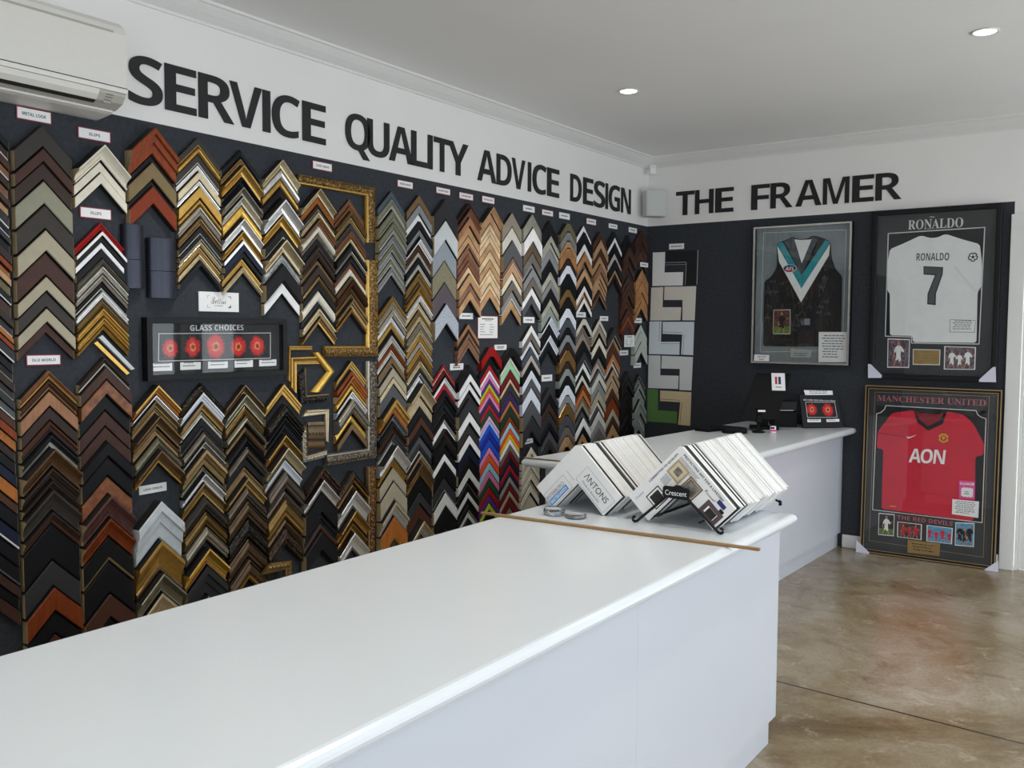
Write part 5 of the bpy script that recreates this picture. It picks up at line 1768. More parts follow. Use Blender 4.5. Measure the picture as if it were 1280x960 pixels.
# ------------------------------------------------------------------ frame corner samples
G = 'frame corner samples hung on the pin board'
rnd = random.Random(11)
def chev_stations(w, t, top, flat=0.):
    h = w/2
    out = []
    if flat:
        xs = [-h, -flat, flat, h]; zs = [-h+flat, 0, 0, -h+flat]
    else:
        xs = [-h, 0, h]; zs = [-h, 0, -h]
    return [((x, top+z), (x*1., top+z-t)) for x, z in zip(xs, zs)]
rest = MB(); rest_m = []
def rmat(m):
    if m not in rest_m: rest_m.append(m)
    rest.k = rest_m.index(m)
def ordinal_words(n, lip): return n
LABELS = iter(CHEV_LABELS)
for yc, w, rows in [(c[0], c[1], c[2]) for c in COLUMNS]:
    for (zt, band, face, lip, prof, dep, own) in rows:
        lab = next(LABELS) if own else None
        t = band-max(.004, min(.008, band*.12)) if band > .02 else band*.8
        fl = .02 if prof == 'q' else 0.
        ww = w*rnd.uniform(.985, 1.)
        st = chev_stations(ww, t, 0., fl)
        P = PROF[prof]
        tl = {'f': .86, 'q': .8, 's': .8, 'k': .57, 't': .68, 'n': .78, 'r': .8}[prof] if lip else 1.
        rot = rnd.uniform(-.004, .004)
        if own:
            r = thing('frame_corner_sample', lab, 'frame sample', (.002, yc, zt), LW, G)
            r.rotation_euler = (0, rot, LW)
            sweep(MB(), st, cut_prof(P, 0, tl), dep, 0., (1, True, not lip)).build('moulding', [pm(face), M['dark_edge']], r)
            if lip: sweep(MB(), st, cut_prof(P, tl, 1), dep, 0., (1, False, True)).build('lip', [pm(lip), M['dark_edge']], r, label=PALETTE[lip][0]+' inner lip')
            if PALETTE[face][2] in 'wpgx' and t > .012:
                for k, sg in ((0, -1), (-1, 1)):
                    o, i = st[k]; a = .0012*sg
                    ring = [(o[0], -.001, o[1]-.0008)]+[(o[0], -h*dep*.96, o[1]+(i[1]-o[1])*min(.97, max(.03, q))) for q, h in P]+[(o[0], -.001, i[1]+.0008)]
                    MB().loft([ring, [(x+a, y, z) for x, y, z in ring]]).build('cut_end', pm('raw'), r, label='pale raw timber cut end')
        else:
            off = lambda mb, n0: None
            for a, b, c in ((0, tl, face), (tl, 1, lip)):
                if not c: continue
                rmat(pm(c)); n0 = len(rest.v)
                rmat(M['dark_edge']); ed = rest.k; rmat(pm(c))
                sweep(rest, st, cut_prof(P, a, b), dep, 0., (ed, a == 0, b == 1))
                for k in range(n0, len(rest.v)):
                    x, y, z = rest.v[k]; rest.v[k] = (.002-y, yc+x, zt+z)
ro = rest.build('frame_corner_sliver', rest_m)
tag(ro, 'many thin frame corner samples packed between the larger ones on the dark wall', 'frame samples', None, 'stuff')

# ------------------------------------------------------------------ ornate corners, blocks and sticks on the same wall
for lab, st, dep, face, prof, lift in PIECES:
    c = st[0][0]
    nm = 'frame_corner_piece' if len(st) == 3 else ('moulding_stick' if 'stick' in lab else 'moulding_length')
    r = thing(nm, lab, 'frame sample' if len(st) == 3 else 'moulding', (.002, c[0], c[1]), LW)
    S = [((o[0]-c[0], o[1]-c[1]), (i[0]-c[0], i[1]-c[1])) for o, i in st]
    P = PROF[prof]
    if prof == 'n':
        sweep(MB(), S, cut_prof(P, 0, .16), dep, lift-.002).build('back_edge', pm(face), r)
        sweep(MB(), S, cut_prof(P, .16, .78), dep, lift-.002).build('carved_face', pm(face), r)
        sweep(MB(), S, cut_prof(P, .78, 1), dep, lift-.002).build('sight_edge', pm({'gdn': 'gd', 'pwn': 'as', 'bzg': 'bz'}.get(face, 'bz' if face != 'bkn' else 'ag')), r)
        # beading along the face
        bd = MB()
        for (o0, i0), (o1, i1) in zip(S, S[1:]):
            L = math.dist(o0, o1); n = max(2, int(L/.021))
            for k in range(n):
                f = (k+.5)/n
                for tt, rr in ((.42, .008), (.12, .0045)):
                    u = o0[0]+(o1[0]-o0[0])*f; z = o0[1]+(o1[1]-o0[1])*f
                    ui = i0[0]+(i1[0]-i0[0])*f; zi = i0[1]+(i1[1]-i0[1])*f
                    u += (ui-u)*tt; z += (zi-z)*tt
                    d = lift-.002+dep*(.99 if tt > .3 else .88)
                    bd.loft([[(u+rr*q*math.cos(a*PI/3), -(d+rr*e), z+rr*q*math.sin(a*PI/3)) for a in range(6)] for q, e in ((1, -.3), (.85, .3), (.3, .6))])
        bd.build('beading', pm(face), r)
    else:
        sweep(MB(), S, P, dep, lift-.002).build('moulding', pm(face) if face in PALETTE else M[face], r)
# two curved blue-black blocks
for u0, u1, z0, z1, lab in ((-4.598, -4.508, 1.71, 1.965, 'shorter curved blue-black moulding block beside the FILLETS samples'), (-4.487, -4.357, 1.675, 1.92, 'wider curved blue-black moulding block under the gold-and-silver column')):
    r = thing('wall_mounted_moulding', lab, 'moulding', (.002, (u0+u1)/2, z0), LW)
    w = (u1-u0)/2; zm = (z1-z0)*.45
    def shell(a, b):
        n = 14; rings = []
        for z in (a, b):
            pr = [(w*math.cos(PI*(1-k/n))*1., -(.012+.034*math.sin(PI*k/n))) for k in range(n+1)]
            rings.append([(x, y, z) for x, y in pr]+[(w, -.001, z), (-w, -.001, z)])
        return MB().loft(rings)
    shell(0, zm-.001).build('lower_length', M['scoop'], r); shell(zm+.001, z1-z0).build('upper_length', M['scoop'], r)

# ------------------------------------------------------------------ signs
for k, (wl, u, z, w, h, txt, red, rot, lab) in enumerate(SIGNS):
    loc, rz = wall_loc(wl, u, z, .045 if ('plain tan stack' in lab and 'above' in lab) or 'lined price sheet' == lab[6:23] else .003)
    if txt in ('-', '--', '='): nm, cat = ('price_notice', 'notice') if txt == '=' else ('wall_card', 'sign')
    else: nm, cat = 'wall_card', 'sign'
    r = thing(nm, lab, cat, loc, rz); r.rotation_euler = (0, -rot, rz)
    b = .0035 if w > .06 else .0025
    if red: MB().prism([(-w/2, -h/2), (w/2, -h/2), (w/2, h/2), (-w/2, h/2)], 0, .0018).build('red_border', M['card_red'], r)
    q = b if red else 0
    MB().prism([(-w/2+q, -h/2+q), (w/2-q, -h/2+q), (w/2-q, h/2-q), (-w/2+q, h/2-q)], .0 if not red else .0019, .0026).build('card', M['card_white'], r)
    rr = random.Random(k)
    if txt == '-': lines(MB(), -w*.32, w*.32, [-h*.07], h*.16, .0027, rr, .1).build('print', M['ink'], r)
    elif txt == '--': lines(MB(), -w*.3, w*.3, [-h*.2, h*.08], h*.14, .0027, rr, .1).build('print', M['ink'], r)
    elif txt == '=':
        mb = MB(); n = 8
        if w > .12:
            lines(mb, -w*.3, w*.3, [h*.34], h*.05, .0027, rr, .1); lines(mb, -w*.15, w*.2, [h*.28], h*.018, .0027, rr, .1)
            for i in range(4):
                lines(mb, -w*.4, -w*.12, [h*(.12-.11*i)], h*.022, .0027, rr, .4); lines(mb, w*.06, w*.36, [h*(.11-.11*i)], h*.022, .0027, rr, .4)
            lines(mb, -w*.4, w*.3, [-h*.33], h*.022, .0027, rr, .1)
        else: lines(mb, -w*.4, w*.4, [h*(.38-.14*i) for i in range(6)], h*.045, .0027, rr, .1, False)
        mb.build('print', M['ink'], r)
    else: lettering('lettering', txt, M['ink'], r, 0, 0, w*(.68 if len(txt) > 7 else .34), h*.26, .0028, 'bold' if w > .1 else 'bold')
# white script card
r = thing('script_card', 'white card with black handwritten script and four corner marks', 'sign', (.003, -4.135, 1.668), LW)
MB().prism([(-.105, -.043), (.105, -.043), (.105, .043), (-.105, .043)], 0, .004).build('card', M['card_white'], r)
lettering('script_lettering', '\u212c\u212f\U0001d4c1\U0001d4c1\U0001d4be\U0001d4c3\U0001d4be', M['ink'], r, -.003, .006, .078, .032, .0042)
lettering('small_lettering', 'by DESIGN', M['ink'], r, -.002, -.018, .042, .006, .0042, 'bold')
mk = MB()
for sx, sz, tk in ((-1, 1, .001), (-1, -1, .001), (1, 1, .003), (1, -1, .005)):
    a, b = sx*.062, sz*.026
    mk.prism([(a, b), (a-sx*.014, b), (a-sx*.014, b-sz*tk), (a, b-sz*tk)], .004, .0043).prism([(a, b), (a, b-sz*.012), (a-sx*tk, b-sz*.012), (a-sx*tk, b)], .0043, .0046)
mk.build('corner_marks', M['ink'], r)

# ------------------------------------------------------------------ wall letters
for wl, ch, u0, u1, lab in LETTERS:
    z0, z1 = (2.458, 2.648) if wl == 'L' else (2.462, 2.648)
    loc, rz = wall_loc(wl, (u0+u1)/2, z0, .002)
    r = thing('sign_letter', lab, 'letter', loc, rz, 'black wall lettering')
    h = z1-z0; zz = h/2
    if ch in 'SCGOQ': h *= 1.03
    if ch == 'I':
        MB().prism([(-(u1-u0)/2, 0), ((u1-u0)/2, 0), ((u1-u0)/2, h), (-(u1-u0)/2, h)], 0, .004).build('letter_face', M['letter_black'], r)
    else:
        lettering('letter_face', ch, M['letter_black'], r, 0, zz-(.012 if ch == 'Q' else 0), u1-u0, h+(.03 if ch == 'Q' else 0), .0, 'bold', thick=.004, offset=-.006)

# ------------------------------------------------------------------ air conditioner
AY0, AY1 = -5.62, -4.676
t = thing('air_conditioner', 'white split air conditioner mounted high beside the word SERVICE', 'air conditioner', (.001, AY1, 2.30), LW)
def ac_loft(pr, a, b, name, m, sm=False, lab=None):
    return MB().loft([[(u, -x, z-2.30) for x, z in pr] for u in (a, b)]).build(name, m, t, smooth=sm, label=lab)
L0 = AY0-AY1
ac_loft([(0, 2.70), (.10, 2.705), (.155, 2.695), (.185, 2.672), (.196, 2.645), (.200, 2.445), (.196, 2.430), (.1, 2.42), (0, 2.42)], L0, 0, 'front_panel', M['ac_white'])
ac_loft([(.0, 2.418), (.19, 2.428), (.187, 2.418), (.168, 2.395), (.125, 2.378), (.02, 2.372), (0, 2.372)], L0+.0, -.002, 'lower_casing', M['ac_grey'])
ac_loft([(.190, 2.427), (.197, 2.427), (.190, 2.408), (.172, 2.391), (.168, 2.394), (.185, 2.411)], L0+.02, -.11, 'louver_flap', M['ac_white'])
ac_loft([(.15, 2.3865), (.166, 2.393), (.169, 2.389), (.152, 2.3825)], L0+.02, -.11, 'air_slot', M['ac_dark'])
ac_loft([(.0, 2.371), (.118, 2.377), (.118, 2.370), (.10, 2.364), (.02, 2.355), (0, 2.355)], L0, -.012, 'bottom_lip', M['ac_white'])
ac_loft([(.1945, 2.652), (.1975, 2.644), (.1975, 2.6425), (.1945, 2.648)], L0+.02, -.05, 'panel_seam', M['ac_grey'])
ac_loft([(.199, 2.449), (.2012, 2.449), (.2012, 2.446), (.199, 2.446)], L0+.0, -.001, 'panel_gap', M['ac_dark'])
mb = MB()
for i in range(3): mb.box(-.078, -.1885+.008*i, .1155-.0085*i, -.05, -.180+.008*i, .117-.0085*i)
mb.build('indicator_marks', M['ac_dark'], t)
MB().box(-.078, -.166, .0885, -.05, -.155, .0935).build('display_window', M['ac_grey'], t)

# ------------------------------------------------------------------ corner speaker and sensor
t = thing('wall_mounted_speaker', 'small grey loudspeaker mounted across the room corner', 'speaker', (.115, -.115, 2.45), PI/4)
MB().box(-.082, -.05, 0, .082, .05, .205).build('cabinet', M['speaker_grey'], t, bevel=.006)
MB().box(-.074, -.0535, .008, .074, -.0503, .197).build('grille', M['speaker_grey'], t, bevel=.002)
MB().box(-.02, .0505, .07, .02, .09, .13).build('bracket', M['black_plastic'], t)
t = thing('motion_detector', 'small white motion sensor tucked under the cornice at the corner', 'sensor', (.075, -.075, 2.79), PI/4)
MB().box(-.026, -.018, 0, .026, .018, .075).build('housing', M['trim_paint'], t, bevel=.006)
MB().box(-.018, -.021, .012, .018, -.0183, .045).build('lens', M['card_white'], t, bevel=.002)

# ------------------------------------------------------------------ counters
def rounded_top(name, poly, z0, z1, label, cat='worktop'):
    """worktop slab with post-formed rounded edges"""
    r = thing(name, label, cat, (poly[0][0], poly[0][1], z0))
    n = len(poly); cx = sum(p[0] for p in poly)/n; cy = sum(p[1] for p in poly)/n
    h = z1-z0; R = h*.5; rings = []
    def inset(d):
        out = []
        for i in range(n):
            a = Vector(poly[i-1]); b = Vector(poly[i]); c = Vector(poly[(i+1) % n])
            e1 = (b-a).normalized(); e2 = (c-b).normalized()
            n1 = Vector((-e1.y, e1.x)); n2 = Vector((-e2.y, e2.x))
            m_ = (n1+n2)/(1+n1.dot(n2)); out.append((b.x+m_.x*d-poly[0][0], b.y+m_.y*d-poly[0][1]))
        return out
    for k in range(9):
        a = PI/2*(k/4-1)
        rings.append([(x, y, h/2+math.sin(a)*R) for x, y in inset(R-math.cos(a)*R)])
    o = MB().loft(rings).build('slab', M['laminate'], r)
    return r
TOP = .87
rounded_top('counter_worktop', [(1.45, -9.2), (2.325, -9.2), (2.325, -3.31), (1.45, -3.31)], .83, TOP, 'long white laminate worktop of the front counter with rounded edge')
t = thing('counter_cabinet', 'white front counter cabinet with recessed kickboard under the long worktop', 'counter', (1.5, -9.1, 0))
for y0, y1 in ((0, 2.6), (2.6006, 4.6), (4.6006, 5.73)):
    MB().box(.76, y0, .105, .78, y1, .829).build('front_panel', M['cabinet'], t)
MB().box(0, 0, .105, .02, 5.73, .829).build('rear_panel', M['cabinet'], t)
MB().box(.021, 5.71, .105, .759, 5.73, .829).build('end_panel', M['cabinet'], t)
MB().box(.021, 0, .105, .759, .02, .829).build('end_panel', M['cabinet'], t)
MB().box(.04, .03, 0, .760, 5.712, .104).build('kickboard', M['cabinet'], t)
BC = [(.665, -2.73), (1.585, -2.73), (1.678, -.012), (.86, -.012)]
rounded_top('counter_worktop', BC, .825, TOP, 'white worktop of the rear counter reaching the dark back wall')
t = thing('counter_cabinet', 'white rear counter cabinet standing against the dark back wall', 'counter', (.76, -2.63, 0))
def rel(p): return (p[0]-.76, p[1]+2.63)
def wallpan(name, a, b, th, z0, z1):
    a = Vector(rel(a)); b = Vector(rel(b)); d = (b-a).normalized(); n_ = Vector((-d.y, d.x))*th
    q = [a, b, b+n_, a+n_]
    MB().loft([[(p.x, p.y, z) for p in q] for z in (z0, z1)]).build(name, M['cabinet'], t)
wallpan('front_panel', (1.512, -2.64), (1.588, -.014), .02, .105, .824)
wallpan('end_panel', (.76, -2.64), (1.490, -2.64), .02, .105, .824)
wallpan('rear_panel', (.955, -.014), (.76, -2.615), .02, .105, .824)
wallpan('kickboard', (1.492, -2.61), (1.568, -.016), .02, 0, .104)
wallpan('kickboard', (.79, -2.61), (1.46, -2.61), .02, 0, .104)
# timber sticks lying on the worktops
def stick(a, b, w, h, lab):
    L = math.dist(a, b); r = thing('timber_stick', lab, 'timber', (a[0], a[1], a[2]+.0006), math.atan2(b[1]-a[1], b[0]-a[0]))
    MB().box(0, -w/2, 0, L, w/2, h).build('stick', M['wood_stick'], r, bevel=.002)
stick((1.385, -4.024, TOP), (2.418, -3.958, TOP), .016, .009, 'long brown timber stick lying across the front counter worktop')
stick((.672, -2.716, TOP), (1.16, -2.70, TOP), .012, .006, 'thin brown timber stick along the end edge of the rear worktop')

# ------------------------------------------------------------------ matboard corner books on the front counter
GM = 'matboard corner books on the front counter'
M['book_cream'] = mat('board_cream', 'dfddda', rough=.75, var=.02, gain=1.05); M['book_white'] = mat('board_white', 'e9e9e8', rough=.75, var=.015, gain=1.05)
M['book_grey'] = mat('board_grey', 'c4c4c4', rough=.75, var=.02); M['book_black'] = mat('board_black', '1f1e20', rough=.7, var=.05); M['book_char'] = mat('board_charcoal', '4a4846', rough=.7, var=.05)
ORD = 'first second third fourth fifth sixth seventh eighth ninth tenth eleventh twelfth thirteenth fourteenth fifteenth sixteenth seventeenth eighteenth nineteenth twentieth'.split()
def ordn(i):
    if i <= 20: return ORD[i-1]
    return 'thirtieth' if i == 30 else 'fortieth' if i == 40 else ('twenty-', 'thirty-')[i//10-2]+ORD[i % 10-1]
BN = dict(book_cream='cream', book_white='white', book_grey='pale grey', book_black='black', book_char='charcoal')
def chevron_poly(L, wd, blunt=0.):
    """square-ended right-angle corner, apex at the origin, arms running down both ways"""
    s = math.sqrt(.5)
    R_ = [(L*s, -L*s), (L*s-wd*s, -L*s-wd*s)]
    inn = (0, -wd/s)
    ap = [(-blunt, -blunt), (blunt, -blunt)] if blunt else [(0, 0)]
    return [R_[0]]+ap[::-1]+[(-R_[0][0], R_[0][1]), (-R_[1][0], R_[1][1]), inn, R_[1]]
def book_stack(cx, zap, y0, y1, n, L, wd, cols, where, blunt, seed):
    rr = random.Random(seed); pitch = (y1-y0)/n; out = []
    for i in range(n):
        th = pitch-.0022
        k = cols.get(i, rr.choice(['book_white', 'book_white', 'book_cream', 'book_white', 'book_cream', 'book_grey'] if i else ['book_white']))
        dx = rr.uniform(-.0015, .0015)
        LL = L+(rr.uniform(-.004, .006) if i else 0)
        r = thing('matboard_book', f'{BN[k]} matboard corner book, {ordn(i+1)} from the front {where}', 'matboard sample', (cx+dx, y0+i*pitch, zap), 0, GM)
        MB().prism(chevron_poly(LL, wd, blunt), -th, -.0018).build('board', M[k], r)
        MB().prism(chevron_poly(LL-.0006, wd-.0006, blunt), -.0016, 0).build('cover', M['book_white'] if k in ('book_white', 'book_grey') else M[k], r, label=BN[k]+' front sheet')
        out.append(r)
    return out
# stack nearest the wall
s1 = book_stack(1.652, 1.133, -3.785, -3.30, 36, .262, .108, {1: 'book_black', 2: 'book_white', 8: 'book_black', 9: 'book_char', 11: 'book_black', 34: 'book_black'}, 'of the wall-side stack', .012, 5)
s2 = book_stack(2.072, 1.158, -3.795, -3.255, 38, .283, .112, {1: 'book_char', 2: 'book_black', 4: 'book_white', 5: 'book_black', 7: 'book_char', 3: 'book_white', 6: 'book_white', 12: 'book_grey'}, 'of the easel stack', .006, 6)
def arm_uv(side, a, b):
    """a along the arm from the apex, b across it from the outer edge"""
    s = math.sqrt(.5); return (side*(a*s-b*s), -a*s-b*s)
def arm_text(name, body, m, parent, side, a, b, w, h, style='', flip=False):
    u, z = arm_uv(side, a, b)
    return lettering(name, body, m, parent, u, z, w, h, .0006, style, rot=PI/4 if side < 0 else -PI/4)
def arm_rect(mb, side, a0, a1, b0, b1, d0=.0001, d1=.0005):
    return mb.prism([arm_uv(side, a0, b0), arm_uv(side, a1, b0), arm_uv(side, a1, b1), arm_uv(side, a0, b1)], d0, d1)
f1 = s1[0]; f1['label'] = 'white matboard corner book with blue panel, at the front of the wall-side stack'
def outline(mb, side, a0, a1, b0, b1, k):
    arm_rect(mb, side, a0, a1, b0, b0+k); arm_rect(mb, side, a0, a1, b1-k, b1); arm_rect(mb, side, a0, a0+k, b0+k, b1-k); arm_rect(mb, side, a1-k, a1, b0+k, b1-k)
    return mb
outline(MB(), -1, .135, .258, .044, .105, .0009).build('printed_border', M['ink_grey'], f1)
arm_text('lettering', 'PETERBORO', M['ink_grey'], f1, -1, .205, .066, .1, .014)
arm_rect(MB(), -1, .152, .256, .076, .098).build('blue_panel', M['mid_blue'], f1)
lettering('panel_lettering', 'MATBOARDS', M['card_white'], f1, *arm_uv(-1, .204, .087), .094, .014, .0008, 'bold', rot=PI/4)
arm_rect(MB(), -1, .112, .113, .04, .09).build('red_line', M['red_print'], f1)
outline(MB(), 1, .09, .255, .03, .102, .0009).build('printed_border', M['ink_grey'], f1)
arm_text('lettering', '\u039bNTONS', M['ink'], f1, 1, .172, .058, .13, .026)
arm_text('small_lettering', 'Made in Australia', M['ink_grey'], f1, 1, .165, .086, .1, .010)
f2 = s2[0]; f2['label'] = 'printed white matboard corner book with framed pictures, at the front of the easel stack'
arm_text('slogan', 'COMMITTED TO QUALITY', M['ink'], f2, -1, .105, .016, .155, .009, 'bold')
arm_text('slogan', 'PROTECTING ART FOR A LIFETIME', M['ink'], f2, 1, .135, .014, .205, .009, 'bold')
arm_text('brand_lettering', 'Crescent', M['ink_grey'], f2, -1, .245, .026, .042, .009)
mb = MB()
for i in range(6): arm_rect(mb, 1, .03, .03+.1-.004*(i % 3), .027+.0045*i, .0285+.0045*i)
for i in range(7): arm_rect(mb, -1, .11-.0, .145+.004*(i % 2), .036+.0045*i, .0375+.0045*i)
mb.build('small_print', M['ink_grey'], f2)
def picture(par, side, a0, a1, b0, b1, m_out, m_in, m_pic, k, nm='printed_picture'):
    o = arm_rect(MB(), side, a0, a1, b0, b1, .0006, .0009).build(nm, m_out, par)
    arm_rect(MB(), side, a0+k, a1-k, b0+k, b1-k, .001, .0012).build('mount', m_in, o)
    arm_rect(MB(), side, a0+k*2.6, a1-k*2.6, b0+k*2.6, b1-k*2.6, .0013, .0015).build('image', m_pic, o)
picture(f2, -1, .04, .105, .03, .092, M['khaki_print'], M['cream_print'], M['bw_photo'], .007)
picture(f2, -1, .165, .23, .045, .104, M['ink'], M['card_white'], M['dark_photo'], .004)
picture(f2, 1, .102, .165, .045, .106, M['ink'], M['khaki_print'], M['bw_photo'], .003)
picture(f2, 1, .20, .276, .05, .108, M['plum_print'], M['plum_print'], M['card_white'], .006)
arm_rect(MB(), 1, .222, .258, .066, .094, .0016, .0018).build('printed_picture', M['dark_photo'], f2)
arm_text('signature', 'Crescent', M['ink'], f2, 1, .195, .038, .05, .012, 'script')
arm_rect(MB(), 1, .225, .26, .02, .036, .0006, .0009).build('blue_badge', M['blue_print'], f2)
arm_rect(MB(), 1, .25, .268, .039, .05, .0006, .0009).build('badge', M['black_satin'], f2)
# wire easel
t = thing('wire_easel', 'black wire easel with hooked feet and plate holding the easel stack', 'easel', (2.072, -3.82, TOP))
def hook(x, y, sg):
    pts = [(x, y, .028+.0), (x+sg*.004, y, .016)]
    return pts
for sg in (-1, 1):
    w_ = MB(); x1 = sg*.172
    pts = [(sg*.02, 0, .125)]+[(sg*(.02+.132*k/6), 0, .125-.117*k/6) for k in range(1, 7)]
    pts += [(sg*(.160+.009*math.sin(a)), 0, .0142-.0085*math.cos(a)) for a in (.2, .7, 1.3, 1.9, 2.6, 3.2)]
    w_.tube(pts, .005, 8); w_.build('front_leg', M['black_satin'], t, smooth=True)
    pts = [(sg*.055, 0, .096), (sg*.055, .30, .096), (sg*.055, .60, .096)]
    MB().tube([(sg*.084, .0, .0325), (sg*.084, .3, .0325), (sg*.084, .605, .0325)], .0042, 8).build('side_rail', M['black_satin'], t, smooth=True)
    pts = [(sg*.084, .605, .0325), (sg*.13, .605, .028), (sg*.152, .605, .018)]+[(sg*(.150+.009*math.sin(a)), .605, .0142-.0085*math.cos(a)) for a in (.2, .7, 1.3, 1.9, 2.6, 3.2)]
    MB().tube(pts, .0045, 8).build('rear_foot', M['black_satin'], t, smooth=True)
pl = MB().prism([(-0.0504, 0.1141), (-0.0437, 0.1072), (0.042, 0.1038), (0.0487, 0.1089), (0.0504, 0.1382), (0.042, 0.1451), (0.0235, 0.1459), (0.0185, 0.1519), (0.0, 0.1537), (-0.0101, 0.1468), (-0.042, 0.1468), (-0.0487, 0.1416)], .0055, .0095).build('name_plate', M['black_satin'], t)
lettering('plate_lettering', 'Crescent', M['card_white'], pl, 0, .125, .08, .018, .0098)
# glass dishes
for x, y, rr, hh, lab in ((1.606, -3.872, .041, .026, 'taller clear glass dish on the worktop before the wall-side stack'), (1.698, -3.872, .040, .016, 'flatter clear glass dish beside the taller glass dish')):
    r = thing('glass_dish', lab, 'dish', (x, y, TOP+.0006))
    MB().lathe([(.001, 0), (rr*.82, 0), (rr*.97, hh*.2), (rr, hh*.5), (rr*.94, hh*.9), (rr*.86, hh), (rr*.76, hh*.93), (rr*.6, hh*.5), (rr*.3, hh*.36), (.001, hh*.33)], 40).build('bowl', M['crystal'], r, smooth=True)

# ------------------------------------------------------------------ matboard corners on the back wall
for lab, col, poly, bev in MATS:
    c = poly[0]
    r = thing('mount_board_corner', lab, 'matboard sample', (c[0], -.002, c[1]))
    q = [(x-c[0], z-c[1]) for x, z in poly]
    MB().prism(q, 0, .004).build('board', M[col], r)
    mk = MB(); lm = M['white_core']
    if bev:
        # bevel-cut lines parallel to the inner edges
        def strip(a, b, off, th=.0022):
            d = Vector((b[0]-a[0], b[1]-a[1])).normalized(); n_ = Vector((-d.y, d.x))
            a = Vector(a)+n_*off; b = Vector(b)+n_*off
            mk.prism([tuple(a), tuple(b), tuple(b+n_*th), tuple(a+n_*th)], .0041, .0046)
        if bev == 1:
            strip(q[5], q[4], .000); strip(q[4], q[3], .0); strip(q[5], q[4], -.018, .0015); strip(q[2], q[1], -.004, .003)
        elif bev == 2:
            lm = M['ink']
            if 'lower' in lab: strip(q[1], q[2], -.016); strip(q[2], q[3], -.016)
            else: strip(q[5], q[4], .014); strip(q[4], q[3], .014)
        else:
            lm = mat('brown_line', '4a3524', rough=.8); strip(q[5], q[4], .014, .003); strip(q[4], q[3], .014, .003)
        mk.build('bevel_line', lm, r)

# ------------------------------------------------------------------ framed pieces
def frame_ring(mb, W, H, fw, d0, d1, x0=0, z0=0):
    o = [(x0, z0), (x0+W, z0), (x0+W, z0+H), (x0, z0+H)]; i = [(x0+fw, z0+fw), (x0+W-fw, z0+fw), (x0+W-fw, z0+H-fw), (x0+fw, z0+H-fw)]
    v = [(u, -d, z) for d in (d0, d1) for P_ in (o, i) for u, z in P_]
    f = []
    for k in range(4):
        j = (k+1) % 4
        f += [(8+k, 8+j, 12+j, 12+k), (k, 4+k, 4+j, j), (k, j, 8+j, 8+k), (4+k, 12+k, 12+j, 4+j)]
    return mb.add(v, f)
def poly_outline(mb, q, k, d0, d1):
    n = len(q)
    for i in range(n):
        a = Vector(q[i]); b = Vector(q[(i+1) % n]); dr = (b-a).normalized(); n_ = Vector((-dr.y, dr.x))*k/2; e = dr*k/2
        mb.prism([tuple(a-n_-e), tuple(b-n_+e), tuple(b+n_+e), tuple(a+n_-e)], d0, d1)
    return mb
def disc(c, rx, ry, n=24): return [(c[0]+rx*math.cos(2*PI*k/n), c[1]+ry*math.sin(2*PI*k/n)) for k in range(n)]
def smooth_poly(q, it=1):
    for _ in range(it):
        o = []
        for i in range(len(q)):
            a, b = q[i], q[(i+1) % len(q)]
            d = math.dist(a, b); k = min(.25, .012/d)
            o += [(a[0]*(1-k)+b[0]*k, a[1]*(1-k)+b[1]*k), (a[0]*k+b[0]*(1-k), a[1]*k+b[1]*(1-k))]
        q = o
    return q
def figure(mb_body, mb_skin, q, s=1., dx=0., d=.002, seed=0):
    """small printed player inside the quad q: kit, then bare limbs and head"""
    x0 = min(p[0] for p in q); x1 = max(p[0] for p in q); z0 = min(p[1] for p in q); z1 = max(p[1] for p in q)
    w = x1-x0; h = z1-z0; cx = (x0+x1)/2+dx*w; rr = random.Random(seed); sg = 1 if seed % 2 else -1
    lim = lambda x: min(x1-.001, max(x0+.001, x))
    P = lambda l: [(lim(cx+sg*a*h*s*.55), min(z1-.001, z0+b*h*s)) for a, b in l]
    mb_body.prism(P([(-.13, .36), (-.2, .3), (-.12, .24), (-.02, .32), (.06, .2), (.2, .26), (.15, .44), (.17, .62), (.34, .56), (.37, .64), (.2, .78), (.08, .82), (-.06, .82), (-.2, .76), (-.3, .58), (-.22, .54), (-.15, .62)]), d, d+.0003)
    for l in ([(-.07, .83), (-.09, .9), (-.05, .97), (.04, .98), (.09, .91), (.06, .83), (0, .81)], [(-.3, .57), (-.22, .53), (-.3, .42), (-.12, .42), (-.13, .38), (-.36, .38)], [(.34, .56), (.37, .63), (.5, .74), (.53, .70)],
              [(-.2, .29), (-.12, .24), (-.2, .12), (-.3, .02), (-.36, .04), (-.26, .16)], [(.07, .2), (.18, .25), (.26, .13), (.2, .01), (.14, .02), (.17, .12)]):
        mb_skin.prism(P(l), d+.0004, d+.0007)
def photo(par, q, bgm, kit, d, border=M['card_white'], ground=None, n=1):
    cx = sum(p[0] for p in q)/4; cz = sum(p[1] for p in q)/4
    o = MB().prism(q, d, d+.0008).build('photo_print', border, par)
    qi = [(cx+(x-cx)*.93, cz+(z-cz)*.93) for x, z in q]
    MB().prism(qi, d+.0009, d+.0012).build('photo_scene', bgm, o)
    if ground:
        a = [qi[0][0]*.3+qi[3][0]*.7, qi[0][1]*.3+qi[3][1]*.7]; b = [qi[1][0]*.3+qi[2][0]*.7, qi[1][1]*.3+qi[2][1]*.7]
        MB().prism([tuple(a), tuple(b), qi[2], qi[3]], d+.0013, d+.0015).build('photo_ground', ground, o)
    b = MB(); s = MB()
    for i in range(n): figure(b, s, qi, .95 if n == 1 else (.9, .78, .95, .8)[i], (i-(n-1)/2)*(.27 if n > 1 else 0), d+.0017, i+n)
    b.build('photo_player', kit, o); s.build('photo_skin', M['skin'], o)
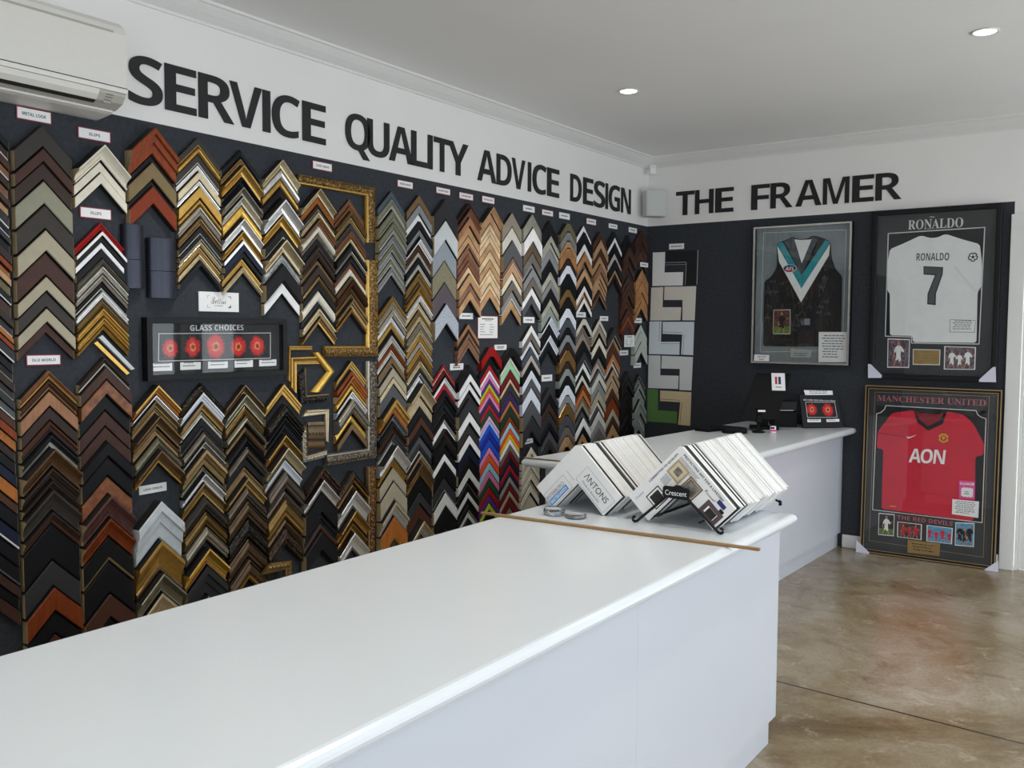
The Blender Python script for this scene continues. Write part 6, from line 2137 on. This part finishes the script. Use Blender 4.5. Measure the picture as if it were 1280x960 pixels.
def card(par, q, d, nm='certificate', m=None, rows=6, seed=1):
    o = MB().prism(q, d, d+.001).build(nm, m or M['card_white'], par)
    x0 = min(p[0] for p in q); x1 = max(p[0] for p in q); z0 = min(p[1] for p in q); z1 = max(p[1] for p in q); w = x1-x0; h = z1-z0
    lines(MB(), x0+w*.1, x1-w*.1, [z1-h*(.14+.78*k/rows) for k in range(rows)], h*.3/rows, d+.0011, random.Random(seed), .35).build('print', M['ink_grey'], o)
    return o
# ---- sleeveless black jersey in a silver frame
A = ART['guernsey']; Wd, Hd = A['size']
t = thing('jersey_frame', 'silver-edged black box frame holding a sleeveless black jersey with teal chevron', 'framed jersey', (.908, -.002, 1.312))
frame_ring(MB(), Wd, Hd, .012, 0, .052).build('frame', M['black_satin'], t)
frame_ring(MB(), Wd-.002, Hd-.002, .014, .0525, .055, .001, .001).build('silver_edge', M['silver'], t, label='silver front edge')
MB().box(.0125, -.012, .0125, Wd-.0125, -.001, Hd-.0125).build('backing_mat', M['mat_grey'], t)
poly_outline(MB(), A['line'], .003, .0122, .0126).build('mat_line', M['white_core'], t)
j = MB().prism(smooth_poly(A['shirt']), .0125, .022).build('jersey', M['jersey_black'], t)
MB().prism(A['yoke'], .0221, .0228).build('yoke', M['grey_print'], j); MB().prism(A['inner'], .0232, .0238).build('collar_lining', M['jersey_white'], j)
MB().prism(A['white'], .0222, .0229).build('white_chevron', M['jersey_white'], j); MB().prism(A['teal'], .023, .0237).build('teal_chevron', M['teal'], j)
oc = A['oval'][0]; rx = abs(A['oval'][1][0]-oc[0]); ry = abs(A['oval'][2][1]-oc[1])
b = MB().prism(disc(oc, rx, ry), .024, .0245).build('league_badge', M['card_white'], j)
MB().prism(disc(oc, rx*.93, ry*.9), .0246, .0248).build('badge_field', M['blue_print'], b)
MB().prism([q for q in disc(oc, rx*.93, ry*.9, 40) if q[1] < oc[1]-ry*.15], .0249, .0251).build('badge_base', M['red_print'], b)
quad_text('badge_lettering', 'AFL', M['card_white'], b, [(oc[0]+(x-oc[0])*.85, oc[1]+(z-oc[1])*.7) for x, z in A['afl']], .0253, 'bold', shear=.15)
pq = [(x, z) for x, z in A['patch']]; MB().prism(pq, .0221, .0226).build('patch', M['ink_grey'], j)
sg = MB()
def scribble(mb, c, s, seed, d):
    r_ = random.Random(seed); p = [(c[0]-s, -d, c[1])]
    for i in range(9): p.append((c[0]-s+2*s*(i+1)/9, -d, c[1]+s*r_.uniform(-.8, .8)))
    mb.tube(p, .0009, 4)
S_ = A['sig']
for i, c in enumerate(S_): scribble(sg, c, .022, i, .0235)
sg.build('signature_scrawl', M['ink_grey'], j)
photo(t, A['photo'], M['crowd2'], M['jersey_black'], .026, M['cream_print'], M['grass'])
card(t, A['card'], .0275, rows=9)
o = MB().prism(A['plaque'], .013, .016).build('plaque', M['grey_plaque'], t); x0, z0 = A['plaque'][3]
lines(MB(), A['plaque'][3][0]+.02, A['plaque'][2][0]-.02, [A['plaque'][3][1]+.012, A['plaque'][3][1]+.026], .004, .0162, random.Random(5), .2).build('plaque_print', M['ink'], o)
MB().box(.013, -.0485, .013, Wd-.013, -.0455, Hd-.013).build('glass_pane', M['glass'], t)
o = MB().prism(A['tag'], .049, .0498).build('sale_tag', M['card_white'], t)
tq = A['tag']; cx = sum(p[0] for p in tq)/4; cz = sum(p[1] for p in tq)/4
lettering('tag_lettering', 'NOT FOR', M['ink'], o, cx, cz+.008, .06, .011, .05, 'bold'); lettering('tag_lettering', 'SALE', M['ink'], o, cx, cz-.01, .035, .011, .05, 'bold')

# ---- white shirt
def block7(q, d0, d1, m, par, nm): return MB().prism(q, d0, d1).build(nm, m, par)
A = ART['white_shirt']; Wd, Hd = A['size']
t = thing('jersey_frame', 'black frame holding a white football shirt with name and number seven', 'framed jersey', (1.756, -.002, 1.226))
frame_ring(MB(), Wd, Hd, .034, 0, .045).build('frame', M['black_satin'], t, bevel=.006)
op = A['opening']
MB().box(.035, -.0095, .035, Wd-.035, -.001, Hd-.035).build('backing_mat', M['mat_black'], t)
def mat_with_hole(W0, H0, W1, H1, q, d0, d1, m, par, nm):
    # four-sided board around an opening: strips between the outer rectangle and the opening's box
    xa = min(p[0] for p in q); xb = max(p[0] for p in q); za = min(p[1] for p in q); zb = max(p[1] for p in q)
    mb = MB()
    for r_ in ([(W0, H0), (W1, H0), (W1, za), (W0, za)], [(W0, zb), (W1, zb), (W1, H1), (W0, H1)], [(W0, za), (xa, za), (xa, zb), (W0, zb)], [(xb, za), (W1, za), (W1, zb), (xb, zb)]): mb.prism(r_, d0, d1)
    return mb.build(nm, m, par)
mat_with_hole(.0345, .0345, Wd-.0345, Hd-.0345, [op[0], op[1], op[2], (op[5][0], op[2][1])], .0185, .0205, M['mat_dark'], t, 'top_mat')
MB().prism([op[5], op[4], op[3], (op[5][0], op[3][1])], .0185, .0205).build('mat_notch', M['mat_dark'], t)
poly_outline(MB(), op, .0065, .0206, .0212).build('bevel_line', M['white_core'], t)
j = MB().prism(smooth_poly(A['shirt']), .0098, .0178).build('shirt', M['jersey_white'], t)
poly_outline(MB(), A['fold'], .0015, .0179, .0182).build('sleeve_fold', M['book_grey'], j)
quad_text('name_lettering', 'RONALDO', M['grey_print'], j, A['name'], .0182, 'bold')
n7 = block7(A['seven'], .0179, .0183, M['black_satin'], j, 'number_seven'); block7(A['seven_in'], .0184, .0187, M['grey_print'], n7, 'number_fill')
bc = A['badge'][0]; br = abs(A['badge'][1][0]-bc[0])
b = MB().prism(disc(bc, br, br), .0179, .0182).build('sleeve_badge', M['black_satin'], j)
st = MB()
def star(mb, c, r0, d, rot=0.):
    mb.prism([(c[0]+(r0 if k % 2 == 0 else r0*.42)*math.sin(rot+PI*k/5), c[1]+(r0 if k % 2 == 0 else r0*.42)*math.cos(rot+PI*k/5)) for k in range(10)], d, d+.0003)
for k in range(5):
    a = 2*PI*k/5
    c = (bc[0]+br*.52*math.sin(a+PI/5), bc[1]+br*.52*math.cos(a+PI/5)); st.prism([(c[0]+br*.3*math.cos(2*PI*i/6), c[1]+br*.3*math.sin(2*PI*i/6)) for i in range(6)], .0183, .0185)
    c = (bc[0]+br*.9*math.sin(a), bc[1]+br*.9*math.cos(a)); st.prism([(c[0]+br*.14*math.cos(2*PI*i/5), c[1]+br*.14*math.sin(2*PI*i/5)) for i in range(5)], .0183, .0185)
st.build('badge_pattern', M['card_white'], b)
o = card(t, A['coa'], .0188, rows=5); poly_outline(MB(), A['coa'], .003, .0199, .0201).build('certificate_border', M['ink_grey'], o)
quad_text('title_lettering', 'RONALDO', M['white_core'], t, A['title'], .0212, 'serif')
lettering('title_accent', '~', M['white_core'], t, (A['title'][0][0]+A['title'][1][0])/2-.02, A['title'][0][1]+.012, .03, .009, .0212)
photo(t, A['photo1'], M['crowd'], M['jersey_white'], .0212)
photo(t, A['photo2'], M['crowd'], M['jersey_white'], .0212, n=3)
o = MB().prism(A['plaque'], .0212, .022).build('plaque', M['card_white'], t); q = A['plaque']; cx = sum(p[0] for p in q)/4; cz = sum(p[1] for p in q)/4
MB().prism([(cx+(x-cx)*.95, cz+(z-cz)*.9) for x, z in q], .0221, .0225).build('plaque_face', M['brass'], o)
lines(MB(), q[3][0]+.03, q[2][0]-.03, [cz-.02, cz, cz+.02], .006, .0227, random.Random(8), .3).build('plaque_print', M['gold_line'], o)
MB().box(.035, -.033, .035, Wd-.035, -.030, Hd-.035).build('glass_pane', M['glass'], t)
for k in ('prot1', 'prot2'): MB().prism(A[k], .0455, .0515).build('corner_protector', M['lilac'], t, label='white foam corner protector')

# ---- red shirt, leaning on the wall
A = ART['red_shirt']; Wd, Hd = A['size']
t = thing('jersey_frame', 'gold-edged frame holding a red football shirt, standing on the concrete floor', 'framed jersey', (1.747, -.064, .006))
t.rotation_euler = (-.026, 0, 0)
frame_ring(MB(), Wd, Hd, .022, 0, .032).build('frame', M['black_satin'], t)
frame_ring(MB(), Wd, Hd, .006, .0323, .0345).build('gold_edge', M['gold_line'], t, label='pale gold front edge')
frame_ring(MB(), Wd-.04, Hd-.04, .004, .0323, .0335, .02, .02).build('gold_sight_edge', M['gold_line'], t, label='gold sight edge')
MB().box(.0225, -.0095, .0225, Wd-.0225, -.001, Hd-.0225).build('backing_mat', M['mat_black'], t)
op = A['opening']
mat_with_hole(.0224, .0224, Wd-.0224, Hd-.0224, [(op[0][0], op[4][1]), (op[8][0] if len(op) > 8 else op[-2][0], op[4][1]), op[-2], (op[-1][0], op[-2][1])], .0185, .0205, M['mat_dark'], t, 'top_mat')
poly_outline(MB(), op, .005, .0206, .0212).build('bevel_line', M['white_core'], t)
poly_outline(MB(), A['line'], .0022, .0206, .0209).build('mat_line', M['gold_line'], t)
j = MB().prism(smooth_poly(A['shirt']), .0098, .0175).build('shirt', M['jersey_red'], t)
MB().prism(A['inside'], .0176, .0179).build('neck_lining', M['jersey_dark_red'], j); MB().prism(A['collar'], .018, .0185).build('collar', M['black_satin'], j)
MB().prism(A['swoosh'], .0176, .018).build('tick_mark', M['card_white'], j); MB().prism(A['fold'], .0176, .0178).build('fold_line', M['jersey_dark_red'], j); MB().prism(A['hem'], .0176, .0178).build('hem_mark', M['yellow_print'], j)
cc = A['crest'][0]; cr_ = abs(A['crest'][1][0]-cc[0])
b = MB().prism([(cc[0]+cr_*x, cc[1]+cr_*z) for x, z in ((-1.1, .45), (-.5, .75), (-.6, .95), (.6, .95), (.5, .75), (1.1, .45), (.8, .2), (.85, -.2), (1.0, -.45), (.5, -.8), (0, -1), (-.5, -.8), (-1., -.45), (-.85, -.2), (-.8, .2))], .0176, .0181).build('crest', M['yellow_print'], j)
MB().prism(disc(cc, cr_*.62, cr_*.62), .0182, .0184).build('crest_ring', M['red_print'], b)
MB().prism([(cc[0]+cr_*x*.6, cc[1]+cr_*z*.6) for x, z in ((-.55, .6), (.55, .6), (.5, -.1), (0, -.7), (-.5, -.1))], .0185, .0187).build('crest_shield', M['yellow_print'], b)
quad_text('sponsor_lettering', 'AON', M['card_white'], j, A['sponsor'], .0178, 'bold', shear=.12, spacing=.82)
o = MB().prism(A['special'], .0222, .0232).build('price_ticket', M['pink_print'], t, label='bright pink price ticket')
q = A['special_in']; cx = sum(p[0] for p in q)/4; cz = sum(p[1] for p in q)/4; rw = abs(q[1][0]-q[0][0])/2; rh = abs(q[0][1]-q[3][1])/2
MB().prism([(cx+rw*(1 if k % 2 else .86)*max(-1, min(1, 1.25*math.cos(2*PI*k/28))), cz+rh*(1 if k % 2 else .86)*max(-1, min(1, 1.25*math.sin(2*PI*k/28)))) for k in range(28)], .0233, .0236).build('ticket_burst', M['card_white'], o)
MB().prism([(x, z) for x, z in A['special_t']], .0233, .0235).build('ticket_header', M['card_white'], o)
quad_text('ticket_lettering', 'SPECIAL', M['pink_print'], o, [((a[0]*.9+cx*.1), a[1]) for a in A['special_t']], .0238, 'bold')
lines(MB(), cx-rw*.5, cx+rw*.5, [cz, cz-rh*.4], rh*.16, .0238, random.Random(2), .3).build('ticket_price', M['ink'], o)
card(t, A['coa'], .0222, rows=7)
quad_text('title_lettering', 'MANCHESTER UNITED', M['rose_print'], t, A['title'], .0212, 'serif')
quad_text('subtitle_lettering', "'THE RED DEVILS'", M['rose_print'], t, A['devils'], .0212, 'bold')
photo(t, A['photo1'], M['dark_photo'], M['jersey_white'], .0212, ground=M['grass']); photo(t, A['photo2'], M['crowd2'], M['jersey_red'], .0212, n=3)
photo(t, A['photo3'], M['sky_print'], M['jersey_red'], .0212, n=4); photo(t, A['photo4'], M['sky_print'], M['black_satin'], .0212, n=3)
o = MB().prism(A['plaque'], .0212, .0225).build('plaque', M['brass'], t); q = A['plaque']; cx = sum(p[0] for p in q)/4; cz = sum(p[1] for p in q)/4
lines(MB(), q[3][0]+.025, q[2][0]-.025, [cz-.02, cz, cz+.018], .006, .0227, random.Random(8), .3).build('plaque_print', M['ink'], o)
MB().box(.0228, -.029, .0228, Wd-.0228, -.026, Hd-.0228).build('glass_pane', M['glass'], t)
for k in ('prot1', 'prot2'):
    q = A[k]; MB().prism(q, .0348, .043).build('corner_protector', M['lilac'], t, label='white foam corner protector')
# ---- flower prints
def flower(par, c, r, d, mats=('petal', 'petal_dark', 'petal_gold')):
    rr = random.Random(int(c[0]*1e4))
    o = None
    for ring_, (n, r1, r0, m) in enumerate(((30, 1., .3, mats[1]), (30, .93, .25, mats[0]), (24, .7, .2, mats[0]), (14, .42, .12, mats[2]))):
        mb = MB()
        for k in range(n):
            a = 2*PI*(k+rr.random()*.5)/n; L = r*r1*rr.uniform(.85, 1.08); w = PI/n*1.15
            pt = lambda q, e: (c[0]+q*math.cos(e), c[1]+q*math.sin(e)*1.12)
            mb.prism([pt(r*r0, a-w*.5), pt(L*.72, a-w*.8), pt(L, a), pt(L*.72, a+w*.8), pt(r*r0, a+w*.5)], d+.0004*ring_, d+.0004*ring_+.0003)
        q = mb.build('petals' if o else 'flower', M[m], o or par); o = o or q
    MB().prism(disc(c, r*.2, r*.22, 14), d+.0017, d+.002).build('flower_centre', M['petal_dark'], o)
A = ART['flower_print']; Wd, Hd = A['size']
t = thing('flower_print_frame', 'wide black frame reading GLASS CHOICES with five red flower prints', 'picture', (.002, -4.512, 1.333), LW)
frame_ring(MB(), Wd, Hd, .024, 0, .04).build('frame', M['black_satin'], t)
MB().box(.0245, -.012, .0245, Wd-.0245, -.001, Hd-.0245).build('mat', M['mat_black'], t)
op = A['opening']
MB().prism(op, .0122, .0128).build('print_sheet', M['mat_black'], t)
poly_outline(MB(), op, .0028, .013, .0136).build('bevel_line', M['white_core'], t)
quad_text('title_lettering', 'GLASS CHOICES', M['white_core'], t, A['title'], .0125, 'bold')
for k in range(1, 6):
    c = A['f%d' % k][0]; flower(t, c, abs(A['f%d' % k][1][0]-c[0])*1.12, .0131)
    o = card(t, A['l%d' % k], .0131, 'label_card', rows=2, seed=k)
sx = A['split'][0][0]
MB().box(.0248, -.030, .0248, sx-.0005, -.027, Hd-.0248).build('glass_pane', M['glass_shiny'], t, label='reflective glass pane over three flowers')
MB().box(sx+.0005, -.030, .0248, Wd-.0248, -.027, Hd-.0248).build('glass_pane', M['glass_museum'], t, label='anti-reflective glass pane over two flowers')
# ---- small flower stand on the rear counter
A = ART['flower_stand']; Wd, Hd = A['size']
t = thing('flower_stand', 'leaning black sample stand with two red flower prints on the rear counter', 'display stand', (1.392, -.302, TOP+.006), PI/4)
t.rotation_euler = (-.30, 0, PI/4)
MB().box(0, 0, 0, Wd, .014, Hd).build('board', M['black_satin'], t, bevel=.002)
poly_outline(MB(), A['opening'], .0028, .0006, .0012).build('print_border', M['white_core'], t)
for k in (1, 2): flower(t, A['f%d' % k][0], abs(A['f%d' % k][1][0]-A['f%d' % k][0][0]), .0006); card(t, A['l%d' % k], .0006, 'label_card', rows=2, seed=k)
quad_text('title_lettering', 'SEE HOW NEW Ultra Vue Glass', M['white_core'], t, A['title'], .0006, 'bold')
cq = A['card']; cz0 = min(p[1] for p in cq)
o = MB().prism([cq[0], cq[1], (cq[2][0], Hd+.001), (cq[3][0], Hd+.001)], -.006, -.0045).build('top_card', M['card_white'], t)
lines(MB(), cq[3][0]+.03, cq[2][0]-.03, [Hd+.012, Hd+.026], .006, -.0044, random.Random(2), .1).build('card_print', M['ink_grey'], o)
MB().loft([[(.11, .0145, .19), (.19, .0145, .19), (.19, .0145, .17), (.11, .0145, .17)], [(.11, .075, .027), (.19, .075, .027), (.19, .070, .024), (.11, .070, .024)]]).build('strut', M['black_satin'], t)

# ------------------------------------------------------------------ till things on the rear counter
Z = TOP+.001
t = thing('pos_terminal', 'black till screen tilted back on its foot with a white card stuck on', 'till screen', (1.18, -.50, Z), .35)
MB().box(-.10, -.07, 0, .10, .09, .018).build('foot', M['black_plastic'], t, bevel=.005)
MB().loft([[(-.03, .02, .018), (.03, .02, .018), (.03, .05, .018), (-.03, .05, .018)], [(-.03, .0, .2), (.03, .0, .2), (.03, .02, .2), (-.03, .02, .2)]]).build('neck', M['black_plastic'], t)
s_ = .34
def tilt(x0, x1, z0, z1, d0, d1, sk=.0):
    """slab on the tilted screen: across x, up the slope, out from its face"""
    f = lambda x, q, d: (x+sk*q, -.085+q*.42-d*.92, .075+q*.91-d*.42)
    return MB().loft([[f(x0, z0, d0), f(x1, z0, d0), f(x1, z0, d1), f(x0, z0, d1)], [f(x0, z1, d0), f(x1, z1, d0), f(x1, z1, d1), f(x0, z1, d1)]])
tilt(-.15, .085, 0, .33, -.022, 0, .28).build('screen', M['black_plastic'], t)
tilt(-.14, .075, .01, .32, .0004, .001, .28).build('screen_glass', M['black_plastic'], t)
cd = tilt(.06, .15, .215, .345, .0016, .0026, -.05).build('sticker_card', M['card_white'], t, label='white card with blue and red print')
tilt(.083, .097, .262, .318, .0028, .0032, -.05).build('red_mark', M['red_print'], cd)
tilt(.105, .122, .262, .318, .0028, .0032, -.05).build('blue_mark', M['blue_print'], cd)
tilt(.085, .125, .238, .243, .0028, .0032, -.05).build('underline_mark', M['ink'], cd)
t = thing('receipt_printer', 'boxy black receipt printer beside the till screen', 'printer', (1.222, -.225, Z), .5)
MB().box(-.082, -.09, 0, .082, .10, .11).build('body', M['black_plastic'], t, bevel=.006)
MB().box(-.08, -.088, .1115, .08, .098, .185).build('cover', M['black_satin'], t, bevel=.01)
MB().box(-.055, -.0925, .117, .055, -.0885, .123).build('paper_slot', M['ac_grey'], t)
t = thing('card_reader', 'rounded black card reader lying on the rear counter', 'card reader', (1.115, -.88, Z), .4)
MB().loft([[(math.copysign(abs(math.cos(a))**.6, math.cos(a))*.085*q, math.copysign(abs(math.sin(a))**.6, math.sin(a))*.05*q, z) for a in [2*PI*k/24 for k in range(24)]] for q, z in ((.9, 0), (1, .006), (1, .028), (.9, .036), (.6, .04))]).build('body', M['black_plastic'], t, smooth=True)
MB().box(-.03, -.02, .0402, .035, .02, .042).build('keypad', M['black_satin'], t, bevel=.001)
t = thing('keyboard', 'slim black keyboard at the wall-side edge of the rear counter', 'keyboard', (.945, -.78, Z), 1.3)
MB().box(-.16, -.06, 0, .16, .06, .016).build('base', M['black_plastic'], t, bevel=.004)
kb = MB()
for i in range(14):
    for k in range(4): kb.box(-.15+.0215*i, -.05+.026*k, .0163, -.132+.0215*i, -.028+.026*k, .020)
kb.build('key_block', M['black_satin'], t)
t = thing('barcode_scanner', 'black handheld scanner in its cradle before the till screen', 'scanner', (1.235, -.755, Z), .6)
MB().lathe([(.001, 0), (.042, 0), (.044, .008), (.02, .014), (.012, .02), (.012, .07), (.001, .07)], 24).build('cradle', M['black_plastic'], t, smooth=True)
MB().loft([[(-.016, -.02, .07), (.016, -.02, .07), (.018, .015, .068), (-.018, .015, .068)], [(-.015, -.03, .12), (.015, -.03, .12), (.017, .01, .125), (-.017, .01, .125)], [(-.028, -.07, .145), (.028, -.07, .145), (.026, .01, .165), (-.026, .01, .165)]]).build('handle', M['black_plastic'], t)
MB().box(-.024, -.074, .146, .024, -.0705, .158).build('window', M['card_white'], t)
MB().box(-.012, .012, .10, .012, .0195, .12).build('trigger', M['blue_print'], t)
MB().tube([(0, .02, .075), (.03, .05, .05), (.05, .07, .01), (.02, .10, .005), (-.05, .11, .005)], .003, 6).build('cable', M['black_plastic'], t, smooth=True)
t = thing('small_box', 'tiny pink and white box beside the card things on rear counter', 'box', (1.315, -.70, Z), .55)
MB().box(-.018, -.012, 0, .018, .012, .044).build('carton', M['card_white'], t, bevel=.001)
MB().box(-.0182, -.0128, .008, .0182, -.0122, .022).build('pink_band', M['pink_print'], t); MB().box(-.0182, -.0128, .026, .008, -.0122, .040).build('dark_band', M['ink'], t)

# ------------------------------------------------------------------ camera and view
cam = bpy.data.cameras.new('camera'); cam.sensor_fit = 'HORIZONTAL'; cam.sensor_width = 36.; cam.lens = 36.*1133.04/1280.; cam.clip_start = .05
co = bpy.data.objects.new('camera', cam); C.objects.link(co); bpy.context.scene.camera = co
yaw, pitch, roll = .617240, .0593341, .00518543
f = Vector((-math.sin(yaw)*math.cos(pitch), math.cos(yaw)*math.cos(pitch), -math.sin(pitch)))
r = Vector((math.cos(yaw), math.sin(yaw), 0)); u = r.cross(f)
r2 = r*math.cos(roll)+u*math.sin(roll); u2 = -r*math.sin(roll)+u*math.cos(roll)
mw = Matrix((r2, u2, -f)).transposed().to_4x4(); mw.translation = (3.394807, -6.666617, 1.55)
co.matrix_world = mw
sc = bpy.context.scene
sc.view_settings.view_transform = 'Standard'; sc.view_settings.look = 'None'; sc.view_settings.gamma = 1.; sc.view_settings.use_curve_mapping = False
sc.view_settings.exposure = 0.
sc.cycles.use_denoising = True; sc.cycles.max_bounces = 8; sc.cycles.diffuse_bounces = 5; sc.cycles.caustics_reflective = False; sc.cycles.caustics_refractive = False; sc.cycles.transparent_max_bounces = 12
sc.cycles.sample_clamp_indirect = 6.
